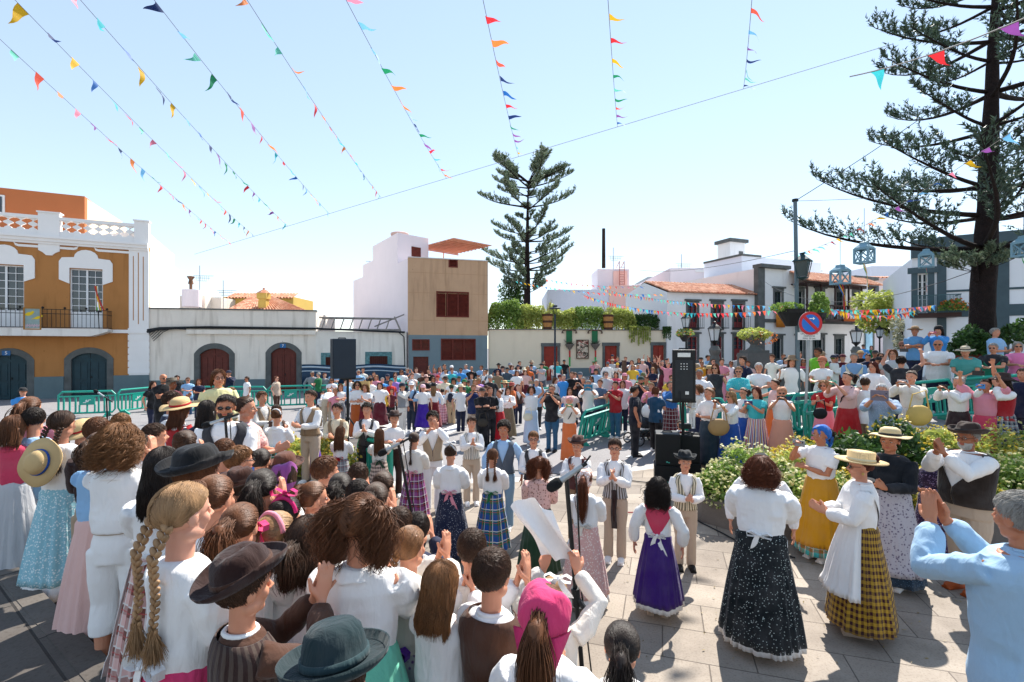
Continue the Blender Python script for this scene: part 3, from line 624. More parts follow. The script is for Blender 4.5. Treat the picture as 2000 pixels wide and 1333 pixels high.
r=fF.rect(1590,660,1608,720);r=(r[0],r[1],.9,r[3]);hf.append(r);sash_window(fF,Fh,0,0,0,0,grn,1,2,.2,.4,stonef=.16,uz=r)
wl=wall_sheet(fF.g(),0,uE,.3,zr,hf);shell(wl,0,uE,.3,zr,9);wl.build('wall',W_white,Fh)
g=fF.g();g.box(-.3,.35,-.3,.09,.3,zr);g.box(uE-.7,uE,-.3,.09,.3,zr-.3);zb=fF.uz(1600,629)[1];g.box(.35,uE-.7,-.02,.08,zb-.15,zb+.1);g.box(0.35,uE-.7,-.02,.07,.3,1.35)
a,z=fF.uz(1487,524);b,_=fF.uz(1537,524);g.box(-.3,b,-.4,.35,zr,zr+.25);b2,_=fF.uz(1662,530);g.box(b2,uE+.1,-.4,.35,zr-.3,zr-.05);g.build('stone_trim',stone,Fh)
a=fF.uz(1545,600)[0];b=fF.uz(1678,600)[0];z0=fF.uz(1610,626)[1];zcan=fF.uz(1610,562)[1]
g=fF.g();g.box(a,b,.05,1.3,z0-.15,z0)
for k in range(6):u=a+.1+k*(b-a-.2)/5;g.box(u-.05,u+.05,1.15,1.25,z0,zcan)
g.box(a,b,1.14,1.26,z0+.95,z0+1.05);g.box(a,b,.0,1.3,zcan,zcan+.1)
for k in range(46):u=a+.1+k*(b-a-.2)/45;g.box(u-.02,u+.02,1.18,1.22,z0,z0+.95)
g.build('balcony',mat('dark_brown_wood','3a2622',.6,.25),Fh)
g=fF.g();T=lambda u,n,z:(u,n,z);tile_roof(g,(a-.4,1.7,zcan+.12),(b+.4,1.7,zcan+.12),(b+.2,.0,zcan+1.0),(a-.2,.0,zcan+1.0),.26,.09);g.build('canopy_roof',tile,Fh)
g=fF.g();u,_=fF.uz(1537,600);g.box(u-1.2,uE-2,-7,-3,zr,zr+1.5);g.build('upper_block',wallmat('bluish_white','dde0ea',.02,.1),Fh);fF.g().box(u-1.3,u+.8,-7,-2.9,zr+1.5,zr+1.65).build('coping',stone,Fh)
u,z=fF.uz(1598,470);g=fF.g();g.box(u-.55,u+1.25,-9.5,-8,zr,12.3);tw=g.build('roof_tower',W_white,Fh);fF.g().box(u-.75,u+1.5,-9.7,-7.8,12.3,12.6).build('coping',stone,tw);fF.g().box(u+.5,u+1.0,-8.02,-7.97,10.4,11.5).build('window',stone,tw)
def cloth_hang(f,x0,y0,x1,y1,n0,name,m,label,cat,parent=None,sub=None):
 u0,u1,z0,z1=f.rect(x0,y0,x1,y1);g=f.g();k=12;V=[]
 for i in range(k+1):
  u=u0+(u1-u0)*i/k
  for z in(z0,(z0+z1)/2,z1):
   nn=n0+.03*math.sin(u*9+z*2);V+=[(u,nn,z),(u,nn-.015,z)]
 Fs=[]
 for i in range(k):
  q=i*6;r=q+6
  for j in(0,2):Fs+=[(q+j,r+j,r+j+2,q+j+2),(q+j+1,q+j+3,r+j+3,r+j+1)]
  Fs+=[(q,q+1,r+1,r),(q+4,r+4,r+5,q+5)]
 g.add(V,Fs);o=g.build(name,m,parent,smooth=True)
 if label:tag(o,label,cat)
 return o
oc=mat('orange_hanging','c87a28',.8,.15);rd=mat('rust_hanging','b25a28',.8,.1)
cloth_hang(fF,1511,608,1529,640,.2,'hanging_cloth',oc,'orange cloth hung below the left upper window of the town hall','cloth')
cloth_hang(fF,1612,612,1642,630,1.4,'hanging_cloth',rd,'wide rust cloth hung from the middle of the wooden balcony','cloth')
cloth_hang(fF,1651,604,1664,639,1.4,'hanging_cloth',rd,'narrow rust cloth hung near right end of the wooden balcony','cloth')
cloth_hang(fF,1670,604,1680,630,.9,'hanging_cloth',oc,'small orange cloth hung beside the right stone corner of town hall','cloth')
r=fF.rect(1622,583,1636,625);o=fF.g().box(r[0],r[1],1.45,1.5,r[2],r[3]).build('banner',poster_mat('banner_art','d8cfc0','8c5a4a','ece4d8'));tag(o,'tall ornate framed picture hung from the balcony canopy of town hall','banner')
r=fF.rect(1687,648,1699,708);o=fF.g().box(r[0],r[1],.15,.2,r[2],r[3]).build('information_board',mat('board_blue','9cc6dc',.5,.25,1.5));tag(o,'pale blue upright information board at the right corner of town hall','board')
fG=Fac(1781,25,-.59);uE=fG.uz(2250,500)[0];zr=7.2
Gb=empty('right_white_building',fG.xf(0,0,0),label='white building with slate blue bands and balcony behind the big pine',cat='building')
r=fG.rect(1792,530,1812,612);r=(r[0],r[1],4.2,6.4);sash_window(fG,Gb,0,0,0,0,white_wood,1,4,.12,.2,uz=r)
wl=wall_sheet(fG.g(),0,uE,.4,zr,[r]);shell(wl,0,uE,.4,zr,10);wl.build('wall',wallmat('cool_white','e4e8ec',.03,.2),Gb)
g=fG.g();u1=fG.uz(1830,500)[0];u2=fG.uz(1848,500)[0];g.box(u1,u2,-.02,.05,.4,zr);u3=fG.uz(1940,500)[0];g.box(u3,u3+.55,-.02,.05,.4,zr);g.box(-.02,u1,-.2,.2,zr,zr+.9);g.box(u1,uE,-.2,.2,zr-.05,zr+.95)
zb=fG.uz(1900,609)[1];g.box(u2,u3,-.02,.045,zb-.25,zb+.3);g.box(u3+.55,uE,-.02,.045,zb-.25,zb+.3);g.box(u2,u3,-.02,.04,zb+1.0,zb+1.1);g.box(u3+.55,uE,-.02,.04,zb+1.0,zb+1.1)
g.box(r[0]-.25,r[0],-.02,.06,r[2],r[3]);g.box(r[1],r[1]+.25,-.02,.06,r[2],r[3]);g.box(r[0]-.4,r[1]+.4,-.02,.12,r[3],r[3]+.3);g.build('slate_band',dslate,Gb)
a=fG.uz(1776,612)[0];b=fG.uz(1866,612)[0];z0=fG.uz(1820,614)[1]
fG.g().box(a,b,.06,1.1,z0-.2,z0).build('balcony_slab',mat('dark_brown_wood','3a2622'),Gb)
g=fG.g()
for z in(z0+.05,z0+.85):g.box(a,b,1.03,1.07,z,z+.04);g.box(b-.04,b,.06,1.03,z,z+.04)
k=34
for i in range(k+1):u=a+(b-a-.04)*i/k;g.box(u,u+.02,1.035,1.055,z0,z0+.88)
g.build('balcony_railing',mat('teal_iron','3f5f66',.5,.15),Gb)
def block_px(name,x0,y0,x1,dep,D,m,label,cat='building',z0=0,parent=None):
 a=px(x0,y0,D);b=px(x1,y0,D);g=G().box(a.x,b.x,D,D+dep,z0,a.z);o=g.build(name,m,parent)
 if label:tag(o,label,cat)
 return o
o=block_px('distant_house',1070,566,1250,10,48,wallmat('bluish_white','dde0ea'),'long pale flat roofed house behind the garden hedge');
a=px(1190,566,47.9);G().box(a.x,a.x+3.4,47.8,50,a.z-3.5,a.z+.4).build('pink_wing',wallmat('pale_pink','f0c8bc',.02,.1),o)
o=block_px('roof_block',1167,526,1229,4,51,W_mauve,'square pink white roof block with ladder behind the hedge')
g=G();a=px(1198,552,50.9);b=px(1225,530,50.9);g.box(a.x,b.x,50.85,50.95,a.z-1,b.z);g.build('recess',wallmat('pale_pink','f0c8bc'),o)
g=G();p=px(1210,560,50.5)
for s_ in(0,.5):g.tube([(p.x+s_,50.5,p.z),(p.x+s_,50.5,p.z+2.0),(p.x+s_+.1,51,p.z+2.7),(p.x+s_,52,p.z+2.2)],.04,5)
for i in range(9):g.bar((p.x,50.5,p.z+.25*i),(p.x+.5,50.5,p.z+.25*i),.025)
g.build('ladder',mat('rust_red_metal','b0685c',.6),o)
p=px(1179,524,51);q=px(1178.5,447,51);tag(G().bar((p.x,51,p.z),(p.x,51,q.z),.2,.17,10).build('wooden_post',mat('dark_wood_post','33261f',.9,.3)),'tall dark wooden post rising above the pink white roof block','post')
o=block_px('distant_house',1309,524,1500,12,46,W_mauve,'big pink white flat block behind the gabled white house');a=px(1358,530,46);G().box(a.x,a.x+12,45.9,46,a.z-.1,a.z+.1).build('ledge',W_trim,o)
g=G();q=[px(x,y,60)for x,y in((1235,556),(1258,545),(1296,540),(1312,560))]
o=block_px('distant_house',1237,556,1310,4,60,W_white,'small greenhouse like pale roof between two distant white houses');a=px(1240,556,60);b=px(1305,541,60);g.add([(a.x,60,a.z),(b.x,60,a.z),(b.x-.7,60,b.z),(a.x+1.6,60,b.z),(a.x,64,a.z),(b.x,64,a.z),(b.x-.7,64,b.z),(a.x+1.6,64,b.z)],[(0,1,2,3),(3,2,6,7),(0,3,7,4),(1,5,6,2)]);g.build('roof',m_steel,o)
o=block_px('distant_house',1700,545,1790,6,52,wallmat('pinkish_white','ecdedd'),'distant white house with clay eaves between town hall and pine');
g=G();a=px(1700,545,51.5);b=px(1785,545,51.5);tile_roof(g,(a.x,51.2,a.z),(b.x,51.2,a.z),(b.x,53,a.z+.35),(a.x,53,a.z+.35),.4,.14);g.build('roof',tile,o)
for x in(1707,1736):a=px(x,560,52);G().box(a.x,a.x+.5,51.95,52,a.z-.6,a.z+.2).build('window',m_glass,o)
block_px('distant_house',1702,520,1778,8,70,wallmat('bluish_white','dde0ea'),'farthest pale blue white house above the clay eaves beside pine')
block_px('boundary_wall',1704,690,1790,.4,38,W_white,'low white boundary wall behind the leafy tree right of town hall','wall')
o=block_px('distant_house',341,578,400,6,44,W_old,'weathered cream roof structure with round chimney above the low white house')
p=px(375,605,43);q=px(375,578,43);g=G();g.lathe([(.75,0),(.75,1.5),(.001,1.5)],(p.x,p.y,q.z-1.0),20);g.build('round_turret',W_mauve,o);g=G();g.lathe([(.12,0),(.12,.5),(.22,.55),(.14,.9),(.3,1.15),(.3,1.2),(.001,1.25)],(p.x-.1,p.y,q.z+.5),12);g.build('chimney_pot',mat('rusty_clay','7a5a46',.9,.3),o)
block_px('distant_house',385,581,432,5,45,W_old,'small weathered block with broken edge left of the tiled roof')
YH=empty('yellow_house',px(510,620,44),label='yellow house with clay tiled hip roof and chimney above the low white roof',cat='house')
g=G();a=px(432,606,42);b=px(612,606,42);c=px(508,571,46);zz=a.z-.3
tile_roof(g,(a.x,42,zz),(b.x,42,zz),(c.x+.02,46,c.z),(c.x,46,c.z),.3,.11)
a2=px(440,578,47);tile_roof(g,(a2.x,47,a2.z-.25),(px(570,578,47).x,47,a2.z-.25),(px(570,578,47).x,48.5,a2.z+.35),(a2.x,48.5,a2.z+.35),.3,.11)
g.build('roof',tile,YH);yel=wallmat('yellow_plaster','c9a85a');a=px(436,578,47.3);b=px(573,578,47.3);G().box(a.x,b.x,47.3,52,0,a.z-.1).build('wall',yel,YH)
a=px(514,596,43);t_=px(514,571,43);G().box(a.x-.33,a.x+.33,42.8,43.4,a.z-1,t_.z-.6).box(a.x-.42,a.x+.42,42.7,43.5,t_.z-.6,t_.z-.1).build('chimney',yel,YH);G().lathe([(.62,0),(.3,.25),(.08,.35),(.12,.45),(.001,.5)],(a.x,43.1,t_.z-.1),4).build('chimney_cap',tile,YH)
def antenna(x,y0,y1,D,label):
 p=px(x,y0,D);q=px(x,y1,D);g=G();g.bar(p,q,.035,.03,6)
 for k,(dz,l)in enumerate(((.9,1.1),(1.1,.8),(1.35,.5))):g.bar((q.x-l/2,q.y,q.z-dz),(q.x+l,q.y+.2,q.z-dz),.02,m=5)
 for i in range(7):g.bar((q.x-.3+.18*i,q.y,q.z-1.12-.2),(q.x-.3+.18*i,q.y,q.z-1.12+.2),.012,m=4)
 tag(g.build('antenna',m_steel),label,'antenna')
antenna(390,604,519,43,'tall rooftop antenna left of the yellow house');antenna(436,604,548,44,'shorter rooftop antenna beside the yellow house');antenna(1198,526,484,51,'antenna on the pink white roof block');antenna(1331,524,497,46,'small antenna on the big pink white block');antenna(729,520,488,37,'antenna on the white side of the tan building')
# PEOPLE
def v3(*a):return np.array(a,float)
def ell(c,r,m=16,n=10,Rm=None):
 rings=[]
 for i in range(1,n):
  t=math.pi*i/n
  rings.append([(r[0]*math.sin(t)*math.cos(2*math.pi*k/m),r[1]*math.sin(t)*math.sin(2*math.pi*k/m),-r[2]*math.cos(t))for k in range(m)])
 if Rm is not None:rings=[[tuple(Rm@Vector(p))for p in q]for q in rings]
 return rings_mesh([[(p[0]+c[0],p[1]+c[1],p[2]+c[2])for p in q]for q in rings])
def limb(pts,rad,m=12,flat=1.0):return tube(pts,rad,m,flat)
class Dims:pass
def dims(kind,h=None):
 d=Dims();d.kind=kind
 if kind=='kid':d.H=1.35;d.Hh=.198;d.sh=.803;d.sw=.098;d.hip=.49;d.waist=.60;d.chest=.70;d.up=.155;d.fo=.14;d.girth=.84
 elif kind=='man':d.H=1.75;d.Hh=.235;d.sh=.833;d.sw=.118;d.hip=.50;d.waist=.60;d.chest=.72;d.up=.165;d.fo=.148;d.girth=1.06
 elif kind=='stout':d.H=1.72;d.Hh=.235;d.sh=.832;d.sw=.12;d.hip=.50;d.waist=.60;d.chest=.71;d.up=.165;d.fo=.148;d.girth=1.32
 else:d.H=1.64;d.Hh=.225;d.sh=.83;d.sw=.104;d.hip=.50;d.waist=.615;d.chest=.715;d.up=.16;d.fo=.143;d.girth=.98
 for k in('sh','sw','hip','waist','chest','up','fo'):setattr(d,k,getattr(d,k)*d.H)
 d.hc=d.H-d.Hh/2
 g=d.girth*d.H
 d.tor=[(d.hip-.03*d.H,.092*g,.068*g,.005),(d.hip+.03*d.H,.098*g,.073*g,.004),(d.waist,(.078 if kind not in('stout','man')else .088)*g,(.06 if kind!='stout' else .078)*g,-.004 if kind!='stout' else-.03),(d.chest,.096*g,.068*g,-.004),(d.sh-.045*d.H,.102*g,.064*g,0),(d.sh-.012*d.H,.094*g,.052*g,.004),(d.sh+.012*d.H,.06*g,.04*g,.008)]
 return d
POSE={'stand':dict(w=(.33,-.05,-.92),f=(.05,-.15,-1),p=(-1,0,0),c=.35),'clap':dict(w=(.05,-.62,-.22),f=(-.25,-.55,.85),p=(-1,-.1,-.15),c=.12),'clapl':dict(w=(.07,-.56,-.48),f=(-.2,-.85,.45),p=(-1,0,0),c=.12),'claph':dict(w=(.07,-.66,.12),f=(-.2,-.3,.95),p=(-1,-.1,0),c=.12),'phone':dict(w=(.17,-.62,.12),f=(-.5,-.35,.75),p=(-.5,-.6,-.2),c=.75),'phonel':dict(w=(.13,-.6,-.1),f=(-.5,-.5,.6),p=(-.5,-.6,-.1),c=.75),'up':dict(w=(.3,-.5,.72),f=(-.2,-.3,.9),p=(-.4,-.8,0),c=.75),'cloth':dict(w=(.24,-.5,.6),f=(-.2,-.3,.9),p=(-.4,-.8,0),c=.75),'hold':dict(w=(.12,-.5,-.5),f=(-.6,-.7,.1),p=(-.3,.2,1),c=.6),'lean':dict(w=(.14,-.72,-.42),f=(-.75,-.6,-.1),p=(0,0,-1),c=.4),'cross':dict(w=(-.1,-.42,-.36),f=(-1,-.1,.1),p=(0,.6,-.5),c=.4),'face':dict(w=(.15,-.36,.26),f=(-.35,-.1,.95),p=(-.3,.8,0),c=.4),}
POSES2={'one_up':('phone','stand'),'hip':('stand','stand'),'phone1':('phone','hold'),'shoot':('phone','cross'),'point':('phone','face')}
def arms(d,pose):
 out=[]
 A=d.up+d.fo
 pr,pl=POSES2.get(pose,(pose,pose))
 for s,pn in((-1,pr),(1,pl)):
  q=POSE[pn];S0=v3(s*d.sw,.005,d.sh-.025*d.H);C0=v3(0,0,d.sh-.025*d.H)
  k=.93 if s<0 else 1.0
  W=C0+v3(s*q['w'][0],q['w'][1],q['w'][2])*A+(v3(0,0,.012)if s<0 else 0)
  if q['w'][0]>.25:W[0]+=s*d.sw*.75
  v=W-S0;L=np.linalg.norm(v);mx=(d.up+d.fo)*.985
  if L>mx:W=S0+v*mx/L;v=W-S0;L=mx
  u=v/L;pole=v3(s*.75,.35,-1.0)if q['w'][2]<.4 else v3(s*1.0,0,-.3)
  pole=pole-u*pole.dot(u);pole/=np.linalg.norm(pole)
  a=(d.up**2-d.fo**2+L*L)/(2*L);hh=math.sqrt(max(1e-6,d.up**2-a*a));E=S0+u*a+pole*hh
  f=v3(s*q['f'][0],q['f'][1],q['f'][2]);f/=np.linalg.norm(f);p=v3(s*q['p'][0],q['p'][1],q['p'][2]);p=p-f*p.dot(f);p/=np.linalg.norm(p)
  out.append((s,S0,E,W,f,p,q['c']))
 return out
def hand(g,d,s,W,f,p,c,q):
 k=d.H/1.7 if d.kind!='kid' else .86;side=np.cross(f,p);side=side/np.linalg.norm(side)
 if side[0]*0+np.dot(side,side)==0:return
 ts=1 if side[2]>0 or(abs(side[2])<.3 and side[1]*1<0)else-1
 side=side*ts
 def ring(o,a,b,m=10):return[tuple(o+side*a*math.cos(2*math.pi*i/m)+p*b*math.sin(2*math.pi*i/m))for i in range(m)]
 V,Fs=rings_mesh([ring(W-f*.02*k,.021*k,.017*k),ring(W+f*.015*k,.026*k,.016*k),ring(W+f*.05*k,.038*k,.014*k),ring(W+f*.085*k,.039*k,.012*k),ring(W+f*.098*k,.034*k,.009*k)]);g.add(V,Fs)
 if q>=3:
  e=W+f*.13*k+p*.04*c*k;V,Fs=rings_mesh([ring(W+f*.08*k,.036*k,.012*k),ring(e,.033*k,.011*k),ring(e+f*.03*k+p*.03*c*k,.02*k,.008*k)]);g.add(V,Fs)
 else:
  rr=(.0088,.0092,.0098)[q]*k
  for i,(off,ln)in enumerate(((.027,.068),(.0095,.076),(-.0085,.072),(-.026,.058))):
   o=W+f*.088*k+side*off*k;sp=side*off*4.2;d1=f*math.cos(c*.6)+p*math.sin(c*.6)+sp*.9;d2=f*math.cos(c*1.5)+p*math.sin(c*1.5)+sp*.9;d3=f*math.cos(c*2.3)+p*math.sin(c*2.3)+sp*.6
   L=ln*k;pts=[o,o+d1*L*.42,o+d1*L*.42+d2*L*.33,o+d1*L*.42+d2*L*.33+d3*L*.25]
   V,Fs=limb([tuple(x)for x in pts],[rr*1.08,rr,rr*.93,rr*.72],8);g.add(V,Fs)
 o=W+f*.02*k+side*.022*k;d1=side*.75+f*.65+p*.25;d1/=np.linalg.norm(d1);d2=f*.9+side*.25+p*(.2+c*.5);d2/=np.linalg.norm(d2)
 V,Fs=limb([tuple(o-d1*.01),tuple(o+d1*.038*k),tuple(o+d1*.038*k+d2*.03*k),tuple(o+d1*.038*k+d2*.05*k)],[.014*k,.012*k,.0105*k,.008*k],8);g.add(V,Fs)
def headgeo(g,c,Hh):
 E=lambda p,r,m=16,n=10:g.add(*ell((c[0]+p[0]*Hh,c[1]+p[1]*Hh,c[2]+p[2]*Hh),tuple(x*Hh for x in r),m,n))
 E((0,.04,.12),(.335,.41,.375),24,14);E((0,-.09,-.17),(.245,.265,.33),20,12);E((0,-.235,-.40),(.10,.10,.09));E((0,-.29,.06),(.23,.09,.055))
 for s in(-1,1):
  E((s*.145,-.235,-.12),(.115,.105,.12));E((s*.335,.03,-.03),(.035,.09,.135));E((s*.2,-.05,-.3),(.08,.16,.12))
 E((0,-.335,-.235),(.095,.05,.028));E((0,-.33,-.275),(.085,.05,.028))
 P=[(0,-.35,.05),(0,-.40,-.03),(0,-.455,-.115),(0,-.40,-.15)]
 V,Fs=limb([(c[0]+a*Hh,c[1]+b*Hh,c[2]+z*Hh)for a,b,z in P],[.03*Hh,.038*Hh,.055*Hh,.04*Hh],10);g.add(V,Fs)
 for s in(-1,1):E((s*.055,-.40,-.13),(.035,.04,.03),8,6)
BC={}
VOX=(.0048,.0080,.013,.021)
def bendf(d,bend):
 if not bend:return lambda p:p
 def fn(p):
  z0=d.hip+.02;t=min(1,max(0,(p[2]-z0)/(.18*d.H)))*bend;dz=p[2]-z0
  if dz<=0:return p
  c,s_=math.cos(t),math.sin(t);return(p[0],p[1]*c-dz*s_,z0+dz*c+p[1]*s_)
 return fn
def body_mesh(kind,pose,q,bend=0,legs=True):
 key=('body',kind,pose,q,bend,legs)
 if key in BC:return BC[key]
 d=dims(kind);g=G();H=d.H
 m=20;rings=[[(rx*.93*math.cos(2*math.pi*k/m),y+ry*.93*math.sin(2*math.pi*k/m),z)for k in range(m)]for z,rx,ry,y in d.tor];g.add(*rings_mesh(rings))
 g.add(*limb([(0,.012,d.sh-.01*H),(0,.01,d.sh+.02*H),(0,.005,d.hc-d.Hh*.25)],[.3*d.Hh,.205*d.Hh,.21*d.Hh],14))
 headgeo(g,(0,0,d.hc),d.Hh)
 for s,S0,E,W,f,p,c in arms(d,pose):
  k=.9 if kind!='kid' else .95;k*=(d.girth if kind!='stout' else 1.12)
  g.add(*limb([tuple(S0-v3(s*.02,0,0)),tuple(S0+(E-S0)*.3),tuple(E),tuple(E+(W-E)*.3),tuple(W)],[.023*H*k,.027*H*k,.0245*H*k,.025*H*k,.0155*H*k],12));hand(g,d,s,W,f,p,c,q)
 if legs:
  for s in(-1,1):
   x=.052*H;k=d.girth if kind!='stout' else 1.15
   g.add(*limb([(s*x,.005,d.hip+.01),(s*x,.0,d.hip*.78),(s*x,-.01,.285*H),(s*x,.012,.2*H),(s*x,.015,.055*H),(s*x,.01,.02*H)],[.058*H*k,.05*H*k,.034*H*k,.034*H*k,.022*H,.022*H],12));g.add(*ell((s*x,-.035*H,.022*H),(.024*H,.068*H,.02*H),10,6))
 f=bendf(d,bend);g.V=[f(v)for v in g.V]
 BC[key]=remesh(g,VOX[q],(2,1,2,1)[q]);return BC[key]
def torso_rings(d,infl,z0,z1,hem=0,m=28,n=14):
 zs=[t[0]for t in d.tor];out=[]
 for i in range(n+1):
  z=z0+(z1-z0)*i/n;rx=np.interp(z,zs,[t[1]for t in d.tor])+infl;ry=np.interp(z,zs,[t[2]for t in d.tor])+infl;y=np.interp(z,zs,[t[3]for t in d.tor])
  if z<zs[0]:rx+=(zs[0]-z)*.1;ry+=(zs[0]-z)*.1
  if hem:
   a=math.exp(-((z-z0-.035*d.H)/(.05*d.H))**2)*hem;rx+=a;ry+=a
  out.append((z,rx,ry,y))
 return out
def shirt_mesh(kind,pose,q,sleeve='long',bend=0,tail=False,puff=1.0,slim=False):
 key=('shirt',kind,pose,q,sleeve,bend,tail,puff,slim)
 if key in BC:return BC[key]
 d=dims(kind);H=d.H;g=G();m=24
 z0=d.waist-.02*H if not tail else d.hip-.045*H
 R_=torso_rings(d,.007 if slim else .024 if tail else .012,z0,d.sh+.008*H,0 if slim else .016 if not tail else .004,m)
 rings=[[(rx*math.cos(2*math.pi*k/m),y+ry*math.sin(2*math.pi*k/m),z)for k in range(m)]for z,rx,ry,y in R_];g.add(*rings_mesh(rings))
 g.add(*limb([(0,.012,d.sh-.012*H),(0,.01,d.sh+.016*H)],[.40*d.Hh,.285*d.Hh],14))
 for s,S0,E,W,f,p,c in arms(d,pose):
  u1=E-S0;u2=W-E;b=(.0315*H+.005)*(1.15 if kind=='stout' else 1)
  if sleeve=='none':g.add(*limb([tuple(S0-v3(s*.03,0,0)),tuple(S0+u1*.08)],[b*1.0,b*1.02],12));continue
  if sleeve=='short':pts=[S0-v3(s*.02,0,0),S0+u1*.25,S0+u1*.62];rad=[b*1.12,b*1.12*puff,b*1.12*puff]
  elif sleeve=='half':pts=[S0-v3(s*.02,0,0),S0+u1*.3,S0+u1*.75,E,E+u2*.18];rad=[b*1.12,b*1.2*puff,b*1.35*puff,b*1.15*puff,b*.8]
  else:pts=[S0-v3(s*.02,0,0),S0+u1*.3,S0+u1*.7,E,E+u2*.4,E+u2*.75,E+u2*.92];rad=[b*1.14,b*1.08*puff,b*1.0*puff,b*1.02,b*.98*puff,b*.85*puff,b*.6]
  g.add(*limb([tuple(x)for x in pts],rad,14))
 f=bendf(d,bend);g.V=[f(v)for v in g.V]
 BC[key]=remesh(g,max(.0075,VOX[q]),2 if q<3 else 1,wrinkle=(.0075,.0075,.0065,.004)[q],wscale=10,seed=hash(pose)%7 if 0 else len(pose));return BC[key]
def trousers_mesh(kind,q,loose=1.0,short=0):
 key=('trousers',kind,q,loose,short)
 if key in BC:return BC[key]
 d=dims(kind);H=d.H;g=G();m=22
 R_=torso_rings(d,.008,d.hip-.035*H,d.waist+.005*H,0,m,6);rings=[[(rx*math.cos(2*math.pi*k/m),y+ry*math.sin(2*math.pi*k/m),z)for k in range(m)]for z,rx,ry,y in R_];g.add(*rings_mesh(rings))
 for s in(-1,1):
  x=.052*H;k=(d.girth if kind!='stout' else 1.15);zb=.03*H if not short else .16*H
  g.add(*limb([(s*x*.95,.005,d.hip+.02),(s*x,.0,d.hip*.78),(s*x,-.01,.285*H),(s*x,.005,zb+.04*H),(s*x,.008,zb)],[.063*H*k,.058*H*k,.044*H*k*loose,.039*H*loose,.038*H*loose],14))
 BC[key]=remesh(g,max(.009,VOX[q]),2,wrinkle=.004,wscale=9,seed=2);return BC[key]
def skirt_mesh(kind,z0=.07,flare=1.0,q=1,frill=0,top=0,infl=0,ang=None,seed=0,pl=1.0):
 """gathered skirt or (ang set) an apron panel; closed shell"""
 key=('skirt',kind,z0,flare,q,frill,top,infl,ang,seed,pl)
 if key in BC:return BC[key]
 d=dims(kind);H=d.H;m=(120,96,56,30)[q];n=(16,14,10,6)[q];zt=d.waist+.012*H+top;zb=z0*H;rng=np.random.RandomState(seed+5)
 A=np.linspace(0,2*math.pi,m,endpoint=False)if ang is None else np.linspace(-math.pi/2-ang,-math.pi/2+ang,m//2)
 ph=rng.uniform(0,6.28,6);fr=np.array([9,14,19,23,5,31]);V=[];UV=[]
 rx0=np.interp(d.waist,[t[0]for t in d.tor],[t[1]for t in d.tor])+.012+infl;ry0=np.interp(d.waist,[t[0]for t in d.tor],[t[2]for t in d.tor])+.012+infl
 rb=.175*H*flare*(1.15 if kind=='stout' else 1)
 for i in range(n+1):
  t=i/n;z=zt+(zb-zt)*t;e=t**.75;rx=rx0+(rb-rx0)*e+infl*t;ry=ry0+(rb*.95-ry0)*e+infl*t
  if t>0:rx=max(rx,(.098*d.girth*H+.02)*min(1,t*7+.75));ry=max(ry,(.076*d.girth*H+.02)*min(1,t*7+.7))
  w=sum(np.sin(fr[k]*A+ph[k]+.6*math.sin(t*3+k))for k in range(6))/6*.035*pl*min(1,t*1.6+.12)
  if frill and t>.86:w=w+.012*np.sin(46*A)*(t-.86)/.14+.012
  for a,ww in zip(A,w):V.append((rx*(1+ww*3)*math.cos(a),ry*(1+ww*3)*math.sin(a)+.003,z+(0.008*math.sin(5*a+ph[0])*t if ang is None else 0)));UV.append((a*rb*1.0,z))
 M=len(A);Fs=[]
 for i in range(n):
  for j in range(M if ang is None else M-1):
   j2=(j+1)%M;Fs.append((i*M+j,i*M+j2,(i+1)*M+j2,(i+1)*M+j))
 if ang is None:
  V+=[(0,0,zt),(0,0,zb+.02)];UV+=[(0,0)]*2;c0=len(V)-2
  for j in range(M):Fs.append((j,c0,(j+1)%M));Fs.append((n*M+j,(n*M+(j+1)%M),c0+1))
 else:
  N0=len(V);V+=[(x*.985,y*.985,z)for x,y,z in V[:N0]];UV+=UV[:N0];Fs+=[tuple(i+N0 for i in reversed(f))for f in Fs[:]]
  for i in range(n):
   for j in(0,M-1):a,b=i*M+j,(i+1)*M+j;Fs.append((a,b,b+N0,a+N0))
  for j in range(M-1):
   for i in(0,n):a,b=i*M+j,i*M+j+1;Fs.append((a,a+N0,b+N0,b))
 me=mesh(V,Fs,True,UV);fix(me);BC[key]=me;return me
def vest_mesh(kind,q,z0=None,gap=.42,bend=0,closed=False):
 key=('vest',kind,q,z0,gap,bend,closed)
 if key in BC:return BC[key]
 d=dims(kind);H=d.H;m=56 if q<3 else 28;n=18 if q<3 else 9;zb=d.hip+.035*H if z0 is None else z0;zt=d.sh+.014*H;V=[];UV=[]
 R_=torso_rings(d,.030,zb,zt,0,m,n)
 for i,(z,rx,ry,y)in enumerate(R_):
  t=(z-zb)/(zt-zb);gp=(.02 if t<.35 or closed else 0.02+gap*(t-.35)/.65*1.6)
  if z>d.sh-.06*H:rx+=.004
  for j in range(m+1):
   a=-math.pi/2+gp+(2*math.pi-2*gp)*j/m
   V.append((rx*math.cos(a),y+ry*math.sin(a),z));UV.append((a*.15,z))
 Fs=[(i*(m+1)+j,i*(m+1)+j+1,(i+1)*(m+1)+j+1,(i+1)*(m+1)+j)for i in range(n)for j in range(m)]
 N0=len(V);M=m+1;V+=[(x*.95,y*.95,z)for x,y,z in V[:N0]];UV+=UV[:N0];Fs+=[tuple(i+N0 for i in reversed(f))for f in Fs[:]]
 for i in range(n):
  for j in(0,m):a,b=i*M+j,(i+1)*M+j;Fs.append((a,b,b+N0,a+N0))
 for j in range(m):
  for i in(0,n):a,b=i*M+j,i*M+j+1;Fs.append((a,a+N0,b+N0,b))
 f=bendf(d,bend);V=[f(v)for v in V]
 P=np.array(V);nz=vnoise(P*[1,1,.5],12,4)*.003;P[:,:2]*=(1+nz/.15)[:,None]
 me=mesh(P,Fs,True,UV);fix(me);BC[key]=me;return me
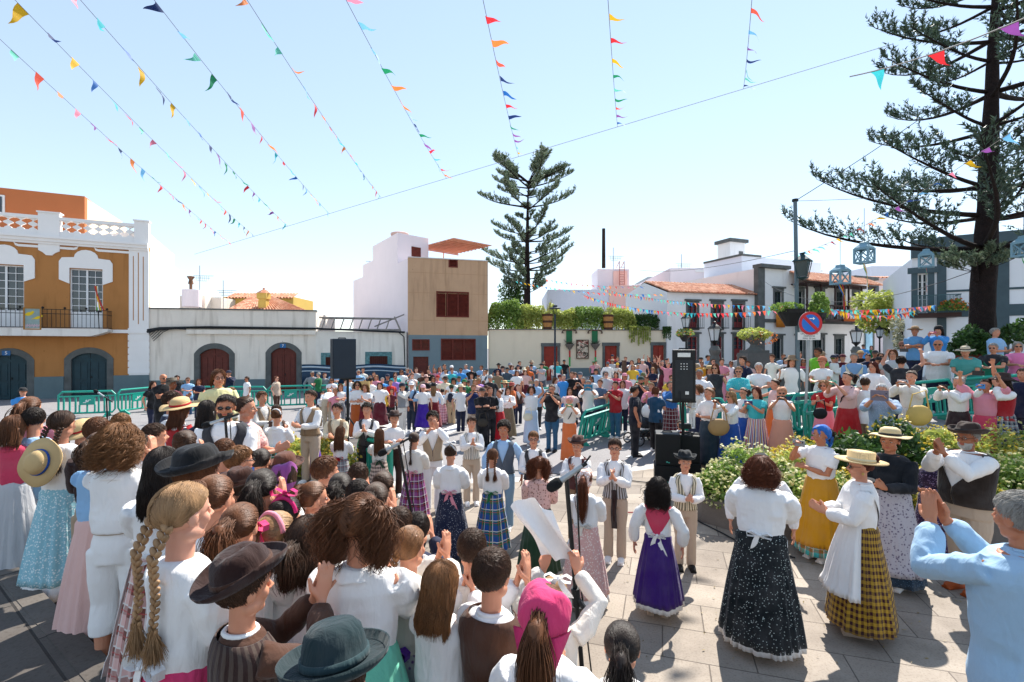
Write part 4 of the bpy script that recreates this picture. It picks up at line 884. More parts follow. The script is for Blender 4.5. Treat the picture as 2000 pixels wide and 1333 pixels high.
def belt_mesh(kind,w=.05,infl=.02,z=None):
 key=('belt',kind,w,infl,z)
 if key in BC:return BC[key]
 d=dims(kind);m=40;zc_=d.waist+.0*d.H if z is None else z*d.H;rg=torso_rings(d,infl,zc_-w/2*d.H,zc_+w/2*d.H,0,m,3)
 rings=[[((rx)*math.cos(2*math.pi*k/m),y+ry*math.sin(2*math.pi*k/m),zz)for k in range(m)]for zz,rx,ry,y in rg];V,Fs=rings_mesh(rings)
 me=mesh(V,Fs,True,[(math.atan2(v[1],v[0])*.15,v[2])for v in V]);fix(me);BC[key]=me;return me
def shoe_mesh(kind):
 key=('shoe',kind)
 if key in BC:return BC[key]
 H=dims(kind).H;g=G();g.add(*ell((0,-.03*H,.022*H),(.03*H,.078*H,.026*H),14,8));g.add(*ell((0,.015*H,.035*H),(.026*H,.034*H,.036*H),12,8));g.box(-.026*H,.026*H,-.1*H,.042*H,0,.012*H);me=remesh(g,.008,1);BC[key]=me;return me
def hmask(dv):return dv[:,2]>np.interp(dv[:,1],[-1,-.55,-.15,.25,1],[.62,.40,.0,-.52,-.62])
def unit(a):return a/(np.linalg.norm(a,axis=-1,keepdims=True)+1e-9)
def cap_geo(Hh,infl=1.07,m=32,n=22,lump=.02,seed=0,mask=None):
 V=[]
 c=np.array([0,.04,.12])*Hh;r=np.array([.335,.41,.375])*Hh
 th=np.linspace(0,math.pi,n+1)[1:-1];D_=np.array([[math.sin(t)*math.cos(2*math.pi*k/m),math.sin(t)*math.sin(2*math.pi*k/m),math.cos(t)]for t in th for k in range(m)])
 k=(mask or hmask)(D_);f=np.where(k,infl+lump*vnoise(D_,5,seed),.86);P=c+D_*r*f[:,None]
 low=(D_[:,2]<-.25)&k;P[low,2]-=.03*Hh
 V,Fs=[tuple(p)for p in P],[]
 for i in range(n-2):
  for j in range(m):j2=(j+1)%m;Fs.append((i*m+j,(i+1)*m+j,(i+1)*m+j2,i*m+j2))
 Fs.append(tuple(range(m)));Fs.append(tuple(range((n-2)*m+m-1,(n-2)*m-1,-1)))
 return V,Fs
def hair_mesh(style,Hh,L,q,seed=0):
 key=('hair',style,Hh,L,q,seed)
 if key in BC:return BC[key]
 rng=np.random.RandomState(seed+11);c=np.array([0,.04,.12])*Hh;r=np.array([.335,.41,.375])*Hh
 curly=style.startswith('curly');st=style.replace('curly','')or 'short'
 g=G();g.add(*cap_geo(Hh,1.055 if not curly else 1.06,36 if q<2 else 20,24 if q<2 else 14,.03 if not curly else .05,seed))
 N=(4200,1300,300,70)[q];rad=(.0014,.0023,.005,.011)[q];K=(18 if curly else 9)if q<2 else 6
 d0=unit(rng.normal(size=(N*3,3)));d0=d0[hmask(d0)][:N];N=len(d0)
 t=np.linspace(0,1,K)[None,:,None];wide_=curly and st not in('pigtails','pony','bun');lift=(1.07 if wide_ else 1.05)+rng.uniform(0,.10 if wide_ else .05,(N,1,1))+.02*np.sin(t*3)
 extra=[]
 if st in('short','fringe'):
  wh=unit(np.array([0,.45,.9]));tan=d0-wh*0.9;tan=tan-d0*(tan*d0).sum(1,keepdims=True);tan=unit(tan+rng.normal(size=(N,3))*.25)
  ln=.34 if st=='short' else .5
  dv=unit(d0[:,None]+tan[:,None]*t*ln);P=c+dv*r*(lift+.05*t*rng.uniform(0,1,(N,1,1)))
 elif st in('pony','bun','braids','pigtails','braid','half'):
  if st in('pony','half'):gs=np.array([[0,.93,.30 if st=='pony' else-.1]])
  elif st=='bun':gs=np.array([[0,.85,.5]])
  elif st=='braids':gs=np.array([[-.6,.62,-.55],[.6,.62,-.55]])
  elif st=='braid':gs=np.array([[.1,.8,-.55]])
  else:gs=np.array([[-.66,.35,.55],[.66,.35,.55]])
  gs=unit(gs);gi=(d0[:,0]>0).astype(int)if len(gs)==2 else np.zeros(N,int);tg=gs[gi]
  dv=unit(d0[:,None]*(1-t)+tg[:,None]*t*1.0);P=c+dv*r*(lift-.02*t)
  for gd in gs:
   gp=c+gd*r*1.06;out=np.array([gd[0],max(gd[1],.1),0])*(.35 if st!='pigtails' else .22)
   if st=='bun':
    g.add(*ell(tuple(gp+gd*.09*Hh),(.17*Hh,.15*Hh,.16*Hh),16,10));n2=(420,150,30,8)[q];cc=gp+gd*.09*Hh
    u=unit(rng.normal(size=(n2,3)));w2=unit(np.cross(u,rng.normal(size=(n2,3))));a=np.linspace(0,2.2,K)[None,:,None];extra.append(cc+(u[:,None]*np.cos(a)+w2[:,None]*np.sin(a))*np.array([.175,.155,.165])*Hh*rng.uniform(.98,1.08,(n2,1,1)));continue
   if st in('braids','braid'):
    nb=int(L/.021);pts=[gp+np.array([gd[0]*.01,.012,0])+np.array([0,.004*math.sin(i*.5)+.036*min(1,i/4),-.021*i])for i in range(nb)]
    for i,pp in enumerate(pts):
     for s in(-1,1):
      k=1-.35*i/nb;Rm=Matrix.Rotation(s*.7,3,'Y');g.add(*ell(tuple(pp+np.array([s*.0072*k,.003*s,s*.005])),(.0092*k,.0105*k,.0185*k),10,6,Rm))
    e=pts[-1];n2=(400,140,30,10)[q];o=rng.normal(size=(n2,1,3))*.004;sp=rng.normal(size=(n2,1,3))*np.array([.014,.014,.01]);extra.append(e+o+sp*t+np.array([0,0,-.09])*t*rng.uniform(.7,1.2,(n2,1,1)))
   else:
    n2=(1300,420,90,16)[q];o=rng.normal(size=(n2,1,3))*.01;sp=rng.normal(size=(n2,1,3))*np.array([.022,.02,.0])*(1.3 if curly and st!='pigtails' else 1)
    P2=gp+o+sp*np.sin(t*2.6)+out*Hh*np.sin(np.minimum(1,t*3)*1.57)+np.array([0,0,-1])*L*t**1.3*rng.uniform(.75,1.05,(n2,1,1))
    if curly or st=='pigtails':ph=rng.uniform(0,6.28,(n2,1));P2+=.012*np.stack([np.sin(t[:,:,0]*16+ph),np.cos(t[:,:,0]*16+ph),0*t[:,:,0]+0*ph],-1)
    extra.append(P2);g.add(*limb([tuple(gp),tuple(gp+out*Hh*.9),tuple(gp+out*Hh+np.array([0,0,-L*.5])),tuple(gp+out*Hh+np.array([0,0,-L*.85]))],[.012,.024,.03,.008],10))
  if st=='half':st='long'
 if st in('long','bob','med')or style.endswith('half'):
  fwd=rng.uniform(0,1,(N,1));e=np.stack([np.sign(d0[:,0]+1e-6)*np.maximum(np.abs(d0[:,0]),.25),np.maximum(d0[:,1],-.12)+.1*fwd[:,0],np.full(N,-.2)],1);mid=np.abs(d0[:,0])<.5
  e[mid&(d0[:,1]>0),0]=d0[mid&(d0[:,1]>0),0]*1.2;e=unit(e);e[:,1]=np.maximum(e[:,1],-.1)
  t1=np.minimum(1,t*2.2);dv=unit(d0[:,None]*(1-t1)+e[:,None]*t1);Q=c+dv*r*(lift+.05+.10*np.clip(t*1.5,0,1)*rng.uniform(.2,1,(N,1,1)))
  fall=np.maximum(0,t-.4)/.6*L*rng.uniform(.8,1.03,(N,1,1));Q=Q+np.array([0,0,-1])*fall
  edge=(c+e*r*1.1);Q[:,:,1]+=(np.maximum(0,.30*Hh+.02-(edge[:,1:2]))*0+.0)
  bk=np.clip(fall[:,:,0]/.12,0,1);tgt=np.maximum(Q[:,:,1],.36*Hh-.12*np.abs(Q[:,:,0])/Hh*Hh);side=np.abs(e[:,0:1])>.93
  Q[:,:,1]=Q[:,:,1]*(1-bk)+bk*(tgt+.012*rng.uniform(-1,1,(N,1))+.02*bk);Q[:,:,0]*=1+.10*np.clip(fall[:,:,0]/.3,0,1)
  if curly or seed%2:
   ph=rng.uniform(0,6.28,(N,1));am=(.022 if curly else .004)*np.clip(t[:,:,0]*2,0,1)+0*ph;fq=22 if curly else 9;Q+=am[:,:,None]*np.stack([np.sin(t[:,:,0]*fq+ph),np.cos(t[:,:,0]*fq+ph),.5*np.sin(t[:,:,0]*fq+ph*2)],-1)
  P=Q
  if L>.08:
   rr=[]
   for k in range(6):
    z=c[2]-.1*Hh-(L*.82)*k/5;wx=(.30 if curly else .36)*Hh*(1.0+.03*k);wy=.10*Hh*(1-.08*k);yy=(.30+.02*min(k,2))*Hh+.0
    rr.append([(wx*math.cos(2*math.pi*j/16),yy+wy*math.sin(2*math.pi*j/16),z)for j in range(16)])
   g.add(*rings_mesh(rr))
 if curly and st not in('short','fringe')and st in('long','bob','med'):P=P+rng.normal(size=(N,1,3))*np.array([.015,.015,.012])*np.clip(t*2.2-.1,0,1)
 if curly and st=='short':
  ph=rng.uniform(0,6.28,(N,1));P=P+.012*np.stack([np.sin(t[:,:,0]*8+ph),np.cos(t[:,:,0]*8+ph),np.sin(t[:,:,0]*8+ph*1.7)],-1)
 allV=[np.array(g.V)];F4=[];off=len(g.V)
 for Pp in[P]+extra:
  n_,k_,_=Pp.shape;tt=np.linspace(0,1,k_)[None,:];ra=rad*(1.15-.75*tt)*rng.uniform(.6,1.4,(n_,1));V,Qd=tubes(Pp,ra,3);allV.append(V);F4.append(Qd+off);off+=len(V)
 Fs=g.Fs+[tuple(x)for q_ in F4 for x in q_.tolist()]
 me=mesh(np.concatenate(allV),Fs,True);BC[key]=me;return me
def hat_mesh(kind,q=1):
 key=('hat',kind,q)
 if key in BC:return BC[key]
 m=48 if q<2 else 20;g=G();Hh=.22
 P={'felt':[(.001,.1),(.088,.1),(.095,.0),(.10,.0),(.132,.002),(.145,.018),(.149,.02),(.144,.005),(.13,-.008),(.1,-.012),(.088,-.006)],'bowler':[(.001,.1),(.088,.1),(.095,.0),(.10,.0),(.14,.0),(.152,.02),(.156,.022),(.15,.002),(.135,-.01),(.1,-.012),(.088,-.006)],'straw':[(.001,.085),(.088,.085),(.092,.0),(.10,.0),(.18,-.004),(.182,-.01),(.1,-.01),(.088,-.006)],'boater':[(.001,.075),(.092,.075),(.094,.0),(.10,.0),(.175,0),(.175,-.008),(.1,-.008),(.088,-.006)],'bucket':[(.001,.1),(.08,.095),(.095,.03),(.10,.02),(.165,-.025),(.166,-.03),(.1,.008),(.088,.0)],'sombrero':[(.001,.09),(.085,.08),(.095,.0),(.10,.0),(.20,.004),(.202,-.004),(.1,-.008),(.088,-.004)],'cap':[(.001,.088),(.04,.084),(.075,.062),(.094,.02),(.096,-.012),(.09,-.012)]}
 prof=P[kind]
 top=prof[0][1]
 if kind in('felt','bowler','straw'):
  cr=[(.001,top),(.035,top-.001),(.062,top-.008),(.08,top-.026),(.088,top-.055)]if kind!='straw' else[(.001,top),(.05,top-.003),(.08,top-.02),(.09,top-.05)]
  prof=cr+prof[2:]
 rings=[]
 for r_,z in prof:
  ring=[]
  for k in range(m):
   a=2*math.pi*k/m;x=r_*math.cos(a)*.93;y=r_*math.sin(a)*1.13;zz=z
   if kind=='felt':
    if z>.05:zz-=.022*math.exp(-(x/.028)**2)*(1 if y<.03 else .6)
    if z>.03 and y<-.02:x*=1-.18*(z-.03)/.07
    if r_>.12:zz+=.028*(abs(math.cos(a))**2)*(r_-.12)/.03-.012*max(0,-math.sin(a))
   if kind in('bucket','straw','sombrero')and r_>.12:zz+=.008*math.sin(3*a+1)+.006*math.sin(5*a)
   ring.append((x,y,zz))
  rings.append(ring)
 g.add(*rings_mesh(rings))
 if kind=='cap':
  V,Fs=[],[];n=10
  for k in range(n+1):
   a=-math.pi/2+(k/n-.5)*2.0;V+=[(.09*math.cos(a),1.1*.09*math.sin(a),-.004),(.155*math.cos(a)*.75,1.1*.165*math.sin(a),-.016),(.09*math.cos(a),1.1*.09*math.sin(a),-.01),(.155*math.cos(a)*.75,1.1*.165*math.sin(a),-.021)]
  for k in range(n):q_=4*k;Fs+=[(q_,q_+1,q_+5,q_+4),(q_+2,q_+6,q_+7,q_+3),(q_+1,q_+3,q_+7,q_+5)]
  g.add(V,Fs)
 me=mesh(g.V,g.Fs,True);fix(me);BC[key]=me;return me
def band_mesh(h=.022):
 key=('band',h)
 if key in BC:return BC[key]
 m=40;V,Fs=rings_mesh([[(r_*math.cos(2*math.pi*k/m)*.93,r_*math.sin(2*math.pi*k/m)*1.13,z)for k in range(m)]for r_,z in((.097,.004),(.0985,.006),(.0965,h),(.094,h))]);me=mesh(V,Fs,True);fix(me);BC[key]=me;return me
def scarf_mesh(Hh,tail=.16,q=1,infl=1.16,seed=0):
 key=('scarf',Hh,tail,q,infl,seed)
 if key in BC:return BC[key]
 msk=lambda D_:D_[:,2]>np.interp(D_[:,1],[-1,-.7,-.3,.1,1],[.66,.5,-.05,-.75,-.8])
 g=G();V,Fs=cap_geo(Hh,infl,48,30,.03,seed,msk)
 V=np.array(V);V[:,1]+=np.clip(V[:,1],0,1)*.10*np.clip(.3-V[:,2]/Hh,0,1)*2;V+=(unit(V)*(.02*(1-2*np.abs(vnoise(V*[1,1,.6],14,seed)))*(V[:,1]>-.3*Hh))[:,None])
 g.add(V,Fs)
 if tail:
  n=10;W=[]
  for i in range(n+1):
   t=i/n;w_=.46*Hh*(1-t)+.004;z=-.05*Hh-(tail+.1*Hh)*t;y=.56*Hh+.05*math.sin(t*2.2)
   for j in range(9):u=j/4-1;W.append((u*w_,y-.26*Hh*(1-t)*u*u+.014*math.sin(u*8+t*3),z))
  F2=[(i*9+j,i*9+j+1,(i+1)*9+j+1,(i+1)*9+j)for i in range(n)for j in range(8)];N0=len(W);W+=[(x,y-.006,z)for x,y,z in W];F2+=[tuple(a+N0 for a in reversed(f))for f in F2[:]]
  for i in range(n):
   for j in(0,8):a,b=i*9+j,(i+1)*9+j;F2.append((a,b,b+N0,a+N0))
  g.add(W,F2)
 me=mesh(g.V,g.Fs,True);BC[key]=me;return me
def shawl_mesh(kind):
 """kerchief over the shoulders with a point down the back"""
 key=('shawl',kind)
 if key in BC:return BC[key]
 d=dims(kind);H=d.H;n=12;m=24;V=[]
 for i in range(n+1):
  t=i/n;zt=d.sh+.02*H;
  for j in range(m+1):
   u=j/m*2-1;a=math.pi/2+u*1.9;dep=(.025+.23*max(0,1-abs(u)*1.45))*H
   z=zt-dep*t;rx=np.interp(z,[x[0]for x in d.tor],[x[1]for x in d.tor])+.03;ry=np.interp(z,[x[0]for x in d.tor],[x[2]for x in d.tor])+.03;w_=1+.02*math.sin(8*u+3*t)
   V.append((rx*math.cos(a)*w_,ry*math.sin(a)*w_,z+.004*math.sin(9*u)))
 Fs=[(i*(m+1)+j,i*(m+1)+j+1,(i+1)*(m+1)+j+1,(i+1)*(m+1)+j)for i in range(n)for j in range(m)];me=mesh(V,Fs,True);BC[key]=me;return me
def bow_mesh(size=1.0,tails=.18):
 key=('bow',size,tails)
 if key in BC:return BC[key]
 g=G();s_=size
 for s in(-1,1):
  pts=[]
  for i in range(9):a=math.pi*i/8;pts.append((s*s_*.055*math.sin(a*.5)*1.3 if i<5 else s*s_*.055*(1.3-(i-4)*.32),0,s_*.022*math.sin(a*2-.2)))
  lo=[(s*.0,0,0),(s*.045*s_,.006,.026*s_),(s*.075*s_,.008,.012*s_),(s*.07*s_,.008,-.014*s_),(s*.035*s_,.006,-.012*s_),(0,0,0)]
  for a,b in zip(lo,lo[1:]):
   w0=.016*s_;g.add([(a[0],a[1]-w0,a[2]),(b[0],b[1]-w0,b[2]),(b[0],b[1]+w0,b[2]),(a[0],a[1]+w0,a[2])],[(0,1,2,3)])
  n=6
  if tails:
   for i in range(n):
    t0,t1=i/n,(i+1)/n;f=lambda t:(s*(.01+.05*t)*s_+.006*math.sin(6*t),.012*math.sin(4*t+s),-tails*t);a=f(t0);b=f(t1);w0=.014*s_*(1+.7*t0);w1=.014*s_*(1+.7*t1)
    for dy in(0,.003):g.add([(a[0]-w0,a[1]+dy,a[2]),(a[0]+w0,a[1]+dy,a[2]),(b[0]+w1,b[1]+dy,b[2]),(b[0]-w1,b[1]+dy,b[2])],[(0,1,2,3)])
 g.add(*ell((0,0,0),(.014*s_,.012*s_,.016*s_),8,6));me=mesh(g.V,g.Fs,True);BC[key]=me;return me
def face_parts(head,Hh,q,glasses=None,beard=None,iris='30200f',lip='a8504a',brow='2a1a10'):
 k=lambda*p:tuple(x*Hh for x in p)
 key=('eye',Hh)
 if key not in BC:BC[key]=mesh(*ell((0,0,0),k(.052,.028,.026),12,8),True)
 if('iris',Hh)not in BC:BC[('iris',Hh)]=mesh(*ell((0,0,0),k(.025,.02,.025),10,6),True)
 if('brow',Hh)not in BC:V,Fs=tube([k(-.075,.015,-.008),k(-.02,-.006,.012),k(.075,.012,.002)],[.008*Hh,.016*Hh,.006*Hh],6);BC[('brow',Hh)]=mesh(V,Fs,True)
 if('mouth',Hh)not in BC:V,Fs=tube([k(-.095,.03,.008),k(-.04,0,-.002),k(.04,0,-.002),k(.095,.03,.008)],[.006*Hh,.02*Hh,.02*Hh,.006*Hh],6);BC[('mouth',Hh)]=mesh(V,Fs,True)
 if glasses!='dark':
  for s in(-1,1):
   e=link('eye',BC[key],mat('eye_white','cfc6c0',.3,.03,bst=0),head,k(s*.13,-.325,-.005));link('iris',BC[('iris',Hh)],mat('iris_'+iris,iris,.2,.1,bst=0),e,k(0,-.014,0))
   link('eyebrow',BC[('brow',Hh)],mat('brow_'+brow,brow,.8,.1,bst=0),head,k(s*.135,-.368,.085))
 link('mouth',BC[('mouth',Hh)],mat('lip_'+lip,lip,.5,.1,bst=0),head,k(0,-.382,-.255))
 if glasses:
  kk=('gl',glasses,Hh)
  if kk not in BC:
   g=G()
   for s in(-1,1):
    c=k(s*.14,-.42,0);n=14;ring=[(c[0]+.092*Hh*math.cos(2*math.pi*i/n),c[1]+.01*abs(math.cos(2*math.pi*i/n)),c[2]+.07*Hh*math.sin(2*math.pi*i/n))for i in range(n+1)]
    if glasses=='dark':g.add([(x,y,z)for x,y,z in ring[:n]]+[(x,y+.004,z)for x,y,z in ring[:n]],[tuple(range(n)),tuple(range(2*n-1,n-1,-1))]+[(i,i+n,(i+1)%n+n,(i+1)%n)for i in range(n)])
    g.tube(ring,.0022,5);g.bar((s*.23*Hh,c[1],0),(s*.335*Hh,-.0,.01),.002,m=5)
   g.bar(k(-.05,-.42,.01),k(.05,-.42,.01),.002,m=5);BC[kk]=mesh(g.V,g.Fs,True)
  link('glasses',BC[kk],mat('glasses_dark','14110f',.12,.1,bst=0,spec=.8),head)
 if beard:
  kk=('beard',Hh)
  if kk not in BC:
   msk=lambda D_:(D_[:,1]<.15)&(D_[:,2]<-.12)&~((np.abs(D_[:,0])<.32)&(D_[:,2]>-.48)&(D_[:,1]<-.5));V=[];m,n=30,24
   th=np.linspace(0,math.pi,n+1)[1:-1];D_=np.array([[math.sin(t)*math.cos(2*math.pi*a/m),math.sin(t)*math.sin(2*math.pi*a/m),math.cos(t)]for t in th for a in range(m)]);f=np.where(msk(D_),1.12,.8);P=np.array([0,-.1,-.19])*Hh+D_*np.array([.255,.28,.345])*Hh*f[:,None];Fs=[(i*m+j,(i+1)*m+j,(i+1)*m+(j+1)%m,i*m+(j+1)%m)for i in range(n-2)for j in range(m)]
   BC[kk]=mesh(P,Fs,True)
  link('beard',BC[kk],hair_mat(HC.get(beard,'8c8882')),head)
SK={'light':'c98f72','mid':'b87a5a','tan':'9c6244','pale':'d6a088'}
HC={'dark':'3a271b','black':'241b16','brown':'583620','lbrown':'6e4a2c','blond':'8c6c4c','grey':'8c8882','white':'c9c5bf','red':'4c2018','auburn':'5a2e18'}
CL={'white':'e8e6e4','cream':'ddd0b4','offwhite':'dcd6cc','pink':'d88a9a','hotpink':'d0386a','rose':'c8405c','red':'a81c20','darkred':'6e1420','maroon':'561422','navy':'18203a','blue':'1c4c9a','ltblue':'8cb4d8','sky':'3c8cd0','teal':'1c7c8c','aqua':'3cb4b8','green':'1e6a3c','dkgreen':'26402c','lime':'6ab028','mint':'6cc4a8','black':'161618','char':'2c2c30','grey':'84868a','ltgrey':'b4b4b6','brown':'4a2e20','dkbrown':'2e1a16','tan':'8c745a','khaki':'a08c74','beige':'baa692','purple':'3a1a6c','violet':'5a2a9c','plum':'8c4484','lilac':'a078c0','orange':'d0662c','rust':'a04a1c','mustard':'c48a1c','yellow':'e0b83c','paleyellow':'dcd49c','denim':'2c4c70','ltdenim':'7c9cb4','slate':'4a5460','skyshirt':'9cbcdc','blush':'d8b0a8','straw':'cfae78'}
NICE={'offwhite':'cream white','hotpink':'hot pink','darkred':'dark red','ltblue':'light blue','sky':'bright blue','aqua':'turquoise','dkgreen':'dark green','lime':'lime green','char':'charcoal','ltgrey':'light grey','dkbrown':'dark brown','paleyellow':'pale yellow','denim':'denim blue','ltdenim':'pale denim','skyshirt':'pale blue','blush':'blush pink','slate':'slate grey','rose':'rose red'}
def nm(c):return NICE.get(c,c)
PEOPLE=[];CNT=[0]
HATTOP={'felt':.062,'bowler':.06,'straw':.05,'boater':.045,'bucket':.055,'cap':.018,'sombrero':.05,'scarf':.015,'beret':.02}
def col4(c):return hexc(CL.get(c,c))
def person(x,y,D,h=None,yaw=0,pose='stand',kind='woman',top=('shirt','white','long','plain',''),bot=('skirt','navy','plain',''),hair=('long','dark',.25),hat=None,skin='light',label='',group=None,bend=0,ext=(),headyaw=0,headpitch=0,q=None,glasses=None,beard=None,zb=None,wide=1.0,face=None,shoes='white'):
 """x, y: where the photograph shows the top of the head or hat; D: distance in metres; yaw 0 faces the camera, positive turns to the viewer's right"""
 CNT[0]+=1;seed=CNT[0]
 ht=HATTOP.get(hat[0],0)if hat else 0;d=dims(kind)
 if D>7 and zb is None and h is None and not bend:
  lo,hi={'kid':(1.02,1.6),'woman':(1.46,1.76),'man':(1.53,1.88),'stout':(1.53,1.86)}[kind];best=None
  for k in np.linspace(5.0,36,311):
   q_=px(x,y,float(k));hh=q_.z-terrain(q_.x,q_.y)-ht*1.05
   if lo<=hh<=hi and(best is None or abs(math.log(k/D))<abs(math.log(best/D))):best=float(k)
  if best and not lo<=px(x,y,D).z-terrain(px(x,y,D).x,D)-ht*1.05<=hi:D=best
 p=px(x,y,D);gz=terrain(p.x,p.y)if zb is None else zb
 tot=p.z-gz
 bz=math.cos(bend)if bend else 1
 if h is None:h=(tot-ht*(d.Hh/.22))/(1 if not bend else(1-(1-bz)*.45));base=gz
 else:base=gz
 sc=h/d.H
 if q is None:q=0 if D<2.9 else 1 if D<7.5 else 2 if D<16 else 3
 d_=dims(kind)
 bm=body_mesh(kind,pose,q,bend,(bot[0]=='trousers' and len(bot)>5)or bot[0]=='bare' or(bot[0]=='skirt' and len(bot)>4 and bot[4]>.12))
 o=link('person',bm,skin_mat(SK[skin]));o.location=(p.x,p.y,base);
 fac=math.atan2(p.x,p.y)
 o.rotation_euler=(0,0,R(yaw)-fac);o.scale=(sc*wide,sc*wide,sc)
 tag(o,label,'person',group);PEOPLE.append((o,x,y,D,dict(top=top,bot=bot,hair=hair,hat=hat,kind=kind,pose=pose)))
 bf=bendf(d,bend);hp=bf((0,0,d.hc))
 hd=lambda name,me,m,color=None,loc=(0,0,0),rot=(0,0,0),s=1.0,par=None:link(name,me,m,o if par is None else par,color=color)
 HM=Matrix.Translation(hp)@Matrix.Rotation(bend*.6,4,'X')
 def onhead(name,me,m,color=None,loc=(0,0,0),rot=(0,0,0),s=(1,1,1)):
  c=link(name,me,m,o,color=color);c.matrix_local=HM@Matrix.Translation(loc)@Matrix.Rotation(rot[2],4,'Z')@Matrix.Rotation(rot[1],4,'Y')@Matrix.Rotation(rot[0],4,'X')@Matrix.Diagonal((*s,1));return c
 t=top
 if t[0]=='shirt' or t[0]=='tee':link('shirt',shirt_mesh(kind,pose,q,t[2],bend,t[0]=='tee' or bot[0]=='trousers' and(len(t)>5 and t[5]=='tail'),1.18 if(len(t)>5 and t[5]=='puff')else 1.0,any(e[0]=='vest' for e in ext)),cloth(t[3],t[4]or 'ffffff'),o,color=col4(t[1]))
 b=bot
 if b[0]=='skirt':
  z0=b[4]if len(b)>4 else .07;link('skirt',skirt_mesh(kind,z0,b[5]if len(b)>5 else 1.0,q,seed=seed%3),cloth(b[2],b[3]or 'ffffff',scale=b[6]if len(b)>6 else 1.0),o,color=col4(b[1]))
  if q<3:
   for s in(-1,1):link('shoe',shoe_mesh(kind),mat('shoe_'+shoes,CL.get(shoes,'e0ddd8'),.6),o,(s*.05*d.H,0,0))
 elif b[0]=='trousers':
  link('trousers',trousers_mesh(kind,q,b[4]if len(b)>4 else 1.0,b[5]if len(b)>5 else 0),cloth(b[2],b[3]or 'ffffff'),o,color=col4(b[1]))
  if q<3:
   for s in(-1,1):link('shoe',shoe_mesh(kind),mat('shoe_'+shoes,CL.get(shoes,'e0ddd8'),.6),o,(s*.052*d.H,0,0))
 if hair and hair[0]!='none':
  hseed=seed%3 if q>0 else seed
  onhead('hair',hair_mesh(hair[0],d.Hh,round((hair[2]if len(hair)>2 else .2)/sc,2)if q<3 else .2,q,hseed if q<2 else hseed%2),hair_mat(HC[hair[1]]))
 if hat:
  hk,hc=hat[0],hat[1];s=d.Hh/.212
  if hk=='scarf':
   onhead('headscarf',scarf_mesh(d.Hh,hat[2]if len(hat)>2 else .14,q,1.14,seed%4),cloth(hat[3]if len(hat)>3 else 'plain','ffffff'),col4(hc))
  elif hk=='beret':onhead('beret',hat_mesh('cap',q),cloth(),col4(hc),(0,.01,.2*d.Hh),(0,0,3.14),(s,s,s))
  else:
   rot=hat[3]if len(hat)>3 else(-.08,0,0)
   hm=onhead('hat',hat_mesh(hk,q),cloth('plain','ffffff',.75)if hk in('felt','bowler','cap','bucket')else straw_mat(),col4(hc),(0,.03*d.Hh,(.27 if hk!='cap' else .2)*d.Hh),rot,(s*1.0,s*1.0,s*1.0))
   if q<3 and hk not in('cap','bucket')and(len(hat)>2 and hat[2]):link('hat_band',band_mesh(),cloth(),hm,color=col4(hat[2]))
 fy=math.cos(R(yaw))
 if(face if face is not None else(q<3 and fy>-.35)):
  fe=empty('face',world=False);fe.parent=o;fe.matrix_local=HM;face_parts_on(o,HM,d.Hh,q,glasses,beard,hair)
  bpy.data.objects.remove(fe)
 elif glasses=='dark' and q==3:onhead('glasses',glass_far(d.Hh),mat('glasses_dark','14110f',.12,.1,bst=0))
 for e in ext:
  k=e[0];c=col4(e[1])if len(e)>1 else None
  if k=='vest':link('vest',vest_mesh(kind,q,None,e[4]if len(e)>4 else .42,bend),cloth(e[2]if len(e)>2 else 'plain',e[3]if len(e)>3 else 'ffffff'),o,color=c)
  elif k=='sash':link('sash',belt_mesh(kind,e[2]if len(e)>2 else .055),cloth(),o,color=c)
  elif k=='belt':link('belt',belt_mesh(kind,.025,.014),cloth('plain','ffffff',.5),o,color=c)
  elif k=='apron':link('apron',skirt_mesh(kind,e[2]if len(e)>2 else .2,(e[3]if len(e)>3 else 1.0),min(q,1),frill=1,top=.01,infl=.016,ang=e[4]if len(e)>4 else 1.15,seed=1),cloth(e[5]if len(e)>5 else 'plain',e[6]if len(e)>6 else 'ffffff'),o,color=c)
  elif k=='over':link('overskirt',skirt_mesh(kind,e[2],e[3]if len(e)>3 else 1.02,q,frill=1,infl=.012,seed=2,top=.008),cloth(e[4]if len(e)>4 else 'plain','ffffff'),o,color=c)
  elif k=='hem':link('petticoat',skirt_mesh(kind,e[2]if len(e)>2 else .045,.99,q,frill=1,infl=-.006,seed=seed%3),cloth(e[3]if len(e)>3 else 'plain',e[4]if len(e)>4 else 'ffffff'),o,color=c)
  elif k=='bow':link('bow',bow_mesh(1.15,e[2]if len(e)>2 else .24),cloth(),o,(0,.062*d.girth*d.H+.035,d.waist+.005),color=c)
  elif k=='shawl':link('shawl',shawl_mesh(kind),cloth(),o,color=c)
  elif k=='hairbow':
   onhead('hair_ribbon',bow_mesh(.95,.09),cloth(),c,e[2]if len(e)>2 else(0,.5*d.Hh,.25*d.Hh),(0,0,0))
  elif k=='headband':
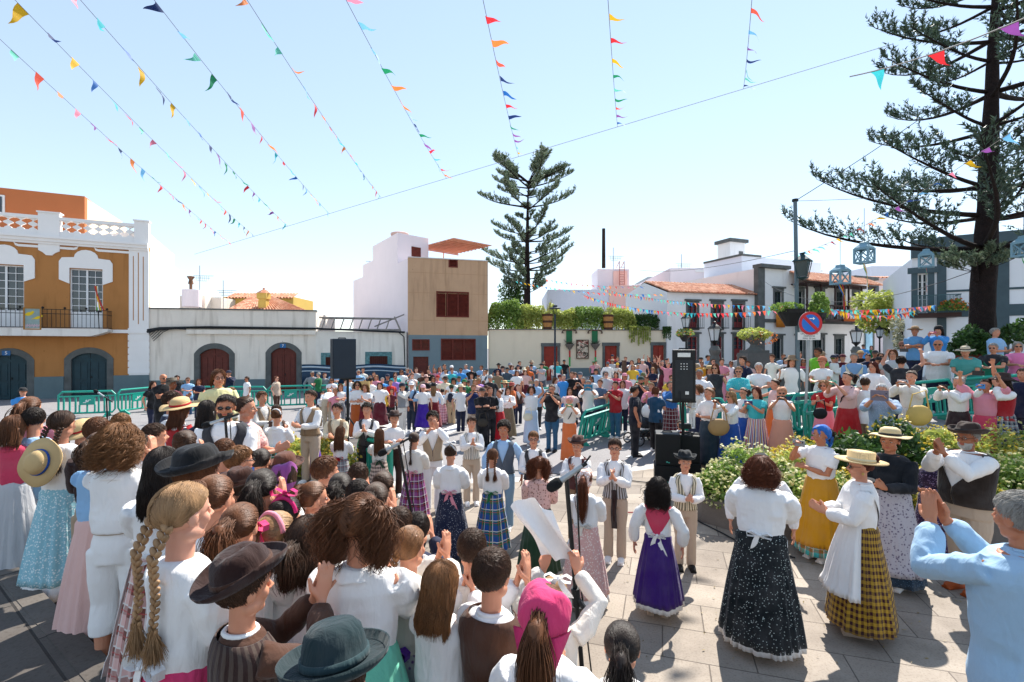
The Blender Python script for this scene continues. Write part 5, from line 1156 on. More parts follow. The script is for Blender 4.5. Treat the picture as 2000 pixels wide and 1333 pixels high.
   n=24;g=G();g.tube([(.36*d.Hh*math.cos(a),.04*d.Hh+.06*d.Hh*math.sin(a*0)+e[2]*d.Hh,.12*d.Hh+.415*d.Hh*math.sin(a))for a in np.linspace(0.1,math.pi-.1,n)],.011,8);onhead('headband',mesh(g.V,g.Fs,True),cloth(),c)
  elif k=='sashtail':g=G();L=e[2]if len(e)>2 else .42;g.add([(-.03+.004*math.sin(i),-(.115+.012*math.sin(i*.5)),d.waist-L*i/8)for i in range(9)]+[(.03+.004*math.sin(i),-(.115+.012*math.sin(i*.5)),d.waist-L*i/8)for i in range(9)]+[(0,-.103,d.waist-L*i/8)for i in range(9)],[(i,i+1,i+10,i+9)for i in range(8)]+[(i,i+18,i+19,i+1)for i in range(8)]+[(i+9,i+10,i+19,i+18)for i in range(8)]);so=g.build('sash_tail',cloth(),o,smooth=True,color=c);so.location=(e[3]if len(e)>3 else .04,.0,0)
  elif k=='strap':g=G();g.tube([bf((.085*d.H*0+d.sw*.7,-.03,d.sh+.01)),bf((.02,-.088*d.girth*d.H*.95-.022,d.chest)),bf((-.10*d.H*d.girth,-.03,d.hip+.05))],.012,6);g.build('strap',cloth(),o,color=c);
  elif k=='backpack':g=G();g.add(*ell((0,.13*d.H*.8,d.chest-.02),(.08*d.H,.05*d.H,.12*d.H),14,10));link('backpack',mesh(g.V,g.Fs,True),cloth(),o,color=c)
  elif k=='collar':link('collar',mesh(*tube([(.255*d.Hh*math.cos(a),.012+.255*d.Hh*math.sin(a),d.sh+.02*d.H+.006*math.sin(a))for a in np.linspace(0,2*math.pi,20)],[.009]*20,6),True),cloth(),o,color=c)
  elif k=='backhat':
   h2=link('straw_hat',hat_mesh('straw',1),straw_mat(),o,color=col4('straw'));h2.matrix_local=Matrix.Translation((.02,.16,d.sh-.07))@Matrix.Rotation(R(-78),4,'X')@Matrix.Scale(.82,4);link('hat_band',band_mesh(),cloth(),h2,color=c)
  elif k=='earring':link('earring',mesh(*ell((0,0,0),(.012,.012,.015),10,8),True),mat('gold','c0a060',.3,.1,metal=.6),o).matrix_local=HM@Matrix.Translation((.36*d.Hh,0,-.22*d.Hh))
 o['_hp']=(0.0,0.0,0.0)
 del o['_hp']
 return o
def face_parts_on(o,HM,Hh,q,glasses,beard,hair):
 before=set(bpy.data.objects)
 hcol=HC[hair[1]]if hair and hair[0]!='none' else '4a3a2c'
 face_parts(o,Hh,q,glasses,beard,brow=hcol if hcol in(HC['dark'],HC['black'],HC['brown'],HC['grey'])else '3a2818')
 for c in set(bpy.data.objects)-before:
  if c.parent is o:c.matrix_local=HM@Matrix.Translation(c.location)
def glass_far(Hh):
 if('gf',Hh)not in BC:g=G();g.box(-.25*Hh,.25*Hh,-.43*Hh,-.36*Hh,-.05*Hh,.08*Hh);BC[('gf',Hh)]=mesh(g.V,g.Fs)
 return BC[('gf',Hh)]
def straw_mat():
 if 'straw' in MC:return MC['straw']
 m,t,b=nodes('straw');oi=t.nodes.new('ShaderNodeObjectInfo');wv=tex(t,'Wave',60,Distortion=1.5);n=tex(t,'Noise',30,Detail=4.0)
 col=mix(t,oi.outputs['Color'],(.35,.25,.12,1),mth(t,'MULTIPLY',wv.outputs['Fac'],.3));t.links.new(col,b.inputs['Base Color']);b.inputs['Roughness'].default_value=.7;bump(t,b,wv.outputs['Fac'],.4,.004);MC['straw']=m;return m
def hand_pos(o,side=-1,kind=None):
 """world position of a person's hand centre"""
 inf=next(i for i in PEOPLE if i[0]is o)[4];d=dims(inf['kind']);a=arms(d,inf['pose'])[0 if side<0 else 1]
 P=a[3]+a[4]*.08;mw=Matrix.Translation(o.location)@o.rotation_euler.to_matrix().to_4x4()@Matrix.Diagonal((*o.scale,1));return mw@Vector(P),mw
phone_me={}
def phone(o,label,c='black',side=-1,tablet=False,cat='phone'):
 inf=next(i for i in PEOPLE if i[0]is o)[4];d=dims(inf['kind']);A=arms(d,inf['pose'])
 if inf['pose']in('phone','phonel','up'):P=(A[0][3]+A[1][3])/2+(A[0][4]+A[1][4])*.045
 else:a=A[0 if side<0 else 1];P=a[3]+a[4]*.09+a[5]*.02
 mw=Matrix.Translation(o.location)@o.rotation_euler.to_matrix().to_4x4()@Matrix.Diagonal((*o.scale,1));W=mw@Vector(P)
 k=(.12,.085,.006)if tablet else(.078,.038,.005)
 g=G();g.box(-k[0],k[0],-k[2],k[2],-k[1],k[1]);ph=g.build('tablet' if tablet else 'phone',mat('phone_'+c,CL.get(c,c),.35,.05,bst=0,spec=.5))
 g=G();g.add(*ell((k[0]*.72,-k[2]-.001,k[1]*.4),(.008,.003,.012),8,6));g.build('lens',mat('lens_black','08080a',.1,.1,bst=0),ph)
 g=G();g.box(-k[0]*.93,k[0]*.93,k[2],k[2]+.0012,-k[1]*.9,k[1]*.9);g.build('screen',mat('phone_screen','2a3038',.1,.3,bst=0),ph)
 ph.location=W;ph.rotation_euler=o.rotation_euler;tag(ph,label,'tablet' if tablet else cat);return ph
# THE CROWD, nearest first
SH=lambda c='white',s='long',p='plain',c2='',ex='':('shirt',c,s,p,c2,ex)
TE=lambda c='white',s='short',p='plain',c2='':('tee',c,s,p,c2)
SK_=lambda c='navy',p='plain',c2='',z=.07,fl=1.0,sc=1.0:('skirt',c,p,c2,z,fl,sc)
TR=lambda c='beige',p='plain',c2='',l=1.0:('trousers',c,p,c2,l)
PF=SH(ex='puff')
P=person
P(60,776,4.56,yaw=150,kind='kid',pose='clap',top=SH('pink'),bot=SK_('plum','multi'),hair=('pony','brown',.3),label='child with long brown ponytail, pink top and flowered skirt at far left edge',wide=1.05)
P(66,797,4.0,yaw=165,kind='kid',pose='clapl',top=SH('skyshirt'),bot=TR('ltdenim'),hair=('short','black'),ext=(('sash','red',.07),),label='child with short black hair, pale trousers and wide red sash from behind')
P(122,803,3.62,yaw=140,kind='kid',pose='clapl',top=SH('white',ex='puff'),bot=SK_('8cbcc8','floral','e4ecec',.12,.95,1.6),hair=('braids','dark',.26),ext=(('sash','blue',.05),('hem','white',.05),('backhat','blue')),label='child in light blue flowered skirt with straw hat hanging on the back')
P(158,818,4.3,yaw=120,kind='kid',pose='hold',top=SH('white'),bot=SK_('red'),hair=('pony','dark',.2),hat=('straw','straw','red',(-.5,0,.4)),label='child in straw hat with red band beyond the braided girl')
P(190,816,3.41,yaw=160,kind='kid',pose='clapl',top=SH('dkbrown'),bot=TR('khaki'),hair=('short','brown'),ext=(('belt','brown'),),label='child in dark brown top and khaki trousers left of the curly haired child')
P(233,830,2.79,yaw=150,kind='kid',pose='claph',top=SH('white',ex=''),bot=('trousers','white','plain','',1.15,1),hair=('curlybob','lbrown',.10),ext=(('sash','beige',.05),),label='child with curly light brown hair all in white with cropped trousers',shoes='beige',wide=1.05)
P(318,875,2.5,yaw=165,kind='kid',pose='clap',top=PF,bot=SK_('blush','plaid','6e3c30'),hair=('long','black',.22),ext=(('apron','white',.15,1.02,1.5),('bow','white',.3)),label='child with long black hair, white apron and brown plaid skirt on steps')
P(358,944,1.50,yaw=118,kind='kid',pose='clapl',top=SH('white','half',ex='puff'),bot=SK_('hotpink',z=.06,fl=1.05),hair=('braids','blond',.30),ext=(('bow','white',.2),),skin='pale',label='blond child with two braids, white blouse and hot pink skirt',q=0)
P(388,862,2.2,yaw=125,kind='kid',pose='clap',top=SH('white'),bot=TR('navy'),hair=('short','brown'),hat=('felt','black','char',(-.1,.12,.2)),ext=(('vest','navy','plain'),),label='child in tall black felt hat behind the blond braided child',wide=1.05)
P(478,1052,1.36,yaw=112,kind='kid',pose='claph',top=SH('brown'),bot=TR('brown'),hair=('short','dark'),hat=('felt','dkbrown','brown',(-.30,.12,.1)),ext=(('collar','white'),('vest','dkbrown','stripes','4a3c34')),skin='light',label='child in tilted dark brown felt hat and brown vest in the foreground',q=0)
P(655,1200,1.0,yaw=175,kind='kid',pose='clapl',top=SH('white'),bot=TR('navy'),hair=('short','dark'),hat=('bowler','10262a','20383c',(.25,.05,.2)),ext=(('vest','navy','plain'),),label='child in dark green bowler hat at the bottom edge of the picture',q=0)
P(540,1002,1.9,yaw=130,kind='kid',pose='claph',top=PF,bot=SK_('navy'),hair=('pony','blond',.16),ext=(('hairbow','hotpink',(0,.10,.08)),('headband','pink',.1)),skin='pale',label='blond child with pink hair ribbon clapping hands raised',q=0)
P(560,972,2.25,yaw=150,kind='kid',pose='clap',top=SH('white'),bot=SK_('darkred'),hair=('bun','black',.1),ext=(('headband','c02468',.15),('hairbow','c02468',(0,.02,.13))),label='black haired child with shiny magenta headband')
P(512,918,2.35,yaw=160,kind='kid',pose='claph',top=PF,bot=SK_('navy'),hair=('pony','black',.2),label='black haired child in white blouse clapping high behind blond braids')
P(556,903,2.9,yaw=160,kind='kid',pose='clapl',top=SH('white'),bot=SK_('plum'),hair=('long','dark',.16),hat=('scarf','plum',.17),label='child wearing a mauve purple headscarf in the front crowd')
P(612,943,2.45,yaw=110,kind='kid',pose='clapl',top=SH('ltblue'),bot=SK_('aqua'),hair=('curlypony','brown',.12),ext=(('sash','aqua'),),label='child with curly brown ponytail seen in profile facing right')
P(703,966,1.72,yaw=160,kind='kid',pose='clap',top=PF,bot=SK_('white',z=.06),hair=('curlypigtails','brown',.2),ext=(('over','mint',.16),),label='child with two long wavy dark pigtails, white blouse and mint skirt',q=0,wide=1.05)
P(800,1030,1.95,yaw=140,kind='kid',pose='claph',top=SH('offwhite',ex='puff'),bot=SK_('ltgrey','floral','6a4a80',.06),hair=('braid','lbrown',.16),ext=(('sash','violet'),('bow','violet',.35),('hairbow','lilac',(.1*.2,.1,-.12))),label='child with braid and lilac ribbon, white top and purple sash',q=0)
P(922,1035,2.0,yaw=172,kind='kid',pose='clapl',top=SH('white'),bot=TR('khaki'),hair=('short','dark'),ext=(('vest','offwhite','hstripes' if 0 else 'plain'),),label='child with short dark hair, off white vest and khaki trousers',q=0)
P(962,1073,1.66,yaw=150,kind='kid',pose='claph',top=SH('white'),bot=TR('khaki'),hair=('short','dark'),ext=(('vest','brown','plain'),('collar','white'),('sash','rainbow' if 0 else 'tan',.06)),label='child with cropped dark hair in brown and tan vest, clapping',q=0)
P(1066,1138,1.42,yaw=168,kind='kid',pose='clapl',top=SH('white','half',ex='puff'),bot=SK_('navy'),hair=('pony','brown',.3),hat=('scarf','hotpink',.2),label='child in bright hot pink headscarf with brown ponytail at bottom',q=0)
arm=P(1082,1128,1.85,yaw=170,kind='kid',pose='cloth',top=SH('offwhite'),bot=SK_('ltgrey'),hair=('bun','blond',.1),ext=(('hairbow','white',(-.03,.05,.12)),),label='blond child with white bow raising both arms with a white cloth',q=0)
P(1215,1218,1.5,yaw=178,kind='kid',pose='clapl',top=SH('white'),bot=SK_('navy'),hair=('pony','black',.22),label='child with black ponytail and white hair tie at bottom right of steps',q=0)
fill=[(28,812,3.9,'long','brown','rose',150,'child with loose brown hair and rose top at the left frame edge'),(236,808,4.1,'short','lbrown','ltblue',170,'child with light brown short hair behind the curly haired child'),(303,828,3.7,'short','dark','white',100,'child with short dark hair in profile left of the black felt hat'),(362,842,3.3,'bun','dark','white',160,'child with dark gathered hair just above the black felt hat'),(276,852,3.2,'long','black','white',150,'child with straight black hair between curly child and black hat'),(438,858,3.3,'short','brown','navy',160,'child with brown cropped hair right of the black felt hat crown'),(468,872,3.0,'short','lbrown','white',110,'child with light brown hair and thin glasses right of black hat'),(510,878,3.3,'bun','black','offwhite',150,'child with black hair in a bun left of mauve headscarf'),(636,892,3.1,'short','brown','ltblue',120,'child with cropped brown hair and light blue shirt right of mauve scarf'),(665,925,2.75,'curlypony','black','white',160,'child with curly black hair right of the profile child'),(700,938,2.6,'short','black','char',165,'child with short black hair and dark top near the wavy pigtails'),(735,944,2.5,'pony','dark','white',160,'child with dark ponytail just behind the wavy pigtails'),(780,992,2.25,'short','dark','white',165,'child with dark short hair right of the wavy pigtails'),(815,1002,2.3,'short','black','navy',165,'child with short black hair above the lilac ribbon braid'),(420,930,2.0,'bun','brown','white',140,'child with brown bun between the black hat and brown hat'),(600,1010,1.9,'half','dark','white',150,'child with dark hair down right of the pink ribbon'),(470,985,1.75,'pony','brown','white',150,'child with brown ponytail squeezed behind the brown felt hat'),(588,948,2.75,'half','brown','white',160,'child with half tied brown hair just left of the profile child'),(640,1004,2.0,'curlybob','dark','white',150,'child with curly dark bob between pink ribbon and wavy pigtails'),(700,905,3.3,'short','dark','white',170,'child with dark crop behind the curly black hair'),(748,922,3.0,'bun','dark','offwhite',165,'child with dark bun left of the second microphone stand'),(862,1098,1.75,'bob','lbrown','white',150,'child with light brown bob right of the lilac ribbon braid'),(398,905,2.7,'long','dark','white',155,'child with dark loose hair behind the tall black felt hat'),(196,845,3.1,'pony','dark','ltblue',150,'child with dark ponytail left of the curly haired child')]
for i_,f in enumerate(fill):
 if f:P(f[0],f[1],f[2],yaw=f[6],kind='kid',pose='claph' if i_%2 else 'clap',top=SH(f[5]),bot=SK_(('ltgrey','skyshirt','offwhite','blush','white')[i_%5])if f[3]not in('short',)else TR('beige'),hair=(f[3],f[4],.14),label=f[7],group='children packed on the church steps',q=0 if f[2]<2.8 else 1,glasses='thin' if 'glasses' in f[7]else None)
P(557,880,3.4,yaw=160,kind='kid',pose='clapl',top=SH('white'),bot=TR('khaki'),hair=('short','dark'),hat=('bowler','5a3426','brown'),label='child in reddish brown hat behind the mauve headscarf',group='children packed on the church steps')
P(470,905,2.8,yaw=150,kind='kid',pose='clapl',top=SH('white'),bot=TR('khaki'),hair=('short','dark'),hat=('felt','42261c','brown'),label='child in brown brimmed hat right of the black felt hat',group='children packed on the church steps')
P(441,772,4.6,yaw=-8,kind='man',pose='clapl',top=SH('white'),bot=TR('navy'),hair=('short','black'),ext=(('vest','char','plain'),('sashtail','red',.3,0)),glasses='dark',beard='black',skin='mid',label='bearded man in sunglasses and black vest behind a microphone')
P(427,722,6.3,yaw=12,kind='woman',pose='hold',top=TE('paleyellow','long'),bot=TR('beige'),hair=('med','brown',.1),label='woman in pale yellow blouse standing above the crowd',zb=.75,glasses='thin')
P(336,737,12,yaw=60,kind='man',pose='clap',top=SH('maroon'),bot=TR('navy'),hair=('short','grey'),hat=('sombrero','black','char'),skin='tan',label='person in wide black hat and maroon shirt by the barrier')
P(319,731,13.5,yaw=25,kind='man',pose='cross',top=TE('black'),bot=TR('black'),hair=None,glasses='dark',skin='mid',label='bald man in black tee and sunglasses beside the wide black hat')
P(299,745,15,yaw=40,kind='woman',top=TE('black'),bot=TR('navy'),hair=('long','dark',.2),label='woman with dark hair and dark top left of the bald man')
P(336,765,6.5,yaw=70,kind='kid',pose='clapl',top=SH('white'),bot=TR('navy'),hair=('short','dark'),ext=(('vest','navy','plain'),),label='boy in navy vest and white sleeves facing right by straw hat')
P(353,775,5.9,yaw=140,kind='kid',pose='clapl',top=SH('white','half'),bot=SK_('rust'),hair=('long','brown',.2),hat=('straw','straw','red',(-.15,0,0)),ext=(('shawl','red'),),label='girl in straw hat over red headscarf, white blouse')
P(404,783,5.1,yaw=170,kind='woman',pose='stand',top=SH('navy'),bot=SK_('navy'),hair=('long','black',.42),label='woman with very long straight black hair left of sunglasses man')
P(480,776,5.6,yaw=75,kind='woman',pose='clapl',top=SH('blush','half','floral','c06a70','puff'),bot=SK_('blue'),hair=('curlybun','dark',.1),label='woman in pink flowered blouse and blue skirt seen in profile')
P(512,765,8.3,yaw=35,kind='kid',pose='clapl',top=SH('offwhite'),bot=TR('brown'),hair=('fringe','brown'),ext=(('vest','tan','plain'),),label='boy in tan vest with brown fringe left of the plaid skirt girl')
P(452,757,9.5,yaw=160,kind='kid',pose='stand',top=SH('white'),bot=TR('khaki'),hair=('short','lbrown'),label='child with light brown hair behind the sunglasses man')
P(540,791,7.4,yaw=10,kind='kid',pose='clapl',top=SH('offwhite'),bot=TR('khaki'),hair=('short','dark'),ext=(('vest','brown','plain'),),label='boy with dark hair partly hidden behind the white headband girl')
P(541,800,6.9,yaw=155,kind='kid',pose='clap',top=SH('white','long',ex='puff'),bot=SK_('dkgreen','plaid','3c7a50'),hair=('bun','brown',.1),ext=(('headband','white',.15),('sash','aqua',.05),('bow','aqua',.25)),label='girl with white headband, white blouse and green plaid skirt')
P(606,763,7.6,yaw=-40,kind='kid',pose='clapl',top=SH('white'),bot=TR('beige'),hair=('short','dark'),ext=(('vest','tan','plain'),),label='tall boy in tan vest clapping beside the flower bed',wide=1.1)
P(611,817,8.4,yaw=160,kind='kid',pose='clap',top=SH('white','short'),bot=SK_('violet'),hair=('long','brown',.34),ext=(('bow','white',.45),),label='girl with long brown hair, purple skirt and long white bow')
P(658,788,8.2,yaw=-20,kind='kid',pose='clapl',top=SH('cream'),bot=TR('beige'),hair=('fringe','black'),ext=(('vest','tan','plain'),),label='boy with black fringe and tan vest facing the dancers')
P(665,833,8.1,yaw=160,kind='kid',pose='clap',top=SH('white',ex='puff'),bot=SK_('grey','plaid','5a6a70'),hair=('long','brown',.3),ext=(('bow','red',.4),('sash','red',.03)),label='girl with long brown hair, grey plaid skirt and red ribbon')
P(717,788,8.4,yaw=-10,kind='kid',pose='clap',top=SH('white'),bot=TR('char'),hair=('curly','black'),ext=(('vest','char','plain'),),label='boy with curly black hair, charcoal vest and dark trousers')
P(741,838,7.95,yaw=178,kind='kid',pose='clap',top=SH('offwhite','short',ex='puff'),bot=SK_('dkbrown','gingham','d8c0b0'),hair=('long','brown',.32),ext=(('bow','dkgreen',.12),),label='girl in brown gingham check skirt with long hair')
P(770,800,8.5,yaw=0,kind='kid',pose='cross',top=SH('white'),bot=TR('dkbrown'),hair=('short','dark'),hat=('felt','38221a','black'),label='boy in brown brimmed hat, white shirt and dark brown trousers')
P(809,845,7.0,yaw=160,kind='kid',pose='clapl',top=SH('offwhite',ex='puff'),bot=SK_('plum','plaid','401a2c'),hair=('braid','dark',.25),ext=(('sash','pink',.04),('bow','pink',.55)),label='girl in pink and maroon plaid skirt with pink sash')
P(845,805,7.7,yaw=0,kind='kid',pose='point',top=SH('white'),bot=TR('white'),hair=('curly','black'),ext=(('vest','khaki','plain'),('sash','dkbrown',.06)),glasses='thin',label='boy with glasses, curly hair, khaki vest and white trousers')
P(880,869,6.0,yaw=172,kind='kid',pose='clapl',top=SH('white','half',ex='puff'),bot=SK_('navy','dots','b8bcc8',.06,1.0),hair=('bun','dark',.1),ext=(('sash','pink',.035),('bow','pink',.2),('hairbow','white',(0,.05,.13))),label='girl with dark bun, navy speckled skirt and pink bow')
P(921,814,8.1,yaw=5,kind='kid',pose='clap',top=SH('white'),bot=TR('beige'),hair=('fringe','dark'),ext=(('vest','offwhite','stripes','8a8880'),),label='smiling boy in pale striped vest and beige trousers')
P(962,877,6.1,yaw=170,kind='kid',pose='clapl',top=SH('white',ex='puff'),bot=SK_('blue','plaid','186a40',.09,1.0,.8),hair=('braids','brown',.2),ext=(('bow','green',.35),),label='girl with two brown braids and blue green tartan skirt')
P(984,823,7.0,yaw=-10,kind='kid',pose='stand',top=SH('skyshirt'),bot=TR('ltdenim'),hair=('curly','black'),ext=(('vest','slate','plain'),),skin='mid',label='boy with curly black hair, dark vest and pale jeans')
P(1042,843,6.9,yaw=0,kind='kid',pose='clapl',top=SH('white'),bot=TR('offwhite'),hair=('fringe','lbrown'),ext=(('vest','char','plain'),),glasses='thin',label='boy with light brown fringe, glasses and black vest')
P(1053,892,5.45,yaw=175,kind='kid',pose='clapl',top=SH('blush','long','floral','7a4a40','puff'),bot=SK_('dkgreen',z=.1),hair=('pigtails','auburn',.22),label='girl with auburn pigtails, pink flowered blouse and dark green skirt')
P(1128,848,6.5,yaw=-15,kind='kid',pose='clap',top=SH('white'),bot=TR('tan'),hair=('short','dark'),hat=('felt','4a2a20','2e1a16'),ext=(('vest','4a2424','plain'),),label='boy in brown fedora and dark red brown vest playing clap')
P(1143,915,4.95,yaw=170,kind='kid',pose='clapl',top=SH('white',ex='puff'),bot=SK_('d8a8a0','floral','f0e4dc',.1,1.0,1.3),hair=('pony','auburn',.42),hat=('scarf','e0b8a8',0,'floral'),ext=(('hem','white',.04),('bow','offwhite',.3)),label='girl in pink bonnet with very long auburn ponytail and pink flowered skirt')
P(1201,857,5.95,yaw=-5,kind='kid',pose='clap',top=SH('white'),bot=TR('beige'),hair=('fringe','dark'),ext=(('vest','ltgrey','stripes','585048'),('sash','dkbrown',.05),('sashtail','dkbrown',.42,.0)),glasses='thin',label='boy with glasses, grey striped vest and brown hanging sash')
P(1285,934,4.75,yaw=176,kind='kid',pose='stand',top=SH('white',ex='puff'),bot=SK_('3a1a6c',z=.12),hair=('curlybob','black',.16),ext=(('shawl','rose'),('bow','white',.2),('hem','white',.085)),shoes='beige',label='girl with curly black hair, pink kerchief and purple skirt')
P(1338,877,5.75,yaw=12,kind='kid',pose='clapl',top=SH('white'),bot=TR('beige'),hair=('short','dark'),hat=('felt','14181a','2a2e30'),ext=(('vest','cream','stripes','6a6450'),),shoes='black',label='boy in black felt hat and cream striped vest by the loudspeakers')
P(1486,893,4.24,yaw=176,kind='woman',wide=1.14,pose='clap',top=SH('white','half',ex='puff'),bot=SK_('10181c','dots','b8c4c0',.075,1.0),hair=('curlybob','auburn',.10),ext=(('bow','white',.3),('hem','white',.05)),label='woman in black speckled long skirt and white bow seen from behind')
P(1487,886,5.0,yaw=0,kind='man',pose='stand',top=SH('white'),bot=TR('beige'),hair=('short','dark'),hat=('cap','black'),label='person in black cap hidden behind the speckled skirt woman')
sb=P(1603,830,6.0,yaw=-35,kind='woman',pose='shoot',top=SH('white','short'),bot=SK_('aqua','plaid','8a7434',.06),hair=('pony','dark',.15),hat=('scarf','1c62b4',.14),ext=(('over','mustard',.13,1.02),),skin='mid',label='woman in blue headscarf and mustard skirt holding up a phone')
P(1680,878,4.45,yaw=-75,kind='woman',pose='clapl',top=SH('white',ex='puff'),bot=SK_('3a1a20','gingham','b08a2c',.06,1.0,1.1),hair=('bun','red',.1),hat=('boater','straw','e0d0a8',(-.05,0,0)),ext=(('apron','white',.24,1.04,1.3),('shawl','white'),('earring','yellow')),glasses='dark',skin='light',shoes='beige',label='woman in straw boater with mustard scarf, white apron and checked skirt')
P(1738,832,5.35,yaw=-15,kind='woman',pose='clapl',top=SH('161a20'),bot=SK_('1c3448','dots','5a7890',.05),hair=('short','red'),hat=('straw','d8c090','black'),ext=(('apron','b0acb4',.12,1.0,1.5,'floral','5a5068'),),skin='mid',label='smiling woman in straw hat, black blouse and grey flowered apron',wide=1.05)
P(1890,821,5.2,yaw=-35,kind='stout',pose='claph',top=SH('white'),bot=TR('beige'),hair=('short','grey'),hat=('felt','2e1c14','161010'),ext=(('vest','2c2420','plain','ffffff',.7),('sash','beige',.09)),glasses='thin',beard='grey',skin='tan',shoes='rust',label='grey bearded man in brown hat and dark vest with cream sash')
P(1822,925,5.9,yaw=-20,kind='woman',pose='hold',top=SH('2c2038','long','floral','8a7aa0'),bot=SK_('3a2848','floral','a08aa8'),hair=('bun','dark',.1),h=1.35,label='woman in dark purple flowered dress behind the bearded man')
P(1996,962,2.42,yaw=-125,kind='man',pose='claph',top=TE('9ab8d0','long'),bot=TR('2c4058'),hair=('short','grey'),ext=(('collar','9ab8d0'),),skin='mid',label='grey haired man in pale blue shirt at the right edge',wide=1.06,q=0)
R1=[(1655,727,9.0,-40,'woman','phone',SH('blush','half'),SK_('red'),('pony','black',.15),None,'woman in blush blouse and red skirt photographing with a mint phone',dict(ext=(('strap','black'),))),(1610,744,9.8,-20,'woman','clap',SH('red','short'),SK_('pink'),('curlybob','blond',.06),None,'woman with curly blond hair and red top clapping',dict(glasses='dark')),(1527,756,9.2,0,'woman','phone',SH('white','none'),SK_('e09a80'),('short','blond'),('scarf','d09878',0),'woman in white sleeveless top photographing with a black phone',dict(glasses='dark')),(1477,757,9.4,-25,'woman','phonel',SH('aqua','short'),SK_('white','rainbow',''),('long','red',.28),None,'woman with long dark red hair in turquoise top and striped skirt',{}),(1513,741,10.2,-70,'woman','one_up',SH('blush','none'),SK_('orange'),('bun','dark',.1),None,'woman with dark bun and bare shoulders looking left',{}),(1452,758,10,-40,'woman','clap',SH('white','short'),SK_('blue'),('pony','dark',.1),None,'woman in glasses just left of the dark red hair',dict(glasses='thin')),(1427,765,9.1,-50,'woman','phone',SH('white','half'),SK_('blue'),('long','blond',.14),None,'blond woman in sunglasses, lace white top and blue skirt',dict(glasses='dark')),(1384,758,9.4,-50,'woman','hold',SH('white','half'),SK_('2c3c48'),('bun','lbrown',.1),None,'woman in slate skirt carrying a baby by the loudspeaker',{}),(1363,752,10.8,-60,'woman','one_up',SH('offwhite','short'),SK_('navy'),('curlybob','lbrown',.06),None,'woman with short curly hair raising an arm behind the loudspeaker',dict(glasses='thin')),(1722,750,9.3,-5,'man','phone',TE('8ca0b8','half','floral','a8b8cc'),TR('denim'),('short','white'),None,'white haired person in blue shirt holding up a grey tablet',dict()),(1780,725,8.6,-20,'woman','phone',SH('offwhite',ex='puff'),SK_('ltgrey','stripes','d8d4cc'),('bun','dark',.1),None,'smiling woman in cream blouse with orange sash photographing',dict(ext=(('sash','orange',.08),))),(1872,737,8.4,-40,'woman','phone',SH('white',ex='puff'),SK_('2e1c20'),('bun','grey',.1),None,'woman with grey black bun, white blouse and dark skirt',{}),(1958,727,8.0,-45,'woman','point',SH('white',ex='puff'),SK_('203040','plaid','8a9a9c'),('long','black',.16),('bucket','dkbrown'),'woman in brown cloche hat and red vest with finger at chin',dict(ext=(('vest','a02028'),('strap','straw')))),(1925,742,9.4,-20,'woman','up',SH('pink','half'),SK_('rose'),('bun','dark',.1),None,'woman holding a phone up high behind the cloche hat',dict(ext=(('sash','rose',.05),))),(1998,720,9.8,-30,'man','up',TE('navy'),TR('navy'),('short','dark'),None,'person cut by right frame edge with raised hand',{}),(1690,738,10.2,160,'man','stand',TE('white'),TR('khaki'),('short','dark'),None,'person seen from behind with white shirt between phone woman and tablet',{}),]
RO=[]
for x,y,D,yw,kd,ps,tp_,bt,hr,ht,lb,kw in R1:RO.append(P(x,y,D,yaw=yw,kind=kd,pose=ps,top=tp_,bot=bt,hair=hr,hat=ht,label=lb,**kw))
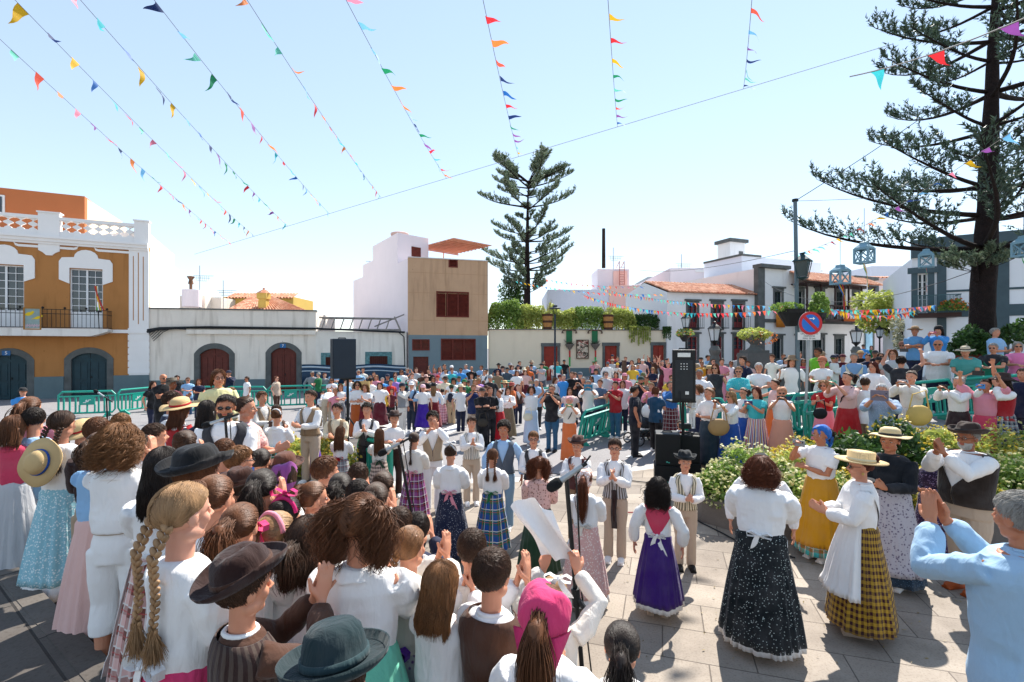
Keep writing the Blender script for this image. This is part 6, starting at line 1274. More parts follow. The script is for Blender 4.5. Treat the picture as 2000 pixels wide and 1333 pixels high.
R2=[(1482,709,11.9,0,'man','lean',TE('white'),TR('navy'),('short','white'),None,'white haired man in white tee leaning on the green barrier',{}),(1443,717,11.9,-5,'woman','lean',TE('aqua','half','dots','e0ecec'),TR('blue'),('short','blond'),None,'elderly blond woman in turquoise blouse leaning on barrier',dict(glasses='dark')),(1397,711,12.4,-15,'woman','hip',TE('char','none'),TR('teal'),('long','auburn',.32),None,'woman with very long auburn hair in black sleeveless top',dict(glasses='dark')),(1366,722,12.2,-10,'man','stand',TE('white'),TR('navy'),('short','grey'),None,'grey haired man in white shirt beside the loudspeaker',dict(skin='tan')),(1386,713,13.5,0,'woman','stand',TE('white'),TR('navy'),('bob','brown',.1),('straw','straw','brown'),'person in small straw hat behind the long auburn hair',{}),(1450,696,14.0,-50,'man','stand',TE('navy'),TR('navy'),('short','dark'),None,'man in navy and orange braces beside the stone urn pillar',dict(ext=(('strap','orange'),))),(1508,693,12.6,-30,'kid','stand',TE('offwhite'),TR('teal'),('fringe','brown'),None,'boy in white tee sitting high on the wall',dict(zb=1.25)),(1547,694,12.0,10,'woman','stand',TE('white','half'),TR('denim'),('long','dark',.2),('bucket','tan'),'smiling woman in sun hat and white blouse behind barrier',{}),(1597,680,14.0,-50,'man','stand',TE('lime'),TR('black'),('short','dark'),None,'man in lime green tee behind the no parking sign',dict(skin='tan',glasses='thin')),(1606,697,11.9,-25,'woman','lean',TE('white'),TR('black'),('short','auburn'),('cap','b06a4c'),'woman in white tee leaning over barrier by the street sign',{}),(1606,687,15,20,'man','stand',TE('navy'),TR('navy'),('short','brown'),('cap','tan'),'man in tan cap just behind the woman in white tee',{}),(1668,690,12.6,5,'man','hold',TE('7c9cc0','long'),TR('slate'),('short','grey'),None,'man in blue shirt with cream sweater over shoulders',dict(ext=(('vest','cream','plain','',.8),))),(1705,707,10.6,-30,'woman','stand',TE('white','half'),TR('ltgrey'),('long','red',.2),None,'woman with dark red hair and glasses in plain white dress',dict(glasses='thin')),(1744,683,12.2,-10,'woman','stand',TE('ltgrey'),TR('white'),('bob','brown',.08),None,'woman in glasses and white cardigan left of folded arms woman',dict(glasses='thin')),(1763,667,11.9,-15,'woman','cross',TE('white'),TR('beige'),('short','dark'),('cap','8a5a48'),'woman in sunglasses and white tee with folded arms',dict(glasses='dark')),(1787,636,14.0,-10,'man','cross',TE('5c90bc'),TR('navy'),('short','grey'),('straw','a88660','brown'),'man in brown straw hat and blue polo standing high',dict(zb=1.45,skin='mid')),(1833,636,13.6,-20,'woman','phone',TE('sky','long'),SK_('white'),('long','black',.15),('beret','black'),'woman in bright blue top photographing with a pink phone',dict(zb=1.45)),(1832,664,11.9,-5,'man','lean',TE('white'),TR('navy'),None,None,'bald man in white polo and sunglasses gripping the barrier',dict(glasses='dark',wide=1.1,skin='mid',beard=None)),(1890,675,11.7,-10,'stout','lean',TE('4a9a94'),TR('navy'),('short','grey'),('straw','cbbba0','2c2c30'),'man in pale hat and sea green polo leaning on barrier',dict(bend=.35)),(1940,671,11.6,-15,'man','lean',TE('char'),TR('navy'),('short','grey'),None,'man in sunglasses with green and charcoal shirt leaning',dict(glasses='dark',ext=(('vest','1c7a60','plain','',.9),))),(1944,641,13.0,60,'man','hold',TE('ltblue'),TR('denim'),('short','grey'),None,'grey haired man in light blue tee sitting turned right',dict(zb=1.35)),(1988,668,11.6,10,'woman','lean',TE('e07aa8'),TR('navy'),('bob','grey',.1),None,'woman with grey hair in pink tee at the right edge',dict(glasses='dark')),(1760,697,10.8,170,'man','up',TE('char'),TR('navy'),('curly','black'),None,'person with curly black hair raising a phone seen from behind',{}),]
for x,y,D,yw,kd,ps,tp_,bt,hr,ht,lb,kw in R2:RO.append(P(x,y,D,yaw=yw,kind=kd,pose=ps,top=tp_,bot=bt,hair=hr,hat=ht,label=lb,**kw))
M_=[(1240,755,10.9,100,'man','stand',TE('161824'),TR('14161c',l=1.1),('short','black'),None,'man in black uniform with reflective bands at the ankles',dict(skin='mid',shoes='black')),(1281,756,11.2,150,'woman','hold',TE('1c4460'),TR('black'),('bob','auburn',.06),None,'woman in dark blue shirt with white sweater round her waist',dict(ext=(('sash','white',.1),))),(1272,748,12.5,-20,'woman','clap',TE('pink','half'),SK_('white'),('short','blond'),None,'woman with short blond hair behind the pushchair',{}),(1252,735,13.0,-15,'man','phone',TE('161824'),TR('navy'),('short','dark'),('cap','2c3c34'),'bearded man in dark shirt and green cap photographing',dict(beard='black')),(1310,745,11.6,20,'woman','phone',TE('2868a8','long'),SK_('5a2028','plaid','201820'),('pony','dark',.1),None,'woman in blue shawl with red phone left of the loudspeaker',{}),(1328,812,9.3,20,'kid','phonel',SH('white','short'),SK_('pink'),('bun','dark',.1),None,'small girl in white crouching under the loudspeaker stand',dict(h=1.0)),(1202,745,13.6,-30,'man','phonel',TE('a01c24'),TR('30607c'),('short','dark'),None,'man in red tee and blue jeans using a phone',{}),(1216,744,14.2,0,'woman','stand',TE('white'),TR('navy'),('long','brown',.12),None,'girl in white tee right of the red tee man',{}),(1172,742,14.6,-20,'man','lean',TE('4a5c74'),TR('navy'),('short','brown'),None,'man in blue polo leaning on tilted barrier',{}),(1149,743,13.6,0,'woman','phone',TE('white','half','hstripes'),TR('navy'),('short','grey'),None,'person in striped jumper behind a blue tablet',{}),(1113,757,13.6,5,'woman','stand',TE('e0c0b8'),TR('navy'),('long','dark',.15),None,'girl with long dark hair behind the orange skirt',{}),(1112,774,11.9,0,'woman','phone',SH('offwhite','half'),SK_('d8703c',z=.03,fl=.75),('none',),('scarf','d8a0a0',0),'person in white blouse and orange skirt with green phone',dict(ext=(('strap','black'),))),(1078,752,12.2,-15,'woman','phone',TE('18181c'),TR('2c5878',l=.85),('bun','dark',.1),None,'woman in black tee and blue jeans holding a phone sideways',dict(shoes='black',glasses='thin')),(1038,755,13.0,0,'woman','up',SH('white','none'),SK_('c0d0e4',z=.05,fl=.8),('curlybob','dark',.08),None,'woman in pale blue dress photographing with both arms up',dict()),(1048,741,15.5,20,'man','stand',TE('skyshirt','long'),TR('char'),('short','white'),None,'white haired man in pale blue shirt behind the blue dress',{}),(957,757,13.0,20,'woman','hold',SH('18181c','long'),TR('18181c',l=1.1),('bun','auburn',.1),None,'woman all in black with a bag in mid street',dict(shoes='black')),(942,757,13.6,0,'man','cross',TE('18181c','long'),TR('18181c',l=1.1),('short','dark'),('cap','3c2c24'),'man in black clothes left of the woman in black',dict(shoes='black')),(925,752,14.6,10,'man','phone',TE('1c2c58'),TR('beige'),('short','lbrown'),None,'man in navy tee photographing in the street',{}),(882,751,16.5,165,'kid','stand',SH('white'),TR('a89478',l=1.15),('short','dark'),('cap','dkgreen'),'boy in khaki trousers with navy backpack from behind',dict(ext=(('backpack','141c30'),))),(864,760,16.6,170,'kid','stand',SH('ltblue','short'),SK_('d8a0b0','plaid','a06078',.04),('short','black'),None,'child in light blue top and pink checked skirt',{}),(847,746,17.2,175,'woman','stand',SH('white'),SK_('6c1420'),('long','blond',.3),('felt','black',None),'girl in black hat with long fair hair and dark red skirt',{}),(826,751,16.8,5,'woman','stand',SH('white','short'),SK_('3c1c90',z=.12),('short','brown'),('cap','e0b8c0'),'person in pale cap, white top and violet skirt',{}),(804,746,17.4,-10,'man','hold',SH('ltblue'),TR('2c3848'),('short','grey'),('cap','e0e0e0'),'person in pale cap, navy vest and blue shirt',dict(ext=(('vest','202c44','plain'),))),(786,748,15.8,60,'man','one_up',SH('offwhite'),TR('offwhite'),('short','brown'),('cap','202c3c'),'man in dark cap and grey vest shading his eyes',dict(ext=(('vest','grey','plain'),('sash','black',.04)))),(763,742,17.5,30,'woman','stand',TE('b0181c'),TR('black'),('short','black'),None,'person in bright red shirt beside the yellow board',{}),(906,757,16.0,5,'kid','stand',SH('white'),TR('offwhite'),('short','dark'),('cap','char'),'child in brown vest and white trousers near the navy tee man',dict(ext=(('vest','6a5a48','plain'),))),(992,757,14.9,10,'woman','clap',SH('white'),SK_('8a7a5c','stripes','4a4034',.06),('long','dark',.2),None,'woman in white blouse, red sash and brown striped skirt',dict(ext=(('sash','b01828',.04),))),(975,762,15.6,-70,'woman','hold',SH('white','half'),SK_('b01824',z=.1),('bun','auburn',.1),None,'woman in white blouse and bright red skirt turned left',{}),(986,742,17.0,-20,'woman','stand',SH('white'),SK_('3c2c28'),('long','brown',.1),('straw','straw','brown'),'woman in straw hat and sunglasses in white blouse',dict(glasses='dark')),(735,762,16.2,0,'kid','cross',TE('b0b4bc','long'),TR('b0a898'),('none',),('cap','aqua'),'child in turquoise hood and grey sweater with folded arms',{}),(698,745,14.0,0,'woman','hold',SH('white','half'),SK_('a8501c',z=.04,fl=.8),('curlybob','dark',.05),None,'woman in white blouse, black sash and rust skirt',dict(ext=(('sash','black',.06),),glasses='dark')),(713,751,14.0,-15,'woman','clap',SH('white','short'),SK_('6e1420'),('curlylong','lbrown',.15),None,'woman with wavy fair hair beside the rust skirt',{}),(665,750,15.6,5,'kid','cross',SH('white','none'),TR('grey'),('long','lbrown',.15),None,'girl with fair hair and white sleeveless top left of board',{}),(640,750,15.6,175,'man','hold',SH('white'),TR('b8a890'),('none',),None,'man in white shirt bending forward beside the barrier',dict(bend=1.1,h=1.6)),(630,765,16.0,0,'kid','clap',SH('white'),TR('khaki'),('short','dark'),None,'small child in white next to the bending man',{}),(724,738,17.0,140,'man','hold',SH('white'),TR('navy'),('short','black'),None,'man with black hair, white shirt and red sash',dict(ext=(('sash','black',.06),))),]
MO={}
for x,y,D,yw,kd,ps,tp_,bt,hr,ht,lb,kw in M_:MO[lb]=P(x,y,D,yaw=yw,kind=kd,pose=ps,top=tp_,bot=bt,hair=hr,hat=ht,label=lb,**kw)
W0='w';far="""
45 757 22.5 m cross sky navy dark cap:black -10|346 734 20.5 w stand black black dark - 20|367 738 20.2 w lean ltblue denim brown - 0|388 741 20.0 w lean navy navy auburn - 10|447 724 20.6 m phone navy navy black cap:navy -20|482 736 20.4 w stand white navy dark - -70|540 735 21.5 w stand beige brown auburn - 60
610 726 21.5 m stand grey navy grey - 10|622 728 21.2 m hold green navy grey - -120|634 729 21.6 w stand grey grey auburn - 40|652 722 21.8 m cross ltblue navy grey cap:grey 10|700 723 22 m stand ltblue grey grey - 10|709 719 22.2 k stand offwhite grey dark - 0|730 727 22 w stand char navy dark - 10|723 734 21 w stand white white brown - 0|747 738 19.6 w stand sky ltblue grey - 10|772 735 19 w stand lilac navy red - 0|784 723 22.5 w stand white navy brown - 0|796 719 23.2 m point navy navy grey - 40|805 730 22 k phone white white brown - 0|813 719 23 m stand ltgrey ltgrey brown - 10|825 727 22.6 w stand brown navy auburn - 0|832 731 21 w stand khaki khaki brown straw:blush 10|837 721 23.5 m stand black navy dark - 0
849 720 23.8 w up pink navy blond - 0|858 718 24 w up skyshirt white brown - 0|868 712 24.6 m stand black navy dark - 0|870 721 23.6 w clap white white auburn - 10|882 714 24.6 m stand ltblue navy grey cap:white 0|883 721 23.4 w stand aqua navy auburn - 10|900 719 23.6 w stand sky navy black - -10|910 712 24.8 m stand ltblue navy grey - 0|921 716 24.2 m stand black black - - 0|940 714 25 m cross ltblue navy dark - -20|950 719 24 m stand offwhite navy dark bowler:slate 0|946 724 22 m cross white grey brown - -30
765 760 17 k stand maroon black dark - 0|779 766 18.2 k clap offwhite black auburn - 20|800 770 19 k stand white navy brown - 0|816 764 19 k stand blush navy brown - 10|833 736 20.6 m cross black white red - 20|846 737 20.4 w stand white pink brown - 0|855 733 20.8 w stand pink pink red cap:red 10|860 752 19.5 k stand white maroon brown - 60|870 735 20.5 m stand cream khaki brown cap:dkbrown 0|873 746 19.2 k stand blush navy brown - 0|886 737 20.4 w stand white black dark bowler:black 0|897 735 21 k stand ltblue navy brown cap:dkgreen 0|900 749 18.6 w stand white navy dark straw:cream 30|907 741 19.8 w stand green green dark cap:green 10|915 743 19.4 k stand brown brown red cap:dkbrown 0|921 731 21.6 w stand grey maroon auburn - 0|928 741 19.6 w stand blush blush blond - 0|935 738 20 w stand lilac white brown cap:lbrown 10|944 744 19.4 k stand brown khaki auburn cap:brown 0|930 750 18.0 k stand yellow grey blond - 0|950 752 17.4 k stand brown brown brown felt:brown 20|893 762 17.6 k stand white grey brown cap:mint 0
974 709 27 m stand navy navy dark bowler:black 0|982 715 25.6 k stand white navy brown bowler:dkbrown 10|991 717 25 m stand slate white dark bowler:char 0|996 709 27.4 m stand beige navy grey bucket:grey 0|1000 714 26 w cross skyshirt white auburn - 20|1015 706 28 m stand black black black - 40|1012 713 26 m stand white white dark cap:navy 0|1023 718 24.6 w stand maroon maroon red bucket:cream 0|1038 704 28 w stand skyshirt navy grey bucket:khaki 10|1038 711 26 m stand slate denim brown felt:black 0|1031 716 25 w stand orange white blond - 0|1058 709 25.6 m clap ltgrey slate dark felt:black -30|1062 706 28 k stand green grey brown - 0|972 724 22.6 w hip tan grey auburn - 0|1010 725 22 w stand white maroon auburn - 20|1026 724 23 w stand blush maroon brown - 0|1083 706 27.6 w stand white grey auburn - -10|1089 707 27.2 w stand aqua white blond - 10|1102 703 27.6 w stand black denim dark cap:black 0
1000 746 17.6 w stand orange navy brown straw:red 60|1012 751 16.4 k stand white navy brown - 20|957 734 20.6 m stand char char dark cap:grey 0|1085 738 20.4 w stand white white brown - 60|1094 732 20 w stand pink white red cap:maroon 40|1077 750 16.8 w stand black navy black cap:black 0|1101 732 17.6 w stand sky sky grey - -10|1117 727 17.6 m stand black black brown - -20|1123 728 19.4 w stand white white brown - -60|1133 727 17.6 m stand navy navy grey cap:slate 0|1139 737 16.2 w phone dkbrown navy grey - -30|1155 735 17.2 w stand white navy dark - -20|1164 720 19.6 w stand skyshirt white brown cap:black 0|1184 727 18.4 m stand ltgrey khaki brown - 0|1183 724 20 w stand beige khaki brown cap:grey 10|1203 727 18.6 w stand rose rose dark - -10|1220 729 18.2 w stand pink pink blond cap:pink 10|1159 706 28 k stand pink black dark cap:green 0|1164 704 28 k stand blush black dark cap:green 0|1187 707 25 m stand white white dark cap:slate 0|1196 702 26.5 w stand ltgrey grey brown cap:khaki 0|1206 709 24 w clap offwhite beige dark cap:yellow 10|1196 693 30 m stand red navy dark cap:navy 0|1206 698 29 m stand navy navy brown - 0|1222 697 30 m stand navy navy dark - -10|1234 704 27 w phone white white auburn - 0|1236 713 24 w stand yellow white blond - 0
1246 712 23 k stand sky sky grey - 10|1248 700 28 w stand char black brown - 0|1255 702 27 w stand blush white blond cap:offwhite 0|1267 698 29 w up navy navy brown - 0|1279 700 26 w up brown navy brown - -30|1294 705 25.5 w up dkbrown maroon grey - 10|1302 700 28 m up navy navy dark cap:char 0|1305 709 24 w up pink beige blond - -10|1275 718 18.6 w phone1 navy denim blond - -20|1256 728 17 w phone green white dark cap:olive 0|1262 736 15.6 m stand tan navy auburn - 0|1312 733 16 w stand yellow pink auburn - 10|1318 702 26 w stand black navy dark - 0
648 738 19 w clap white rose auburn - 0|676 741 18 k stand ltblue navy dark - 30|684 735 19.4 m stand offwhite khaki brown - 0|692 757 15 k stand white navy dark - -30|735 733 19.6 w stand pink navy blond - 0|751 756 17 k stand yellow navy brown - 20|742 748 18.4 w stand white maroon dark - 0|757 731 21 m stand slate navy grey cap:navy 0|772 728 22 w stand aqua white brown - 10|655 760 15.5 k stand pink white blond - 0
1369 698 21 m stand white white dark cap:black 0|1383 694 20.6 m stand ltblue navy black - 60|1393 702 20 m stand tan green brown - 30|1371 706 18.6 w stand mustard white lbrown - 0|1410 701 17 w hold pink pink dark - 10|1443 691 19 m stand ltgrey navy grey - 0|1352 697 20 w stand khaki khaki grey - 0|1461 706 17 w stand blush navy auburn - 0|1494 690 26 m stand ltblue navy dark - 0|1502 691 25 m stand navy black dark - 0|1530 692 27 w hold skyshirt teal dark - 0|1535 698 20 w stand white white dark cap:black 0|1541 700 19 m stand char char dark cap:char 0|1562 688 26 m stand grey grey dark - 0|1628 693 19 m hold white white dark cap:navy -10|1633 692 20 m stand navy navy dark cap:navy 10|1646 692 21 m stand maroon maroon dark cap:maroon 20|1570 702 20 w stand rose rose brown - 0|1686 673 34 m stand sky char dark cap:black 0|1702 676 33 w stand green green dark - 0|1681 684 23 w stand black white grey straw:straw 10|1709 684 24 m stand char char dark cap:char 0|1716 697 19 m stand white white auburn cap:black 0|1720 690 22 w stand lilac white dark - 20|1695 692 21 w stand navy navy dark - -20|1724 704 16 w stand blush black auburn - 0|1738 707 15 k stand pink white dark - 0|1352 715 18 w stand beige khaki brown - 0|1428 706 19 w stand white grey brown - 0
"""
FO=[]
dh={'w':1.62,'m':1.74,'k':1.38};kd_={'w':'woman','m':'man','k':'kid'}
rngp=random.Random(4)
def zone(x,D):
 if x<100:return 'by the dark arched door at far left'
 if x<500:return 'behind barriers near the left brown door'
 if x<600:return 'by the second brown arched door'
 if x<660:return 'behind the barrier near the blue tarpaulin'
 if x<760:return 'in front of the blue tarpaulin'
 if x<830 and D>21:return 'below the tan building door'
 if x<960 and D>21:return 'along the wall of the tan building'
 if x<960:return 'in the crowd before the tan building'
 if x<1070 and D>21:return 'against the cream garden wall'
 if x<1070:return 'in mid street left of the pale dress'
 if x<1110 and D>24:return 'beside the first red door'
 if x<1180 and D>22:return 'under the wall panel'
 if x<1180:return 'right of the street lamp'
 if x<1260 and D>22:return 'by the middle red door'
 if x<1260:return 'left of the uniformed man'
 if x<1330:return 'just left of the tall loudspeaker'
 if x<1480:return 'right of the tall loudspeaker'
 if x<1580:return 'before the left part of town hall'
 return 'before the right part of town hall'
labs={}
for tok in far.replace('\n','|').split('|'):
 if not tok.strip():continue
 x,y,D,k,ps,tc,bc,hc,ht,yw=tok.split();x=float(x);y=float(y);D=float(D)
 hat=None
 if ht!='-':a,b=ht.split(':');hat=(a,{'olive':'5a5c34','lbrown':'8a6a4c'}.get(b,b),None)
 hair=None if hc=='-' else('long' if(k=='w' and hc in('dark','auburn','brown','blond')and rngp.random()<.55)else 'short',hc,.15)
 vest=k in 'mk' and tc in('white','offwhite','skyshirt')and rngp.random()<.55
 if bc in('maroon','white','pink','teal','blush','rose')and k=='w':bot=SK_(bc)
 else:bot=TR(bc)
 top=TE(tc,'short' if k!='m' or rngp.random()<.5 else 'long')if not vest else SH(tc)
 p=px(x,y,D);hgt=p.z-terrain(p.x,p.y);mx=dh[k]*1.13
 who={'w':'person','m':'man','k':'child'}[k]
 hd_='' if not hat else ' and '+{'cap':'cap','bowler':'dark hat','straw':'straw hat','felt':'brimmed hat','bucket':'sun hat'}[hat[0]]
 hd_=hd_ or('' if not hair else ' with '+{'dark':'dark','black':'black','auburn':'reddish','lbrown':'light brown','red':'dark red'}.get(hc,hc)+' hair')
 base=f"{who} in {nm(tc)} top{hd_} {zone(x, D)}"
 act={'up':'arms raised','phone':'taking a picture','cross':'arms folded','clap':'clapping','lean':'leaning on barrier','phone1':'on the phone','point':'hand at face','hold':'hands together'}.get(ps)
 labs.setdefault(base,[]).append(x)
 o=P(x,y,D,yaw=float(yw),kind=kd_[k],pose=ps,top=top,bot=bot,hair=hair,hat=hat,label=base,group=None,ext=(('vest',rngp.choice(['slate','brown','navy','grey','tan']),'plain'),)if vest else(),skin=rngp.choice(['light','mid','pale','light']),glasses='dark' if rngp.random()<.25 else None,q=3,wide=rngp.uniform(.92,1.14))
 o['_x']=x;FO.append(o)
byl={}
for o in FO:byl.setdefault(o['label'],[]).append(o)
for l,os_ in byl.items():
 if len(os_)>1:
  os_.sort(key=lambda o:o['_x'])
  for i,o in enumerate(os_):o['label']=('leftmost ' if i==0 else 'rightmost ' if i==len(os_)-1 else 'middle ')+l
for o in FO:del o['_x'];o['group']='spectators in the far crowd'
def ph(i,lab,c='black',**k):phone(RO[i],lab,c,**k)
ph(0,'mint green phone held by the woman in red skirt','mint');ph(2,'black phone held by the woman in white sleeveless top');ph(3,'phone with blue and purple case held by the dark red haired woman','3c2c6c');ph(6,'black compact phone held by the blond woman in blue skirt');ph(9,'grey purple tablet held up by the white haired person','6c6474',tablet=True)
ph(10,'white phone held by the woman in cream blouse','ltgrey');ph(11,'black phone held by the woman with grey black bun');ph(12,'light blue phone held by the woman in cloche hat','sky');ph(13,'dark phone held high behind the cloche hat')
phone(sb,'phone with patterned case held by woman in blue headscarf','grey');ph(len(R1)+16,'pink phone held by the woman in bright blue top','d05a8c');ph(len(R1)+22,'black phone raised by the curly haired person seen from behind')
for l,t,c,tb in(('man in red tee and blue jeans using a phone','black phone held by the man in red tee','black',0),('person in striped jumper behind a blue tablet','blue tablet held in front of the striped jumper','1c7c9c',1),('person in white blouse and orange skirt with green phone','green patterned phone of the orange skirt person','6cb07c',0),('woman in black tee and blue jeans holding a phone sideways','dark phone held sideways by the black tee woman','black',0),('woman in pale blue dress photographing with both arms up','tan phone held up by the pale dress woman','tan',0),('man in navy tee photographing in the street','black phone of the navy tee man','black',0),('woman in blue shawl with red phone left of the loudspeaker','red phone left of the loudspeaker','red',0),('bearded man in dark shirt and green cap photographing','phone held by the bearded man in green cap','black',0),('small girl in white crouching under the loudspeaker stand','red phone held by the small girl in white','red',0)):phone(MO[l],t,c,tablet=bool(tb))
# STREET OBJECTS
teal_pl=mat('teal_plastic','1f9a86',.4,.1,3,80,.08,spec=.4);blk=mat('black_plastic','17191b',.5,.15,6,200,.15);grille=mat('speaker_grille','0f1215',.6,.1,6,260,.5);white_pl=mat('white_plastic','dcdcd8',.5,.05)
def barrier_proto():
 root=empty('crowd_barrier',world=False);g=G();L=2.0;Hh=.98
 pts=[(-L/2+.12,0,.0+.16),(-L/2+.02,0,.28),(-L/2+.02,0,Hh-.14),(-L/2+.14,0,Hh-.02),(L/2-.14,0,Hh-.02),(L/2-.02,0,Hh-.14),(L/2-.02,0,.28),(L/2-.12,0,.16),(-L/2+.12,0,.16)]
 g.tube(pts,.038,8);g.box(-L/2+.05,L/2-.05,-.03,.03,Hh-.22,Hh-.17);fr=g.build('frame',teal_pl,root,smooth=False)
 for x in(-.8,-.6,-.4,.4,.6,.8):G().box(x-.028,x+.028,-.022,.022,.16,Hh-.2).build('bar',teal_pl,root)
 G().box(-.27,.27,-.026,.026,.46,Hh-.2).build('panel',teal_pl,root)
 for x in(-.265,0,.265):G().box(x-.025,x+.025,-.025,.025,.17,.459).build('bar',teal_pl,root)
 g=G()
 g.prism([(-.14,.56),(-.05,.56),(-.05,.64),(0,.66),(.02,.6),(.06,.66),(.14,.66),(.14,.63),(.08,.63),(.04,.56),(0,.58),(-.03,.55),(-.03,.53),(-.14,.53)],-.029,-.0265);g.build('white_mark',white_pl,root)
 for x in(-.7,.7):g=G();g.prism([(-.28,.0),(.28,.0),(.28,.05),(.06,.17),(-.06,.17),(-.28,.05)],-.03,.03);V=[(x+n,u,z)for u,n,z in g.V];G().add(V,g.Fs).build('foot',teal_pl,root)
 return root
BAR=barrier_proto();USED=[False]
def copy_tree(o,parent=None):
 c=o.copy();COL.objects.link(c)
 if parent is not None:c.parent=parent
 for ch in o.children:copy_tree(ch,c)
 return c
def barrier(x0,D0,x1,D1,label,tilt=0,dz=None):
 o=BAR if not USED[0]else copy_tree(BAR);USED[0]=True
 a=px(x0,680,D0);b=px(x1,680,D1);m=(a+b)/2;m.z=terrain(m.x,m.y)if dz is None else dz;o.location=m
 za,zb_=(terrain(a.x,a.y),terrain(b.x,b.y))if dz is None else(dz,dz)
 L=(Vector((b.x,b.y))-Vector((a.x,a.y))).length;o.rotation_euler=(tilt,-math.atan2(zb_-za,L),math.atan2(b.y-a.y,b.x-a.x));o.scale=(L/2.0,1,1)
 tag(o,label,'barrier','green plastic crowd barriers');return o
for a in((113,18.0,226,18.6,'green barrier standing farthest left before the dark arched door'),(230,18.8,304,20.4,'green barrier before the white pilaster corner left of bald man'),(306,20.2,372,20.5,'green barrier mostly behind the black hat and maroon shirt'),(373,20.4,440,20.6,'green barrier before the left brown arched door'),(441,20.4,520,20.5,'green barrier right of the pale yellow blouse'),(522,20.6,612,21.2,'green barrier before the right brown arched door'),(614,21.0,690,21.8,'green barrier before the blue tarpaulin'),(694,22,770,22.4,'green barrier right of the dark upright speaker'),(775,22.6,850,23,'green barrier below the tan building door'),(852,23.0,940,23.6,'green barrier along the tan building wall'),(945,23.5,1025,24.2,'green barrier at the left end of the cream wall'),(1060,19.4,1132,19.0,'green barrier at the foot of the street lamp'),(700,8.9,765,8.3,'small green barrier lying behind the curly haired boys'),(1126,12.4,1188,13.6,'tilted green barrier beside the orange skirt'),(1190,13.8,1216,15.6,'green barrier behind the red tee man'),(1322,13.0,1420,11.7,'green barrier partly hidden by the tall loudspeaker'),(1421,11.6,1537,11.5,'green barrier under the white haired man and blond woman'),(1538,11.5,1590,11.4,'narrow green barrier left of the no parking sign'),(1552,11.3,1660,11.5,'green barrier with a leaning woman by the street sign'),(1668,11.6,1770,11.5,'green barrier under the folded arms woman'),(1775,11.5,1866,11.5,'green barrier gripped by the bald man in white polo'),(1872,11.4,1960,11.3,'green barrier under the pale hat man'),(1962,11.2,2050,11.0,'green barrier at the right edge under the pink tee'),(1575,9.9,1660,10.3,'low green barrier behind the red skirt woman')):
 barrier(*a[:5],tilt=.25 if 'tilted' in a[4]else 0)
def speaker_box(name,c,wx,dy,hz,rz,m1=blk,m2=grille,back=False,label='',logo=False):
 root=empty(name,c,rz,world=False);g=G();w=wx/2;d=dy
 poly=[(-w,0),(w,0),(w*.98,d*.55),(w*.62,d),(-w*.62,d),(-w*.98,d*.55)]if not logo else[(-w,0),(w,0),(w,d),(-w,d)]
 k=len(poly);V=[(x,y,0)for x,y in poly]+[(x,y,hz)for x,y in poly];g.add(V,[tuple(range(k))[::-1],tuple(range(k,2*k))]+[(i,(i+1)%k,(i+1)%k+k,i+k)for i in range(k)])
 cb=g.build('cabinet',m1,root);bv=cb.modifiers.new('b','BEVEL');bv.width=.012;bv.segments=2
 if not back:G().box(-w*.92,w*.92,-.012,.002,hz*.03,hz*.97).build('grille',m2,root)
 else:
  G().box(-w*.75,w*.75,-.006,.01,hz*.06,hz*.8).build('back_panel',mat('dark_panel','24282c',.5,.15,8),root);G().box(-w*.55,w*.55,-.01,.005,hz*.86,hz*.94).build('label_plate',white_pl,root)
  g=G()
  for i in range(3):
   for j in range(3):g.box(-w*.3+j*.05,-w*.3+j*.05+.02,-.016,-.005,hz*(.62+.05*i),hz*(.62+.05*i)+.014)
  g.build('sockets',white_pl,root);G().tube([(-.08,-.03,hz*.2),(-.07,-.06,0),(-.03,.02,-.5)],.012,6).build('cable',blk,root);G().box(.02,.08,-.03,-.01,hz*.14,hz*.2).build('tag',white_pl,root)
 G().tube([(-.08,d*.5,hz+.0),(-.07,d*.5,hz+.02),(.07,d*.5,hz+.02),(.08,d*.5,hz)],.014,6).build('handle',blk,root)
 if logo:G().box(-.03,.0,-.016,-.011,hz*.1,hz*.14).box(.004,.03,-.016,-.011,hz*.085,hz*.12).build('badge',mat('badge_teal','40a090',.4),root)
 tag(root,label,'loudspeaker');return root
D=8.8;p=px(1336,785,D);c=Vector((p.x,p.y,p.z));speaker_box('loudspeaker',c,.40,.34,.94,-math.atan2(p.x,p.y)*.8,back=True,label='tall black loudspeaker with white top label raised on a pole')
g=G();zt=c.z;bx=px(1334,860,D+.15);root=empty('speaker_pole',(bx.x,bx.y,bx.z),world=False,label='black pole with bracket carrying the tall loudspeaker',cat='pole')
G().bar((0,0,0),(0,0,zt-bx.z),.03,.024,10).build('tube',blk,root);G().box(-.22,.22,-.06,.3,zt-bx.z-.03,zt-bx.z-.002).build('bracket',blk,root);G().box(-.06,.12,-.08,.06,(zt-bx.z)*.3,(zt-bx.z)*.42).box(.02,.3,-.03,.0,(zt-bx.z)*.15,(zt-bx.z)*.18).build('clamp',blk,root)
zg=terrain(2.9,8.8)
p=px(1303,945,8.7);speaker_box('subwoofer',(p.x,p.y-.05,zg+.0),.46,.5,.32,-.25,label='low black subwoofer box under the left subwoofer',logo=True)
speaker_box('subwoofer',(p.x,p.y-.05,zg+.325),.42,.45,.56,-.25,label='left black subwoofer stacked on the low box',logo=True)
p=px(1345,945,8.75);speaker_box('subwoofer',(p.x+.02,p.y+.1,zg),.46,.5,.32,-.3,label='low black subwoofer box behind the black hat boy',logo=True)
speaker_box('subwoofer',(p.x+.02,p.y+.1,zg+.325),.42,.45,.50,-.3,label='right black subwoofer under the speaker pole',logo=True)
